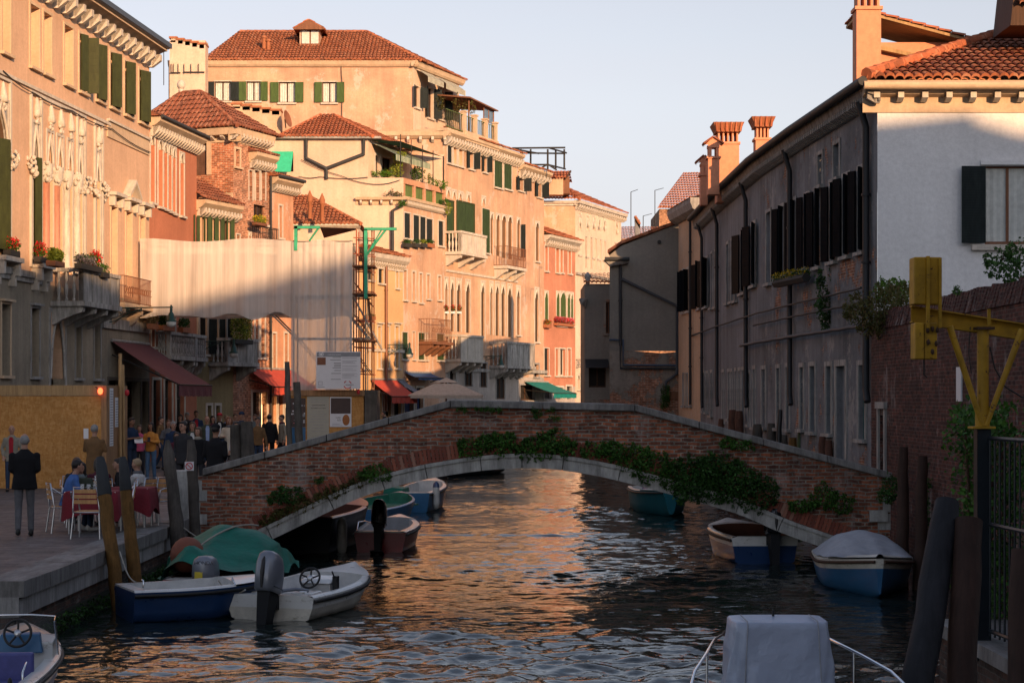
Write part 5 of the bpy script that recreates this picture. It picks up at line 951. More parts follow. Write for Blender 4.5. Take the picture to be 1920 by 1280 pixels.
# ================= cream end house, grey gable walls
f1=Fac((7.3,79.5),(7.74,74.55)); Q=empty('house',(7.4,77,0),'narrow cream house with black shutters at the far end of the row','house'); h1=[]
for a,b,y0,y1 in ((1281,1284,508,585),(1289,1293,505,583)): window(Q,f1,h1,a,y0,b,y1,shut='open',scol='shut_black',ang=(120,120),pane='glass_dark')
for a,b in ((1281,1283),(1287,1289.5),(1294,1296.5)): window(Q,f1,h1,a,700,b,760,pane='pale_reveal',frame=None,sur='istria_dirty',sw=.05)
allwalls(Q,f1,f1.L,6,-.8,10.9,h1,'buff_plaster'); cornice(Q,f1,-.3,f1.L+.2,10.9,((0,0),(.1,0),(.35,.15),(.45,.4),(.45,.6),(0,.6)),0,mat='grey_stone'); pipe(Q,[f1.P(f1.L-1.6,.12,11),f1.P(f1.L-1.6,.12,3)],.06,'lead_dark'); m=MB(); m.face([f1.P(-.4,.5,11.5),f1.P(f1.L,.5,11.5),f1.P(f1.L,-3,12.4),f1.P(-.4,-3,12.4)],'roof_tile'); m.build('roof',Q)
YK=80.; K=empty('house',(6,YK,0),'drab grey house with a blank gable wall, zinc pipes and peeling base','house'); m=MB(); xk=lambda px:(px-960)/F*YK; zk=lambda y:CZ+(745-y)/F*YK
def kp(px,y,d=0): return (xk(px),YK+d,zk(y))
zs0=5.35; m.face([(xk(1143),YK,zs0),(xk(1292),YK,zs0),kp(1292,414),kp(1278,417),kp(1165,461),kp(1143,478)],'drab_plaster')
m.face([(xk(1143),YK,-.8),(xk(1292),YK,-.8),(xk(1292),YK,zs0),(xk(1240),YK,zs0-.1),(xk(1190),YK,zs0+.0),(xk(1143),YK,zs0)],'drab_base')
m.face([(xk(1143),YK,-.8),(xk(1143),YK,zk(478)),(xk(1143)+1.0,YK+9,zk(478)),(xk(1143)+1.0,YK+9,-.8)],'drab_plaster'); m.face([(xk(1292),YK,-.8),(xk(1292)+1,YK+9,-.8),(xk(1292)+1,YK+9,zk(414)),kp(1292,414)],'drab_plaster'); m.build('wall',K)
m=MB(); a,b,c,d=kp(1139,474,-.12),kp(1165,457,-.12),(xk(1165)+1,YK+9,zk(457)),(xk(1139)+1,YK+9,zk(474)); m.hexa([a,b,c,d]+[tuple(Vector(q)+Vector((0,0,.13))) for q in (a,b,c,d)],'roof_tile_dark')
a,b,c,d=kp(1165,457,-.12),kp(1293,410,-.12),(xk(1293)+1,YK+9,zk(410)),(xk(1165)+1,YK+9,zk(457)); m.hexa([a,b,c,d]+[tuple(Vector(q)+Vector((0,0,.13))) for q in (a,b,c,d)],'roof_tile'); m.build('roof',K)
m=MB(); m.hexa([kp(1144,500,-.3),kp(1178,494,-.3),kp(1178,494,.2),kp(1144,500,.2),kp(1132,488,-.45),kp(1178,488,-.45),kp(1178,488,.2),kp(1132,488,.2)],'grey_stone'); m.tube([kp(1133,487,-.45),kp(1179,487,-.45)],.09,'lead',8); m.build('eave_return',K)
pipe(K,[kp(1163,496,-.12),kp(1163,648,-.12)],.07,'lead'); pipe(K,[kp(1165,523,-.15),kp(1269,574,-.15),kp(1269,700,-.15),kp(1248,716,-.15),kp(1248,728,-.15)],.07,'zinc'); pipe(K,[kp(1142,637,-.12),kp(1168,637,-.12),kp(1168,684,-.12),kp(1290,685,-.14)],.045,'pipe_blue'); pipe(K,[kp(1163,640,-.12),kp(1163,690,-.12),kp(1290,691,-.14)],.045,'lead')
m=MB(); m.box((xk(1256),YK-.06,zk(749)),(xk(1273),YK-.0,zk(734)),'wood_brown'); m.lathe([(.09,0),(.09,.05)],'black_paint',Matrix.Translation(kp(1236,454,-.0))@Matrix.Rotation(R(90),4,'X'),12); m.face([Vector(kp(1236,454,-.06))+Vector((.09*math.cos(t*PI/6),0,.09*math.sin(t*PI/6))) for t in range(12)],'black_paint'); m.build('vent',K)
m=MB()
rg=random.Random(8)
YL=86.; K2=empty('house',(4.3,YL,0),'low drab house with dark shop awning behind the gable wall','house'); xl=lambda px:(px-960)/F*YL; zl=lambda y:CZ+(745-y)/F*YL; fL=Fac((xl(1096),YL),(xl(1150),YL)); hL=[]
window(K2,fL,hL,1136,566,1146,625,pane='dark_room',frame='rust_iron',sur='drab_base'); window(K2,fL,hL,1104,684,1136,726,pane='dark_room',frame='wood_dark',sur=None,name='shop_window',sill=False)
allwalls(K2,fL,fL.L,5,-.8,zl(532),hL,'drab_plaster',base='drab_base',zb=3.2)
m=MB(); roofplane(m,(xl(1094),YL-.15,zl(532)+.05),(xl(1150),YL-.15,zl(532)+.05),(xl(1150),YL+2,zl(532)+.6),(xl(1094),YL+2,zl(532)+.6),'roof_tile'); m.hexa([(xl(1089),YL-.3,zl(570)),(xl(1098),YL-.05,zl(578)),(xl(1098),YL+.5,zl(578)),(xl(1089),YL+.5,zl(570)),(xl(1086),YL-.35,zl(560)),(xl(1100),YL-.35,zl(560)),(xl(1100),YL+.5,zl(560)),(xl(1086),YL+.5,zl(560))],'grey_stone'); m.build('roof',K2)
m=MB(); m.lathe([(.05,-.1),(.12,0),(.06,.06),(.16,.25),(.14,.38),(.04,.5)],'grey_stone',Matrix.Translation((xl(1102),YL,zl(530))),10); m.build('finial',K2); m=MB(); m.hexa([(xl(1097),YL-.8,zl(690)),(xl(1140),YL-.8,zl(690)),(xl(1140),YL,zl(676)),(xl(1097),YL,zl(676)),(xl(1097),YL-.8,zl(688)),(xl(1140),YL-.8,zl(688)),(xl(1140),YL,zl(673)),(xl(1097),YL,zl(673))],'lead_dark'); m.build('awning',K2)
# brick house with steep roof beyond
YM=131.; M_=empty('house',(12,YM,0),'brick house with steep tiled hip roof rising behind the row','house'); xm=lambda px:(px-960)/F*YM; zm=lambda y:CZ+(745-y)/F*YM
m=MB(); m.box((xm(1236),YM,0),(xm(1340),YM+8,zm(392)),'old_brick'); m.build('wall',M_); m=MB(); roofplane(m,(xm(1232),YM-.3,zm(391)),(xm(1345),YM-.3,zm(391)),(xm(1345),YM+4,zm(319)+.3),(xm(1292),YM+4,zm(319)+.3),'roof_tile'); m.build('roof',M_)
M2=empty('house',(8.5,126,0),'low tiled roof showing just over the gable wall','house'); m=MB(); YN=126.; m.box((xr(1166,YN),YN,0),(xr(1300,YN),YN+6,zr_(447,YN)),'old_brick'); m.build('wall',M2); m=MB(); roofplane(m,(xr(1160,YN),YN-.3,zr_(455,YN)),(xr(1300,YN),YN-.3,zr_(455,YN)),(xr(1300,YN),YN+3,zr_(421,YN)+.1),(xr(1168,YN),YN+3,zr_(421,YN)+.1),'roof_tile'); m.build('roof',M2)
# antennas
for i,(px,y0,y1,Y,lab) in enumerate(((1183,440,360,96,'left of the two tall aerials above the far roofs'),(1228,445,357,97,'right of the two tall aerials above the far roofs'),(1206,435,405,96,'short aerial between the two tall ones above the far roofs'),(307,160,82,93,'thin aerial beside the broad cream chimney wall'))):
    a=empty('aerial',at(px,y0,Y),lab,'aerial'); m=MB(); p,q=at(px,y0,Y),at(px,y1,Y); m.tube([p,q],.022,'iron',5); m.build('mast',a); m=MB(); e=q+Vector((.45 if i else .35,0,.12)); m.tube([q,e],.012,'iron',4)
    for k in range(6): c_=q.lerp(e,k/5); m.tube([c_-Vector((0,.25,0)),c_+Vector((0,.25,0))],.008,'iron',4)
    m.build('antenna',a)
# garden brick wall at right
bw=empty('brick_wall',(8.5,34,0),'dark red brick garden wall with upright brick coping running down to the canal','wall'); m=MB(); fG_=Fac((8.38,42.3),(8.38,19)); wall(m,fG_,0,fG_.L,-1,4.85,[(1.0,1.6,-.2,2.9)],'garden_brick',.3); m.face([fG_.P(0,-.34,-1),fG_.P(fG_.L,-.34,-1),fG_.P(fG_.L,-.34,4.85),fG_.P(0,-.34,4.85)][::-1],'garden_brick'); m.face([fG_.P(0,0,4.85),fG_.P(fG_.L,0,4.85),fG_.P(fG_.L,-.34,4.85),fG_.P(0,-.34,4.85)],'garden_brick'); m.build('wall',bw)
m=MB(); rg=random.Random(2); u=.2
while u<fG_.L: w2=.19; hh=.42+rg.uniform(-.03,.03); o_=.03+rg.uniform(-.02,.02); m.hexa([fG_.P(u,o_,4.86),fG_.P(u+w2,o_,4.86),fG_.P(u+w2,-.34,4.86),fG_.P(u,-.34,4.86),fG_.P(u+.03,-.08,4.86+hh),fG_.P(u+w2-.03,-.08,4.86+hh),fG_.P(u+w2-.03,-.28,4.86+hh),fG_.P(u+.03,-.28,4.86+hh)],'garden_brick'); u+=.215
m.build('coping',bw)
m=MB(); fb(m,fG_,.85,1.0,0,.05,-.2,3.05,'istria_dirty'); fb(m,fG_,1.6,1.75,0,.05,-.2,3.05,'istria_dirty'); fb(m,fG_,.8,1.8,0,.08,3.05,3.2,'istria_dirty'); fb(m,fG_,1.0,1.6,-.25,-.2,-.2,2.9,'ground_plaster'); m.build('doorway',bw)
m=MB(); u,z=fG_.uz(1800,720); fb(m,fG_,u-.18,u+.18,.0,.03,z-.32,z+.32,'sign_white'); m.build('plaque',bw)
# ================= unseen buildings behind the camera, shaped to cast the shade on the canal
_c,_s=math.cos(R(SUN_AZ)),math.sin(R(SUN_AZ))
def wa(w_,a): return (_c*w_-_s*a,_s*w_+_c*a)
def shade(w0,w1,a0,a1,h0,h1,lab,mat):
    o=empty('building',(*wa((w0+w1)/2,a1),0),lab,'building'); m=MB(); c=[wa(w0,a1),wa(w1,a1),wa(w1,a0),wa(w0,a0)]; hh=[h0,h1,h1,h0]
    m.hexa([(*p,-1) for p in c]+[(*p,h) for p,h in zip(c,hh)],mat); m.build('wall',o); m=MB(); f=Fac(c[1],c[0])
    for i in range(int(f.L/3)):
        for z in (2,6,10,14,18): fb(m,f,1+i*3,2.1+i*3,0,.03,z,z+2,'shut_dark')
    m.build('window',o)
sh_=lambda z,a:z+math.tan(R(SUN_EL))*(a+20)
shade(-14,8,-30,-20,sh_(7.1,52),sh_(7.2,54),'tall unseen building behind the viewer, shaped to cast shade, left part','drab_plaster'); shade(8,24.6,-30,-20,sh_(7.2,54),sh_(7.7,66),'tallest unseen building behind the viewer, shaped to cast shade','buff_plaster'); shade(24.6,28.3,-30,-20,sh_(9.7,34.5),sh_(9.7,34.5),'lower unseen building behind the viewer to the right, shaped to cast shade','drab_plaster'); shade(28.3,29.3,-30,-20,sh_(9.65,34),sh_(9.2,34),'narrow unseen building behind the viewer, top sloped to smooth the cast shadow edge','drab_plaster'); shade(29.3,48,-30,-20,sh_(9.2,34),sh_(8.4,34),'long unseen building behind the viewer, shaped to cast shade, farthest right','buff_plaster')
# ================= boats
def Mz(x,y,z,rz=0,rx=0,s=1): return Matrix.Translation((x,y,z))@Matrix.Rotation(rz,4,'Z')@Matrix.Rotation(rx,4,'X')@Matrix.Scale(s,4)
def boat(L,B,z0,z1,cols,label,pos,ang,name='motorboat',tr=.86,deck=.72,inset=.11,floor=.12,group=None,blunt=.0,open_=True,rub=True,flare=.12,chine=.62):
    """bow towards local +Y, stern at y=0"""
    root=empty(name,(0,0,0),label,'boat',group or 'boats on the canal'); low,band,gun,inn=cols; N=18
    def hb(t): 
        q=B/2*(tr+(1-tr)*math.sin(min(t/.45,1)*PI/2)); 
        return q*(1-max(0,(t-.45)/.55)**2.3*(1-blunt))
    def zg(t): return z0+(z1-z0)*max(0,(t-.25)/.75)**1.6
    rows=[];rows2=[]
    for i in range(N+1):
        t=i/N; y=L*t; b=hb(t); z=zg(t); kz=-.22+.3*max(0,(t-.6)/.4)**2; yb=y+(.0 if t<1 else .0)
        cb=b*(1-flare)*(1-.55*max(0,(t-.5)/.5)**1.5); zc=.02+.16*max(0,(t-.5)/.5); zm=z-.16
        bm=cb+(b-cb)*.7
        R_=[(0,kz),(cb*.55,kz*.45+zc*.3),(cb,zc),(cb+(b-cb)*.35,zc+(zm-zc)*.5),(bm,zm)]
        rows.append([Vector((-x,yb,zz)) for x,zz in R_[::-1]]+[Vector((x,yb,zz)) for x,zz in R_[1:]])
        rows2.append((b,bm,z,zm,yb))
    m=MB(); m.grid(rows,low,True); m.face(rows[0],low); m.face(rows[-1][::-1],low)
    h=m.build('hull',root); m=MB()
    for s in (-1,1):
        m.grid([[Vector((s*bm,y,zm)),Vector((s*(bm+(b-bm)*.6+.004),y,zm+(z-zm)*.5)),Vector((s*b,y,z))] for b,bm,z,zm,y in rows2],band,True)
    b,bm,z,zm,y=rows2[0]; m.face([(-bm,y,zm),(bm,y,zm),(b,y,z),(-b,y,z)],band); b,bm,z,zm,y=rows2[-1]; m.face([(-bm,y,zm),(bm,y,zm),(b,y,z),(-b,y,z)][::-1],band); m.build('topside',root)
    if rub:
        m=MB()
        for s in (-1,1): m.tube([Vector((s*(b+.012),y,z-.05)) for b,bm,z,zm,y in rows2],.028,'rubber' if rub is True else rub,6)
        m.build('rubbing_strake',root)
    m=MB(); fl=[]
    for s in (-1,1):
        R2=[]
        for k,(b,bm,z,zm,y) in enumerate(rows2):
            if k/N>deck: break
            bi=max(b-inset,.02); yy=max(y,inset*1.6); R2.append([Vector((s*b,y,z)),Vector((s*(b-.03),y,z+.03)),Vector((s*bi,y if k else 0,z+.03)),Vector((s*(bi-.04),yy,floor+.1)),Vector((s*max(bi-.12,0),yy,floor)),Vector((0,yy,floor))])
        m.grid([r[:3] for r in R2],gun,True); m.grid([r[2:] for r in R2],inn,True)
    b,bm,z,zm,y=rows2[0]; bi=b-inset; m.face([(-b,0,z),(b,0,z),(bi,.0,z+.03),(-bi,.0,z+.03)],gun); m.face([(-bi,0,z+.03),(bi,0,z+.03),(bi-.04,inset*1.6,z+.03),(-bi+.04,inset*1.6,z+.03)],gun); m.face([(-bi+.04,inset*1.6,z+.03),(bi-.04,inset*1.6,z+.03),(bi-.12,inset*1.6,floor),(-bi+.12,inset*1.6,floor)],inn)
    kd=int(deck*N); DR=[]
    for k in range(kd,N+1):
        b,bm,z,zm,y=rows2[k]; DR.append([Vector((b*j/4,y,z+.03+.05*(1-(j/4)**2)*(1 if b>.05 else 0))) for j in range(-4,5)])
    m.grid(DR,gun,True); b,bm,z,zm,y=rows2[kd]; m.face([(-b*.6,y,floor),(b*.6,y,floor)]+[tuple(v) for v in DR[0][::-1]],inn)
    m.build('deck',root)
    root.location=(pos[0],pos[1],pos[2] if len(pos)>2 else 0); root.rotation_euler=(0,0,ang); root['hb']=0; del root['hb']; return root,hb,zg
def outboard(root,x,y,z,mat,tilt=12,s=1.,leg='motor_dark',txt=None,sticker=False,long=1.):
    M=Mz(x,y,z,0,R(-tilt),s); p=MB()
    p.box((-.1,-.06,-.15),(.1,.12,.06),leg,M); p.hexa([M@Vector(q) for q in ((-.07,-.34,-.62),(.07,-.34,-.62),(.07,-.12,-.62),(-.07,-.12,-.62),(-.11,-.42,.08),(.11,-.42,.08),(.11,-.06,.08),(-.11,-.06,.08))],leg)
    p.hexa([M@Vector(q) for q in ((-.03,-.3,-1.0),(.03,-.3,-1.0),(.03,-.14,-1.0),(-.03,-.14,-1.0),(-.05,-.34,-.62),(.05,-.34,-.62),(.05,-.12,-.62),(-.05,-.12,-.62))],leg); p.box((-.16,-.5,-.66),(.16,-.1,-.63),leg,M)
    p.ell((0,-.26,-.86),(.06,.26,.06),leg,M,8,6); mo=p.build('outboard_motor',root); c=MB(); rows=[]
    for k,(zz,w_,d_,yo) in enumerate(((.06,.15,.21,-.25),(.1,.185,.26,-.25),(.3*long,.19,.28,-.26),(.46*long,.18,.27,-.28),(.56*long,.15,.235,-.3),(.61*long,.09,.16,-.31),(.62*long,.0,.0,-.31))):
        rows.append([M@Vector((math.copysign(abs(math.cos(a))**.6,math.cos(a))*w_,yo+math.copysign(abs(math.sin(a))**.75,math.sin(a))*d_,zz)) for a in [t*2*PI/20 for t in range(20)]])
    c.grid(rows,mat,True,closed=True); c.build('cowling',mo); sp=MB(); sp.tube([M@Vector((0,-.5,.1)),M@Vector((0,-.545,.3*long)),M@Vector((0,-.545,.46*long)),M@Vector((0,-.52,.54*long))],[.02,.035,.03,.008],'black_paint',6)
    if not txt or txt[0]!='HONDA': sp.build('rear_stripe',mo)
    pr=MB()
    for k in range(3): a=k*2.09; q=[M@Vector((math.cos(a+u)*r_,-.54+.03*u,-.86+math.sin(a+u)*r_)) for u,r_ in ((0,.03),(.35,.13),(.75,.13),(.9,.03))]; pr.face(q,leg)
    pr.build('propeller',mo); g_=MB(); g_.box((-.191*1,-.42,.12*long),(.191,-.1,.125*long),'black_paint',M); g_.build('seam',mo)
    if sticker: q=MB(); q.box((-.1,-.541,.2*long),(.02,-.53,.34*long),'motor_yellow',M); q.build('sticker',mo)
    if txt: text(txt[0],txt[1]*s,txt[2],M@Matrix.Translation(txt[3])@txt[4],'lettering',mo)
    return mo
def wheel(root,x,y,z,r,tilt,name='steering_wheel'):
    M=Mz(x,y,z,0,R(tilt)); m=MB(); m.tube([M@Vector((r*math.cos(t*PI/16),0,r*math.sin(t*PI/16))) for t in range(33)],.017,'black_paint',8,cap=False)
    for k in range(5): a=R(90)+k*2*PI/5; m.tube([M@Vector((0,.03,0)),M@Vector((r*math.cos(a),0,r*math.sin(a)))],.014,'black_paint',6)
    w_=m.build(name,root); h=MB(); h.ell((0,-.0,0),(.05,.03,.05),'aluminium',M,12,6); h.build('hub',w_); return w_
# white boat
def local(pos,ang,w_): 
    v=Vector(w_)-Vector((pos[0],pos[1],0)); return Matrix.Rotation(-ang,3,'Z')@v
pb=(-3.60,26.95); ab=-R(17)
r_,hb,zg=boat(3.35,1.52,.34,.5,('hull_cream','hull_white','hull_white','hull_int'),'white speedboat with big grey outboard and steering wheel beside the dark blue boat',pb,ab,deck=.76,blunt=.08,tr=.93)
w0=r_.location.copy(); 
def rebase(r): 
    s=(r.location.copy(),r.rotation_euler.copy()); r.location=(0,0,0); r.rotation_euler=(0,0,0); return s
def place(r,s): r.location,r.rotation_euler=s
st=rebase(r_)
m=MB(); m.box((.0,1.12,.12),(.5,1.42,.44),'hull_int'); m.hexa([(-.02,1.08,.44),(.52,1.08,.44),(.52,1.44,.44),(-.02,1.44,.44),(.0,1.2,.5),(.5,1.2,.5),(.5,1.44,.54),(.0,1.44,.54)],'hull_white'); m.build('console',r_,bevel=.02)
wheel(r_,.2,1.03,.53,.16,-25); m=MB(); m.box((.54,1.1,.25),(.62,1.2,.56),'black_paint'); m.tube([(.58,1.14,.5),(.58,1.0,.64)],.014,'black_paint',6); m.build('throttle_box',r_,bevel=.01)
m=MB(); m.box((-.55,.3,.2),(.55,.72,.38),'hull_white'); m.build('seat',r_,bevel=.03); m=MB(); m.tube([(-.5,.25,.4),(-.3,.3,.5),(-.12,.2,.52),(-.05,.05,.45)],.012,'black_paint',6); m.tube([(.1,.02,.42),(.3,.25,.44),(.42,.45,.4)],.03,'motor_silver',6); m.build('cable',r_)
m=MB(); 
for x in (-.5,.5):
    m.tube([(x-.06,.1,.42),(x+.06,.1,.42)],.012,'chrome',6); m.tube([(x,.1,.39),(x,.1,.42)],.015,'chrome',6)
m.build('cleat',r_)
m=MB(); m.box((-.62,-.006,.02),(-.56,.0,.07),'black_paint'); m.ell((-.38,-.004,.12),(.012,.006,.03),'black_paint',None,6,4); m.ell((.42,-.004,.1),(.02,.006,.05),'hull_green',None,6,4); m.ell((.2,-.004,.06),(.12,.006,.07),'leaf_olive' if 0 else 'motor_yellow',None,8,4); m.build('stain',r_) if 0 else None
outboard(r_,.06,-.0,.30,'motor_silver',17,.93,'motor_dark',('30',.1,'black_paint',(0,-.5,.62),Matrix.Rotation(R(60),4,'X')),long=1.15)
text('JULI',.13,'sign_text',Matrix.Translation((.735,1.3,.28))@Matrix.Rotation(R(90),4,'Z')@Matrix.Rotation(R(84),4,'X'),'lettering',r_)
place(r_,st)
# dark blue boat
r_,hb,zg=boat(2.3,1.35,.45,.52,('hull_blue','hull_blue','hull_white','hull_int'),'dark blue boat with white gunwale, broadside in front of the ochre mooring poles',(-5.77,27.0),-R(64),blunt=.25,tr=.9,rub='rubber')
st=rebase(r_); m=MB(); m.box((-.5,.8,.3),(.5,1.1,.36),'hull_white'); m.build('seat',r_); m=MB(); m.tube([(.5,.15,.5),(.52,.15,.62),(.44,.15,.62)],.012,'chrome',6); m.tube([(.5,1.5,.5),(.52,1.5,.6),(.6,1.52,.5)],.012,'chrome',6); m.build('cleat',r_); place(r_,st)
# red boat with green tarp
r_,hb,zg=boat(4.3,1.6,.36,.5,('hull_red','hull_red','hull_white','wood_interior'),'red boat under a humped green tarpaulin with a silver outboard, tied close to the bridge',(-4.92,29.2),-R(5),tr=.9)
st=rebase(r_); outboard(r_,.07,-.05,.22,'motor_silver',3,1.05,'motor_dark',('HONDA',.075,'black_paint',(.04,-.545,.42),Matrix.Rotation(R(90),4,'X')),sticker=True,long=.85)
m=MB(); rows=[]; 
for i in range(25):
    t=i/24; y=-.1+t*3.3; row=[]
    for j in range(25):
        q=-1+2*j/24; x=q*(.88+.1*math.sin(t*PI)); hgt=.48+.66*math.exp(-((t-.5)/.30)**2)*(1-.62*abs(q)**1.7)+.32*math.exp(-((t-.1)/.12)**2-((q+.4)/.35)**2)
        if abs(q)>.9: hgt=.36+.05*math.sin(t*20)
        hgt+=.022*math.sin(q*9+t*7)+.016*math.sin(t*31+q*4); row.append((x+.03*math.sin(t*17),y+.35*abs(q)**3*(1 if t<.2 else 0),hgt))
    rows.append(row)
m.grid(rows,'tarp_green',True); m.build('tarpaulin',r_); m=MB(); m.tube([(-.35+.75*k/8,.35+1.6*k/8,.68+.46*math.sin((k/8)*1.75+.2)) for k in range(9)],.016,'rope',6); m.build('rope',r_)
m=MB(); m.ell((-.45,.5,.72),(.28,.35,.3),'tarp_brown'); m.build('inner_cover',r_); place(r_,st)
# red and white boat with black outboard behind the bridge arch
r_,hb,zg=boat(3.9,1.28,.42,.52,('hull_red','hull_red','hull_white','hull_int'),'small boat with red hull, white deck and black outboard under the left of the arch',(-2.82,38.7),-R(3),deck=.78,inset=.15)
st=rebase(r_); outboard(r_,0,-.02,.44,'motor_black',22,.86,'motor_dark',long=1.15); m=MB(); m.tube([(-.5,.1,.45),(-.5,.3,.62),(-.45,1.0,.6),(-.4,1.6,.5)],.015,'chrome',6); m.build('rail',r_); place(r_,st)
f_=empty('fender',(-3.62,38.6,.2),'white cylindrical fender hanging left of the small red hulled boat','fender'); m=MB(); m.lathe([(.0,-.22),(.09,-.18),(.11,-.05),(.11,.4),(.08,.5),(.02,.56)],'fender_white',Matrix.Translation((-3.62,38.6,.2)),12); m.build('body',f_)
# dark boat under the arch
r_,hb,zg=boat(6,1.9,.75,.9,('hull_dark','hull_dark','hull_red','wood_interior'),'large dark hulled boat with red gunwale deep in the shade under the arch',(-4.6,38.4),-R(6),rub=False,deck=.6)
# blue rimmed green boat
r_,hb,zg=boat(5.4,1.7,.45,.62,('hull_sky','hull_sky','hull_sky','hull_green'),'blue rimmed boat with green slatted floor seen beneath the arch',(-4.0,45.8),-R(10),rub=False,deck=.9,inset=.07)
st=rebase(r_); m=MB()
for k in range(9): m.box((-.62,.4+k*.5,.33),(.62,.62+k*.5,.37),'hull_green')
m.build('thwart',r_); place(r_,st)
r_,hb,zg=boat(5.0,1.35,.55,.75,('hull_sky','hull_sky','hull_white','hull_int'),'blue boat with white bow and grey floor, farthest of the boats moored at left',(-2.95,52.2),-R(6),deck=.8)
st=rebase(r_); m=MB(); m.hexa([(-.75,-.3,.2),(-.1,-.3,.2),(-.1,.9,.2),(-.75,.9,.2),(-.7,-.25,.75),(-.15,-.25,.68),(-.15,.8,.68),(-.7,.8,.75)],'tarp_green'); m.build('stern_cover',r_); place(r_,st)
f_=empty('fender',(-2.2,52.6,.3),'white and blue fender hanging from the farthest blue boat at left','fender'); m=MB(); m.lathe([(0,-.3),(.09,-.24),(.1,-.1),(.1,.35)],'fender_white',Matrix.Translation((-2.2,52.6,.35)),10); m.lathe([(.1,.35),(.08,.46),(.02,.52)],'hull_blue',Matrix.Translation((-2.2,52.6,.35)),10); m.build('body',f_)
r_,hb,zg=boat(5,1.6,.5,.6,('hull_dark','hull_dark','hull_dark','hull_dark'),'far black boat just visible under the crown of the arch',(-3.2,76),-R(35),rub=False)
# teal boat under way, bow to the camera
r_,hb,zg=boat(4.6,1.5,.62,.72,('hull_teal','hull_teal','hull_cream','hull_int'),'teal motorboat under way towards the viewer beneath the right of the arch',(4.15,54.6),R(183),blunt=.3,tr=.9)
st=rebase(r_); m=MB(); m.hexa([(-.4,1.2,.6),(.4,1.2,.6),(.4,2.3,.6),(-.4,2.3,.6),(-.3,1.4,.95),(.3,1.4,.95),(.3,2.1,.9),(-.3,2.1,.9)],'blue_vinyl'); m.build('engine_cover',r_,bevel=.05); place(r_,st)
r_,hb,zg=boat(3.8,1.5,.5,.6,('hull_blue','hull_white','hull_white','wood_interior'),'open boat with brown interior and tilted outboard, half under the right haunch of the arch',(5.05,36.2),R(5),tr=.9)
st=rebase(r_); outboard(r_,.12,-.02,.5,'motor_black',10,.95,'motor_dark'); place(r_,st)
r_,hb,zg=boat(3.9,1.62,.46,.66,('hull_sky','hull_cream','hull_cream','hull_int'),'blue and cream boat under a domed pale tarpaulin beside the brick wall',(6.3,33.6),R(176),blunt=.08,tr=.92,rub='wood_dark')
st=rebase(r_); m=MB(); rows=[]
for i in range(21):
    t=i/20; y=.05+t*3.2; row=[]
    for j in range(21):
        q=-1+2*j/20; b=hb(y/3.9)*.99; row.append((q*b,y,zg(y/3.9)+.035+.42*math.sin(min(1,t*1.15)**.8*PI)**.7*(1-abs(q)**2.4)+.012*math.sin(q*11+t*5)+.01*math.sin(t*23)))
    rows.append(row)
m.grid(rows,'tarp_grey',True); m.build('tarpaulin',r_); place(r_,st)
# foreground boat with console under a grey cover and chrome bow rail
r_,hb,zg=boat(5.2,2.0,.26,.36,('hull_white','hull_white','hull_white','hull_int'),'nearest boat with a console under a crumpled silver grey cover and chrome bow rail',(2.34,12.9),0)
st=rebase(r_); m=MB(); rows=[]
for i in range(20):
    z=.35+i*(1.34-.35)/19; row=[]; g0=1+.22*(1-i/19)
    for j in range(64):
        a=2*PI*j/64; cx=math.copysign(abs(math.cos(a))**.35,math.cos(a))*.42*g0; cy=math.copysign(abs(math.sin(a))**.35,math.sin(a))*.3*g0
        fo=1+(.05*math.sin(a*5+i*.33)+.035*math.sin(a*11-i*.5)+.018*math.sin(a*23+i*.9))*(1-i/21)**.7; row.append((cx*fo,3.1+cy*fo,z))
    rows.append(row)
rows.append([(x*.97,3.1+(y-3.1)*.97,1.352) for x,y,z in rows[-1]]); rows.append([(x*.5,3.1+(y-3.1)*.5,1.33) for x,y,z in rows[-1]]); rows.append([(x*.02,3.1+(y-3.1)*.02,1.335) for x,y,z in rows[-1]])
m.grid(rows,'tarp_silver',True,closed=True); m.build('console_cover',r_)
for x_ in (-.3,.31):
    m=MB(); m.tube([(x_*1.2,2.72,.4),(x_*1.08,2.775,.85),(x_,2.79,1.32),(x_,2.82,1.36),(x_,3.3,1.362)],.006,'tarp_grey',5); m.build('cover_seam',r_)
m=MB(); m.tube([(.0,3.35,1.33),(.0,3.35,1.4)],.012,'black_paint',6); m.build('antenna_stub',r_); m=MB()
for s in (-1,1):
    m.tube([(s*.42,3.7,1.13),(s*.52,3.4,1.13),(s*.68,2.7,1.08),(s*.82,2.2,1.02),(s*.92,1.7,.9),(s*.95,1.2,.68)],.014,'chrome',10)
    for y,x,z in ((2.9,.64,1.1),(1.9,.89,.96)): m.tube([(s*x,y,z),(s*x*1.0,y,.3)],.012,'chrome',8)
m.tube([(-.42,3.7,1.13),(-.3,4.3,1.1),(0,4.7,1.08),(.3,4.3,1.1),(.42,3.7,1.13)],.014,'chrome',10); m.build('bow_rail',r_); place(r_,st)
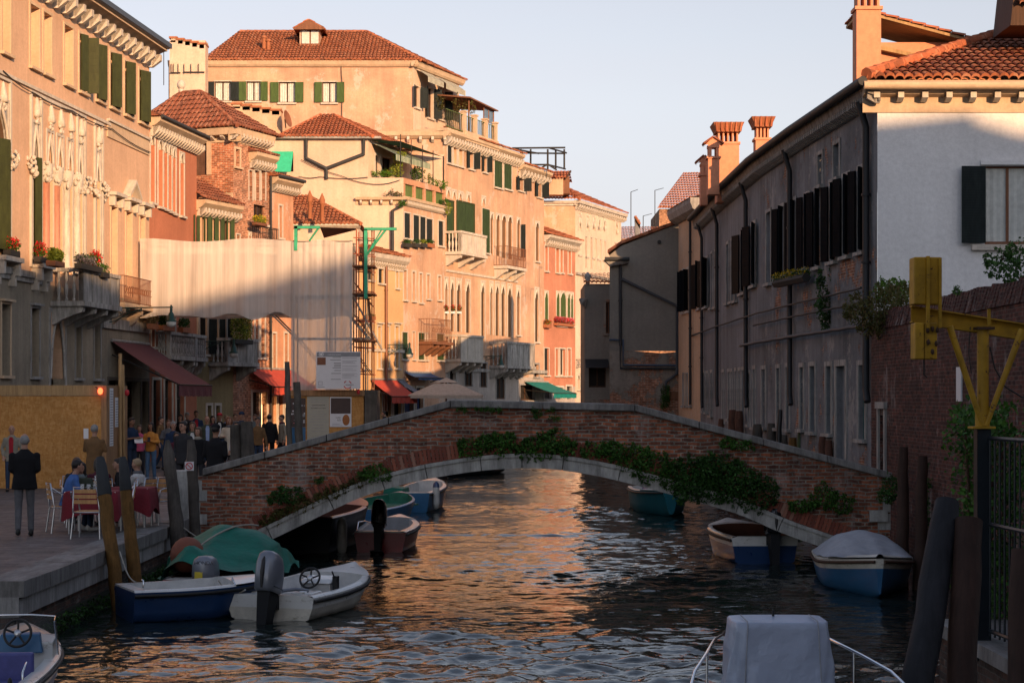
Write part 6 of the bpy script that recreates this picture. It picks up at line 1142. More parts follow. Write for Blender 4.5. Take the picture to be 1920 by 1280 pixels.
# bottom left boat
r_,hb,zg=boat(4.6,1.55,.36,.55,('hull_sky','hull_white','hull_white','hull_int'),'white and blue speedboat with smoked windscreen and blue seat, cut off by the left edge',(-5.45,18.2),R(6),deck=.7,inset=.16,tr=.93)
st=rebase(r_); m=MB(); m.box((-.05,1.1,.14),(.62,1.22,.62),'blue_vinyl'); m.box((-.75,1.05,.14),(-.2,1.2,.3),'blue_vinyl'); m.box((-.05,.8,.14),(.62,1.1,.3),'blue_vinyl'); m.build('seat',r_,bevel=.03)
m=MB(); m.hexa([(-.75,2.1,.14),(.72,2.1,.14),(.72,2.5,.14),(-.75,2.5,.14),(-.75,2.1,.62),(.72,2.1,.62),(.72,2.5,.68),(-.75,2.5,.68)],'hull_white'); m.hexa([(.0,2.0,.5),(.6,2.0,.5),(.6,2.12,.5),(0,2.12,.5),(.05,2.08,.72),(.55,2.08,.72),(.55,2.2,.74),(.05,2.2,.74)],'hull_sky'); m.build('dashboard',r_,bevel=.015)
wheel(r_,.3,1.9,.76,.17,-22); m=MB(); pts=[(-.85,1.9),(-.82,2.4),(-.4,2.62),(.4,2.62),(.76,2.4),(.82,1.85)]
m.grid([[Vector((x,y,.55)) for x,y in pts],[Vector((x*.96,y-.12,.92)) for x,y in pts]],'smoke_acrylic',False); m.build('windscreen',r_); m=MB(); m.tube([Vector((x*.96,y-.12,.92)) for x,y in pts],.012,'chrome',6); m.tube([(.82,1.85,.5),(.79,1.73,.92)],.012,'chrome',6); m.tube([(-.05,2.62,.56),(-.05,2.5,.92)],.012,'chrome',6); m.build('windscreen_frame',r_)
m=MB(); m.tube([(.62,.3,.42),(.62,.3,.5),(.6,.7,.56)],.012,'chrome',6); m.ell((.5,.12,.42),(.03,.03,.05),'black_paint'); m.build('cleat',r_); place(r_,st); r_.scale=(.86,.86,.9); r_.location.x-=.13; r_.location.y+=.3
# mooring lines
for i,(a,b,lab) in enumerate((((-6.12,28.3,.9),(-5.7,27.5,.5),'slack mooring rope from an ochre pole to the dark blue boat'),((-4.42,27.3,.55),(-4.0,27.15,.42),'rope tying the dark blue boat to the white speedboat'),((-6.1,33.6,.9),(-4.9,32.6,.6),'rope from the leaning grey posts to the red boat'))):
    m=MB(); a,b=Vector(a),Vector(b); m.tube([a.lerp(b,k/8)-Vector((0,0,.12*math.sin(PI*k/8))) for k in range(9)],.012,'rope',5); m.build('mooring_rope',label=lab,cat='rope')
# ================= poles and posts
def pole(a,b,ra,rb,mat,lab,top=None,tl=.35,name='mooring_pole',group=None,point=.6):
    group=group or 'wooden poles and posts in the water'; a,b=Vector(a),Vector(b); o=empty(name,a,lab,'pole',group) if top else None; m=MB(); L=(b-a).length; n=14; e=(b-a).normalized(); rg=random.Random(int(a.x*97+a.y*31)); pts=[];rs=[]
    lim=1-(tl/L if top else 0)
    for k in range(n+1): t=k/n*lim; pts.append(a.lerp(b,t)+Vector((rg.uniform(-.012,.012),rg.uniform(-.012,.012),0))); rs.append(ra+(rb-ra)*t+rg.uniform(-.006,.006))
    if not top: rs[-1]*=point; pts[-1]=b.copy()
    m.tube(pts,rs,mat,14)
    if not top: return m.build(name,label=lab,cat='pole',group=group)
    m.build('shaft',o)
    if top:
        q=a.lerp(b,lim); m=MB(); m.tube([q-e*.005,q+e*.01,q+e*tl*.8,b],[rs[-1]*1.01,rs[-1]*1.08,rs[-1]*.8,rs[-1]*.55],top,14); m.build('cap',o)
    return o
pole((-5.95,28.0,-.9),(-6.52,28.7,2.36),.115,.10,'pole_ochre','left of the two ochre mooring poles with dark tapered caps by the tables','lead',.62)
pole((-5.85,28.7,-.9),(-6.29,29.3,2.34),.115,.095,'pole_ochre','right of the two ochre mooring poles with dark tapered caps by the tables','lead',.55)
pole((-5.95,33.2,-.9),(-6.44,33.9,2.5),.16,.10,'pole_grey','split weathered grey post leaning left at the end of the bridge',point=.35)
pole((-5.9,34.2,-.9),(-6.13,34.6,2.5),.13,.09,'pole_grey','weathered grey post with a small no entry sign at the bridge',point=.7)
sg=empty('sign',(-6.2,34.3,1.95),'small white square sign with red prohibition circle on the grey post','sign'); m=MB(); c=Vector((-6.12,34.4,2.0)); m.box((c.x-.085,c.y-.02,c.z-.085),(c.x+.085,c.y-.0,c.z+.085),'sign_white'); m.build('plate',sg); m=MB(); m.tube([c+Vector((.062*math.cos(t*PI/12),-.024,.062*math.sin(t*PI/12))) for t in range(25)],.009,'sign_red',6,cap=False); m.tube([c+Vector((-.042,-.025,.042)),c+Vector((.042,-.025,-.042))],.008,'sign_red',6); m.build('prohibition_mark',sg)
for a,b,ra,lab in (((1690,1085,31.5),(1694,838,31.8),.12,'left of the two slim brown posts beside the brick wall'),((1722,1098,31.),(1730,855,31.2),.12,'right of the two slim brown posts beside the brick wall')):
    p,q=at(*a),at(*b); p.z=-.9; pole(p,q,ra,.09,'pole_brown_shade',lab,point=.9)
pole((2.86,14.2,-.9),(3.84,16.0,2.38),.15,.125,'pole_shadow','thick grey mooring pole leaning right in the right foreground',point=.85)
pole((3.98,15.0,-.9),(4.5,16.6,1.95),.11,.10,'pole_grey','second grey pole half hidden behind the thick leaning grey pole',point=.9) if 0 else None
pole((3.5,14.5,-.9),(3.98,15.8,2.23),.14,.12,'pole_brown_shade','thick brown mooring pole next to the leaning grey one in the right foreground',point=.97)
pole((3.93,14.1,-.9),(4.2,14.8,2.05),.13,.12,'pole_brown_shade','brown mooring pole cut off by the right edge',point=.97)
pole((4.79,18.4,.9),(4.79,18.4,2.78),.04,.04,'wood_grey','thin grey stake standing behind the leaning grey pole',name='stake',point=1)
# posts along the row house and quay
for px,y0,y1,Y,w_,mt,lab in ((1373,800,768,60,.28,'pole_brown','left of the twin brown stumps before the row house'),(1386,806,770,59.6,.28,'pole_brown','right of the twin brown stumps before the row house'),(1420,820,795,55,.3,'pole_grey','squat grey stump with pale rim before the row house'),(1446,825,793,54,.26,'pole_grey','plain squat grey stump before the row house'),(1470,834,815,52,.22,'pole_grey','small grey stump left of the yellowish one'),(1487,838,820,51,.26,'pole_ochre','yellowish stump before the row house'),(1501,843,808,50.5,.2,'shut_green','dark green pointed post before the row house'),(1542,855,818,47,.2,'pole_brown','left of two slim brown stumps near the pale door'),(1554,858,825,46.6,.2,'pole_brown','right of two slim brown stumps near the pale door'),(1352,790,785,62,.2,'pole_brown','tiny brown stump at the far end of the row house')):
    q=at(px,y1,Y); p=Vector((q.x,q.y,-.9)); pole(p,q,w_/2*1.15,w_/2,mt,lab,point=.8,name='mooring_post')
p=at(1453,827,50); q=at(1463,768,50.3); p.z=-.5; pole(p,q,.07,.07,'black_paint','thin black pole leaning right before the row house',point=.9)
for px0,px1,y1,Y,r,lab in ((447,441,796,40.5,.14,'left of the two leaning grey posts behind the parapet'),(473,462,790,40.5,.17,'right of the two leaning grey posts behind the parapet'),(549,538,678,46,.085,'tall thin dark post standing left of the poster hut'),(571,556,716,46,.11,'dark leaning post in front of the poster hut')):
    q=at(px1,y1,Y); p=atz(px0,-.9,Y); pole(p,q,r,r*.85,'pole_grey' if Y<45 else 'wood_grey',lab,point=.9)
# ================= scaffold with netting over the quay
SY=66.3; sx=lambda px,Y=SY:(px-960)/F*Y; sz=lambda y,Y=SY:CZ+(745-y)/F*Y
S=empty('scaffold',(-8,SY,ZQ),'scaffold bridge over the quay wrapped in pale netting, with a rusty tube tower','scaffold')
def net(px0,px1,y0,y1,sag,seed,Yo=0,nx=70,nz=14):
    m=MB(); rows=[]; rg=np.random.RandomState(seed); ph=rg.uniform(0,6,6)
    for j in range(nz+1):
        v=j/nz; row=[]
        for i in range(nx+1):
            u=i/nx; px=px0+(px1-px0)*u; yb=y1+sag*math.sin(u*PI*3+1)**2+sag*.4*math.sin(u*23+ph[0]); yt=y0+3*math.sin(u*9+ph[1]); y=yt+(yb-yt)*v
            d=.022*math.sin(u*60+ph[2]+v*1.5)+.02*math.sin(u*37+ph[5]+v*4)+.03*math.sin(u*23+ph[3]-v)+.06*math.sin(v*PI)*math.sin(u*9+ph[4]); row.append(Vector((sx(px),SY+Yo+d,sz(y))))
        rows.append(row)
    m.grid(rows,'netting',True); return m.build('netting',S)
net(262,546,450,588,9,1); net(546,661,452,742,2,2,-.04,36,22); net(262,661,452,590,6,5,1.5,40,8)
m=MB(); m.grid([[Vector((sx(px),SY+o,sz(590)-.05*math.sin(px*.06))) for px in range(262,547,6)] for o in (0,.75,1.5)],'netting',True); m.build('under_netting',S)
m=MB(); tb=lambda a,b,r=.028,mt='scaffold_steel',Yo=.12:m.tube([Vector((sx(a[0]),SY+Yo,sz(a[1]))),Vector((sx(b[0]),SY+Yo,sz(b[1])))],r,mt,6)
for Yo in (.12,1.35):
    tb((262,556),(690,552),Yo=Yo); tb((262,586),(548,586),Yo=Yo); tb((262,455),(661,452),Yo=Yo)
    for k in range(15):
        a=266+k*20; tb((a,556),(a+10,586),.02,Yo=Yo); tb((a+10,586),(a+20,556),.02,Yo=Yo)
    for px in (262,330,400,470,545): tb((px,450),(px,588),Yo=Yo)
    tb((303,455),(380,556),Yo=Yo); tb((440,455),(400,556),Yo=Yo); tb((560,455),(620,530),Yo=Yo)
    for px in (550,612,622,657): tb((px,450),(px,860),.03,Yo=Yo)
    for y in (556,634,740): tb((545,y),(690,y),.03,Yo=Yo)
    tb((622,556),(700,645),.035,Yo=Yo); tb((508,588),(560,640),.03,Yo=Yo); tb((560,640),(612,700),.02,Yo=Yo); tb((657,640),(612,690),.02,Yo=Yo); tb((560,745),(612,690),.02,Yo=Yo)
m.build('tube_frame',S); m=MB()
for Yo in (0,1.0):
    for px,mt in ((668,'rust_paint'),(681,'rust_paint'),(697,'rust_iron'),(685,'scaffold_steel')): tb((px,430 if px<690 else 425),(px,760),.026,mt,Yo+.1)
    for y in (445,475,505,545,600,650,700): tb((662,y),(700,y+2),.022,'rust_paint',Yo+.1)
    for y in (470,530,590,660): tb((664,y),(698,y+45),.018,'wood_dark',Yo+.1)
tb((664,560),(716,655),.04,'scaffold_steel'); tb((700,660),(690,560),.05,'wood_dark'); m.build('tube_tower',S)
for y in (552,640,500): m=MB(); m.box((sx(661),SY-.05,sz(y)),(sx(702),SY+1.3,sz(y)+.06),'wood_brown'); m.build('plank',S)
m=MB(); m.box((sx(683),SY-.1,sz(560)),(sx(689),SY+.05,sz(430)),'green_paint'); m.box((sx(683),SY-.1,sz(432)),(sx(744),SY+.05,sz(427)),'green_paint'); tb((686,480),(724,430),.045,'green_paint',-.02); tb((684,484),(716,430),.03,'green_paint',-.02); m.build('hoist_arm',S); m=MB()
m.box((sx(552),SY-.1,sz(470)),(sx(558),SY+.05,sz(423)),'green_paint'); m.box((sx(552),SY-.1,sz(429)),(sx(600),SY+.05,sz(424)),'green_paint'); tb((580,452),(597,428),.04,'green_paint',-.02); m.build('hoist_arm',S)
m=MB(); m.face([Vector((sx(600),SY,sz(426))),Vector((sx(664),SY,sz(428))),Vector((sx(664),SY+1.4,sz(424))),Vector((sx(600),SY+1.4,sz(440)))],'tarp_brown'); m.build('canopy',S)
# hut with posters under the scaffold leg
HU=empty('poster_hut',(-7.2,65.4,ZQ),'plywood site hut covered with posters below the white works sign','hut'); m=MB(); HYY=65.2; hx=lambda px:sx(px,HYY); hz=lambda y:sz(y,HYY)
m.box((hx(541),HYY,ZQ),(hx(682),HYY+1.8,hz(742)),'osb'); m.build('board_wall',HU); m=MB(); m.box((hx(538),HYY-.08,hz(742)),(hx(684),HYY+1.85,hz(731)),'beam_wood'); m.build('top_beam',HU); m=MB(); m.box((hx(684),HYY-.1,ZQ),(hx(706),HYY+1.7,hz(731)),'wood_grey'); m.build('side_panel',HU)
def poster(x0,x1,y0,y1,mat,lab,name='poster',d=.03,Yp=HYY,cat='poster'):
    o=empty(name,(hx((x0+x1)/2),Yp-.05,hz(y1)),lab,cat); m=MB(); m.box((hx(x0),Yp-d,hz(y1)),(hx(x1),Yp-.004,hz(y0)),mat); m.build('sheet',o); return o
def lines(o,x0,x1,ys,mat,Yp,h=1.1,jit=0,name='text_lines',al='L'):
    m=MB(); rg=random.Random(int(x0+ys[0]))
    for y in ys:
        w_=rg.uniform(.5,1)*(x1-x0) if jit else (x1-x0); a=x0 if al=='L' else (x1-w_ if al=='R' else (x0+x1-w_)/2); m.box((hx(a),Yp-.004,hz(y+h)),(hx(a+w_),Yp,hz(y)),mat)
    m.build(name,o)
ML=lambda px,y,Y:Matrix.Translation((sx(px,Y),Y,sz(y,Y)))@Matrix.Rotation(R(90),4,'X')
o=poster(576,617,743,840,'sign_beige','beige electoral notice headed CONVOCAZIONE pasted on the hut'); text('CONVOCAZIONE',.062*.95,'sign_text',ML(597,759.5,HYY-.034),'heading',o,bold=.001); text('DEI COMIZI ELETTORALI',.05,'sign_text',ML(597,765,HYY-.034),'heading',o,bold=.0008); lines(o,579,615,[747,750,753,771,776,780,785,790,796,802,808],'sign_lines',HYY-.031,.6,1,al='C')
o=poster(618.5,659,744,800,'sign_white','white event poster with dark picture and the letters LUO GO'); m=MB(); m.box((hx(620.5),HYY-.036,hz(775)),(hx(657.5),HYY-.031,hz(746)),'poster_dark'); m.ell((hx(649),HYY-.036,hz(787)),(.13,.01,.2),'poster_orange'); m.build('picture',o)
text('LUO',.085,'black_paint',ML(634,782.5,HYY-.036),'lettering',o); text('GO',.085,'black_paint',ML(635.5,787.3,HYY-.036),'lettering',o); lines(o,623,645,[794,797],'sign_lines',HYY-.031,.6,1)
o=poster(541,573,746,800,'poster_dark','dark torn poster at the left end of the hut'); m=MB(); rg=random.Random(4)
for _ in range(14): x=rg.uniform(543,570); y=rg.uniform(750,795); m.box((hx(x),HYY-.035,hz(y+rg.uniform(1,6))),(hx(min(572,x+rg.uniform(1,5))),HYY-.031,hz(y)),rg.choice(['sign_white','petal_pink','sign_grey']))
m.build('print',o); o=poster(541,573,800.5,840,'hull_sky','blue and white sheet below the dark torn poster'); 
WY=64.9; hx=lambda px:sx(px,WY); hz=lambda y:sz(y,WY)
o=poster(593,676,659,729,'sign_white','big white building works sign with grey header and red ring logo','works_sign',.05,WY,'sign'); yy=WY-.055
m=MB(); m.box((hx(594),yy,hz(668.5)),(hx(675.5),WY-.049,hz(660.5)),'sign_grey'); m.box((hx(611.5),yy,hz(712)),(hx(640),WY-.049,hz(669.5)),'sign_lines') if 0 else None; m.box((hx(595),yy,hz(684)),(hx(611),WY-.049,hz(670)),'dish_rust'); m.build('panel_print',o)
m=MB(); m.lathe([(0,0),(.085,0)],'sign_white',Matrix.Translation((hx(602.5),yy-.003,hz(664)))@Matrix.Rotation(R(90),4,'X'),16); m.tube([(hx(602.5)+.05*math.cos(t*PI/8),yy-.006,hz(664)+.06*math.sin(t*PI/8)) for t in range(17)],.008,'sign_text',5); m.build('crest',o)
text('COMUNE DI VENEZIA',.05,'sign_white',ML(627,664.8,yy-.004),'heading',o,bold=.001); lines(o,618,639.5,[669.5,674,680,683,686,689,694,699.5,710.5],'sign_text',yy,.8,1,'text_lines','R'); lines(o,642,671,[671,676,678.5,680.5,686,690.5,694,700,702.5,705,707.5],'sign_lines',yy,.6,1)
m=MB()
for a0,a1 in ((20,70),(110,150),(200,330)): m.tube([(hx(652)+.135*math.cos(R(a0+(a1-a0)*k/8)),yy-.002,hz(721)+.135*math.sin(R(a0+(a1-a0)*k/8))) for k in range(9)],.017,'sign_red',6)
m.build('ring_logo',o); text('SARMATO',.065,'sign_text',ML(655.5,721.5,yy-.012),'lettering',o); m=MB(); 
for a,b in (((597.5,715),(604.5,715)),((604.5,715),(604.5,722)),((604.5,722),(597.5,722)),((597.5,722),(597.5,715))): m.tube([(hx(a[0]),yy-.001,hz(a[1])),(hx(b[0]),yy-.001,hz(b[1]))],.005,'sign_lines',4)
m.build('stamp_box',o); lines(o,596,609,[725],'sign_lines',yy,.8)
m=empty('warning_lamp',at(672,735,65),'small unlit red lamp on the hut beam','lamp'); q=MB(); q.ell(at(672,734,65),(.06,.06,.1),'sign_red'); q.build('lens',m)
# ================= left hoarding
HO=empty('hoarding',(-12,48,ZQ),'orange chipboard hoarding around a building site with red lamp','hoarding'); OY=48.; ox=lambda px,Y=OY:(px-960)/F*Y; oz=lambda y,Y=OY:CZ+(745-y)/F*Y
m=MB(); m.box((ox(-60),OY,ZQ),(ox(2),OY+.05,oz(722)),'osb'); m.box((ox(2),OY,ZQ),(ox(194),OY+.05,oz(742)),'osb'); m.build('board',HO); m=MB(); m.box((ox(0),OY-.03,oz(741)),(ox(194),OY+.06,oz(722)),'wood_pale'); m.build('top_board',HO)
m=MB(); m.box((ox(194),OY-.02,ZQ),(ox(194)+.06,OY+2.7,oz(722)),'beam_wood'); m.box((ox(194)-.05,OY-.04,ZQ),(ox(194)+.09,OY+.08,oz(723)),'beam_wood'); m.build('side_board',HO)
m=MB(); m.tube([(ox(194)+.12,OY+1.5,ZQ),(ox(194)+.12,OY+1.5,4.5)],.05,'wood_pale',6,sm=False); m.build('prop',HO); m=MB(); m.tube([(ox(194)+.14,OY+1.9,ZQ),(ox(194)+.1,OY+1.9,4.2)],.05,'wood_pale',6,sm=False); m.build('prop',HO)
for k,(o_,z0_,z1_) in enumerate(((.45,2.0,3.55),(1.1,2.5,3.3),(1.9,2.2,3.6))):
    q=empty('notice',(ox(194)+.07,OY+o_,z0_),('long white notice nearest the corner of the hoarding','short white notice between two long ones on the hoarding side','long white notice farthest along the hoarding side')[k],'notice'); m=MB(); m.box((ox(194)+.062,OY+o_,z0_),(ox(194)+.07,OY+o_+.42,z1_),'sign_white'); m.build('sheet',q); m=MB()
    for j in range(int((z1_-z0_)/.07)-1): m.box((ox(194)+.07,OY+o_+.05,z0_+.05+j*.07),(ox(194)+.074,OY+o_+.37,z0_+.075+j*.07),'sign_lines')
    m.build('text_lines',q)
for px,y,mt,lab in ((188,733,'lamp_red','lit red warning lamp at the corner of the chipboard hoarding'),(238,736,'sign_red','unlit red warning lamp on the far side post of the hoarding')):
    q=empty('warning_lamp',at(px,y,OY-.1),lab,'lamp'); m=MB(); c=at(px,y,OY-.12 if px<200 else OY+2.3); m.ell(c,(.07,.06,.09),mt); m.build('lens',q); m=MB(); m.box((c.x-.05,c.y+.03,c.z-.04),(c.x+.05,c.y+.1,c.z+.04),'black_paint'); m.tube([c+Vector((-.04,.02,.02)),c+Vector((-.12,.03,.1)),c+Vector((-.15,.1,.12))],.01,'black_paint',5); m.build('housing',q)
q=empty('notice',at(162,826,OY-.05),'small white notice on the chipboard front','notice'); m=MB(); m.box((ox(157),OY-.02,oz(822)),(ox(166),OY-.004,oz(803)),'sign_white'); m.build('sheet',q)
# ================= awnings
def awning(H,f,u0,u1,zt,zb,out,mat,val=.3,name='awning',vm=None):
    m=MB(); n=24; rows=[[f.P(u0+(u1-u0)*i/n,o,zt+(zb-zt)*o/out-.05*math.sin(PI*o/out)) for i in range(n+1)] for o in (0,out*.33,out*.66,out)]; m.grid(rows,mat,True)
    m.grid([[f.P(u0+(u1-u0)*i/n,out,zb) for i in range(n+1)],[f.P(u0+(u1-u0)*i/n,out+.03*math.sin(i*1.3),zb-val+.03*(i%2)) for i in range(n+1)]],vm or mat,False)
    w_=m.build(name,H); a=MB()
    for u in (u0+.05,u1-.05): a.tube([f.P(u,.05,zt-.5),f.P(u,out-.05,zb+.02)],.03,'iron',6)
    a.tube([f.P(u0,out,zb),f.P(u1,out,zb)],.03,'iron',6); a.tube([f.P(u0,.04,zt),f.P(u1,.04,zt)],.06,'grey_stone',6); a.build('arm',w_); return w_
awning(A,fA,fA.u(207),fA.L-.2,5.3,3.75,2.45,'awning_maroon',.42)
awning(E,fE,-1.9,fE.L-.1,4.55,3.75,1.3,'awning_red',.35); awning(Fh,fF,.2,3.1,4.2,3.35,1.2,'awning_red',.35); awning(Fh,fF,3.2,fF.L,4.2,3.5,1.1,'awning_grey',.15); awning(Gh,fG2,.1,3.2,4.6,4.3,.8,'awning_blue',.12); awning(H2,fI,1.0,4.9,4.25,3.55,1.9,'awning_teal',.3)
f=fF; text('CAFFE',.22,'sign_white',Matrix.Translation(f.P(1.9,1.24,3.15))@Matrix(((f.d.x,0,f.n.x,0),(f.d.y,0,f.n.y,0),(0,1,0,0),(0,0,0,1))),'lettering',Fh) if 0 else None
# parasol
U=empty('parasol',(-3.3,91,ZQ),'large square cream parasol over the far cafe terrace','parasol'); m=MB(); c=Vector((-3.3,91,4.2)); rim=[Vector((-3.3+x,91+y,3.42)) for x,y in ((-1.85,-1.4),(1.85,-1.4),(1.85,1.4),(-1.85,1.4))]
for i in range(4): a,b=rim[i],rim[(i+1)%4]; q0,q1=c+(a-c)*.32+Vector((0,0,.04)),c+(b-c)*.32+Vector((0,0,.04)); m.face([a,b,q1,q0],'umbrella_cream'); m.face([q0+Vector((0,0,.06)),q1+Vector((0,0,.06)),c+Vector((0,0,.1))],'umbrella_cream'); m.face([a,b,b-Vector((0,0,.16)),a-Vector((0,0,.16))],'umbrella_cream')
m.build('canopy',U); m=MB(); m.tube([(-3.3,91,ZQ),(-3.3,91,4.25)],.04,'wood_brown',8); m.build('pole',U); m=MB()
for a in rim: m.tube([c-Vector((0,0,.1)),a-Vector((0,0,.03))],.02,'wood_brown',5)
m.build('rib',U)
# ================= wall lamps
def wlamp(f,u,z,out,lab,s=1.):
    o=empty('street_lamp',f.P(u,0,z),lab,'street lamp'); m=MB(); m.tube([f.P(u,0,z),f.P(u,out,z+.02)],.025*s,'lamp_green',6); m.tube([f.P(u,0,z-.5*s),f.P(u,.3*s,z-.45*s),f.P(u,.75*s,z-.2*s),f.P(u,1.25*s,z-.03)],.02*s,'lamp_green',6)
    for k,(cx_,cz_,r) in enumerate(((.2,-.15,.1),(.45,-.2,.13),(.75,-.1,.08),(1.2,-.1,.07),(.15,-.35,.08))): m.tube([f.P(u,(cx_+r*(1-t/22)*math.cos(t*.6))*s,z+(cz_+r*(1-t/22)*math.sin(t*.6))*s) for t in range(18)],.012*s,'lamp_green',5)
    m.build('bracket',o); m=MB(); Mx=Matrix.Translation(f.P(u,out-.06,z-.02)); m.lathe([(.03,.12),(.04,.02),(.05,-.05),(.045,-.12),(.1,-.2),(.12,-.38),(.19,-.42),(.19,-.46)],'lamp_green',Mx,12); m.build('shade',o); m=MB(); m.lathe([(.17,-.46),(.17,-.55),(.12,-.62),(0,-.66)],'lamp_glass',Mx,12); m.build('globe',o); return o
wlamp(fA,fA.u(200),6.4,2.35,'green wall lamp on a long scrolled bracket at the ochre palace corner')
wlamp(fC,fC.u(362),5.55,1.95,'green wall lamp with long bracket under the scaffold netting')
wlamp(fF,fF.u(722),6.1-.2,1.4,'green lamp bracket crossing the yellow house beside its downpipe'); wlamp(fH,fH.u(888),5.55,1.7,'dark wall lamp in front of the far stone balcony'); wlamp(fK,.1,5.7,1.4,'farthest wall lamp at the corner of the coral house')
l=empty('lantern',(8.3,42.5,4.9),'small green glass lantern on the corner by the brick wall','lantern'); m=MB(); m.lathe([(.0,.2),(.12,.12),(.14,.05),(.1,-.2),(.0,-.22)],'glass',Matrix.Translation((8.32,42.2,5.0)),6,False); m.tube([(8.32,42.2,5.2),(8.32,42.2,5.35),(8.5,42.35,5.4)],.015,'iron',5); m.tube([(8.32,42.2,4.78),(8.5,42.35,4.6)],.015,'iron',5); m.build('glass_body',l)
# ================= yellow hoist
Y0=18.; C=empty('hoist',(4.7,Y0,ZQ),'yellow steel jib hoist on a dark post with V struts','hoist'); cx=lambda px,Y=Y0:(px-960)/F*Y; cz=lambda y,Y=Y0:CZ+(745-y)/F*Y
m=MB(); m.box((cx(1829),Y0-.07,.7),(cx(1855),Y0+.07,cz(804)),'gate_dark'); m.build('base_post',C); m=MB(); m.box((cx(1819),Y0-.1,cz(803)),(cx(1862),Y0+.1,cz(799)),'yellow_paint'); m.tube([(cx(1842),Y0,cz(800)),(cx(1842),Y0,cz(764))],.07,'yellow_paint',14); m.tube([(cx(1843),Y0,cz(766)),(cx(1843),Y0,cz(618))],.058,'yellow_paint',14); m.box((cx(1829),Y0-.09,cz(618)),(cx(1861),Y0+.09,cz(613)),'wood_dark'); m.build('column',C)
m=MB(); m.tube([(cx(1840),Y0-.05,cz(798)),(cx(1778),Y0-.05,cz(612))],[.028,.034],'yellow_paint',10); m.tube([(cx(1846),Y0-.05,cz(798)),(cx(1914),Y0-.05,cz(618))],[.026,.034],'yellow_paint',10); m.build('strut',C)
m=MB(); a0,a1=Vector((cx(1708),Y0,0)),Vector((cx(2000),Y0+.35,0)); za0,za1=cz(573),cz(601)
def beam(oy0,oy1,t0,t1,b0,b1,mt='yellow_paint'): m.hexa([(a0.x,a0.y+oy0,b0),(a1.x,a1.y+oy0,b1),(a1.x,a1.y+oy1,b1),(a0.x,a0.y+oy1,b0),(a0.x,a0.y+oy0,t0),(a1.x,a1.y+oy0,t1),(a1.x,a1.y+oy1,t1),(a0.x,a0.y+oy1,t0)],mt)
beam(-.06,.06,za0,za1-.07,za0-.012,za1-.082); beam(-.006,.006,za0-.012,za1-.082,za0-.155,za1-.225); beam(-.06,.06,za0-.155,za1-.225,za0-.168,za1-.238); m.box((cx(1848),Y0-.075,cz(610)),(cx(1854),Y0-.055,cz(580)),'yellow_paint'); m.build('jib_beam',C)
m=MB(); m.box((cx(1707),Y0-.17,cz(572)),(cx(1730),Y0+.06,cz(484)),'yellow_paint'); m.box((cx(1732),Y0-.15,cz(572)),(cx(1758),Y0+.06,cz(484)),'yellow_paint'); m.box((cx(1709),Y0-.17,cz(674)),(cx(1726),Y0+.05,cz(606)),'yellow_paint'); m.box((cx(1727),Y0-.15,cz(674)),(cx(1751),Y0+.05,cz(606)),'yellow_paint')
m.build('hoist_block',C,bevel=.012); m=MB(); m.box((cx(1729),Y0-.2,cz(616)),(cx(1735),Y0-.155,cz(483)),'yellow_paint'); m.box((cx(1752),Y0-.2,cz(616)),(cx(1757),Y0-.155,cz(486)),'yellow_paint'); m.build('tie_plate',C)
m=MB()
for px,y in ((1732,620),(1741,618),(1750,620),(1733,642),(1741,660),(1748,645)): m.ell((cx(px),Y0-.17,cz(y)),(.018,.025,.03),'wood_dark',None,8,5)
m.build('bolt',C); m=MB(); m.tube([(cx(1728),Y0-.1,cz(674)),(cx(1728),Y0-.1,cz(702)),(cx(1734),Y0-.1,cz(708))],.008,'iron',5); m.build('chain',C)
m=MB(); m.tube([(cx(1824),Y0+.1,cz(612)),(cx(1821),Y0+.1,cz(660)),(cx(1826),Y0+.1,cz(700))],.006,'black_paint',5); m.tube([(cx(1856),Y0,cz(650)),(cx(1865),Y0,cz(690)),(cx(1885),Y0,cz(725)),(cx(1915),Y0,cz(744)),(cx(1940),Y0,cz(748))],.008,'black_paint',5); m.build('cable',C)
# gate
Gt=empty('gate',(5.1,17.6,ZQ),'dark metal gate with upright bars below the hoist','gate'); m=MB(); g0,g1=Vector((4.8,17.9,0)),Vector((4.86,15.8,0)); m.box((4.98,17.3,.88),(5.08,17.42,2.95),'gate_dark'); m.build('gate_post',Gt); m=MB()
for z in (1.0,2.05,2.9): m.tube([(4.72,17.9,z),(4.9,15.2,z)],.022,'gate_dark',6,sm=False)
for k in range(20): t=k/19; m.tube([(4.72+.18*t,17.9-2.7*t,.95),(4.72+.18*t,17.9-2.7*t,2.92)],.012,'gate_dark',5)
m.tube([(4.9,15.2,.9),(4.9,15.2,2.95)],.03,'steel',6,sm=False); m.build('bars',Gt)
# satellite dish on the far roof
d=empty('satellite_dish',at(536,222,92.4),'rust coloured satellite dish beside the red tiled roof','dish'); m=MB(); Md=Matrix.Translation(at(536,224,92.4))@Matrix.Rotation(R(75),4,'Y')@Matrix.Rotation(R(15),4,'X'); m.lathe([(0,0),(.2,.02),(.36,.07),(.45,.12)],'dish_rust',Md,16); m.tube([at(536,240,92.4),at(534,224,92.5)],.03,'iron',5); m.build('reflector',d)
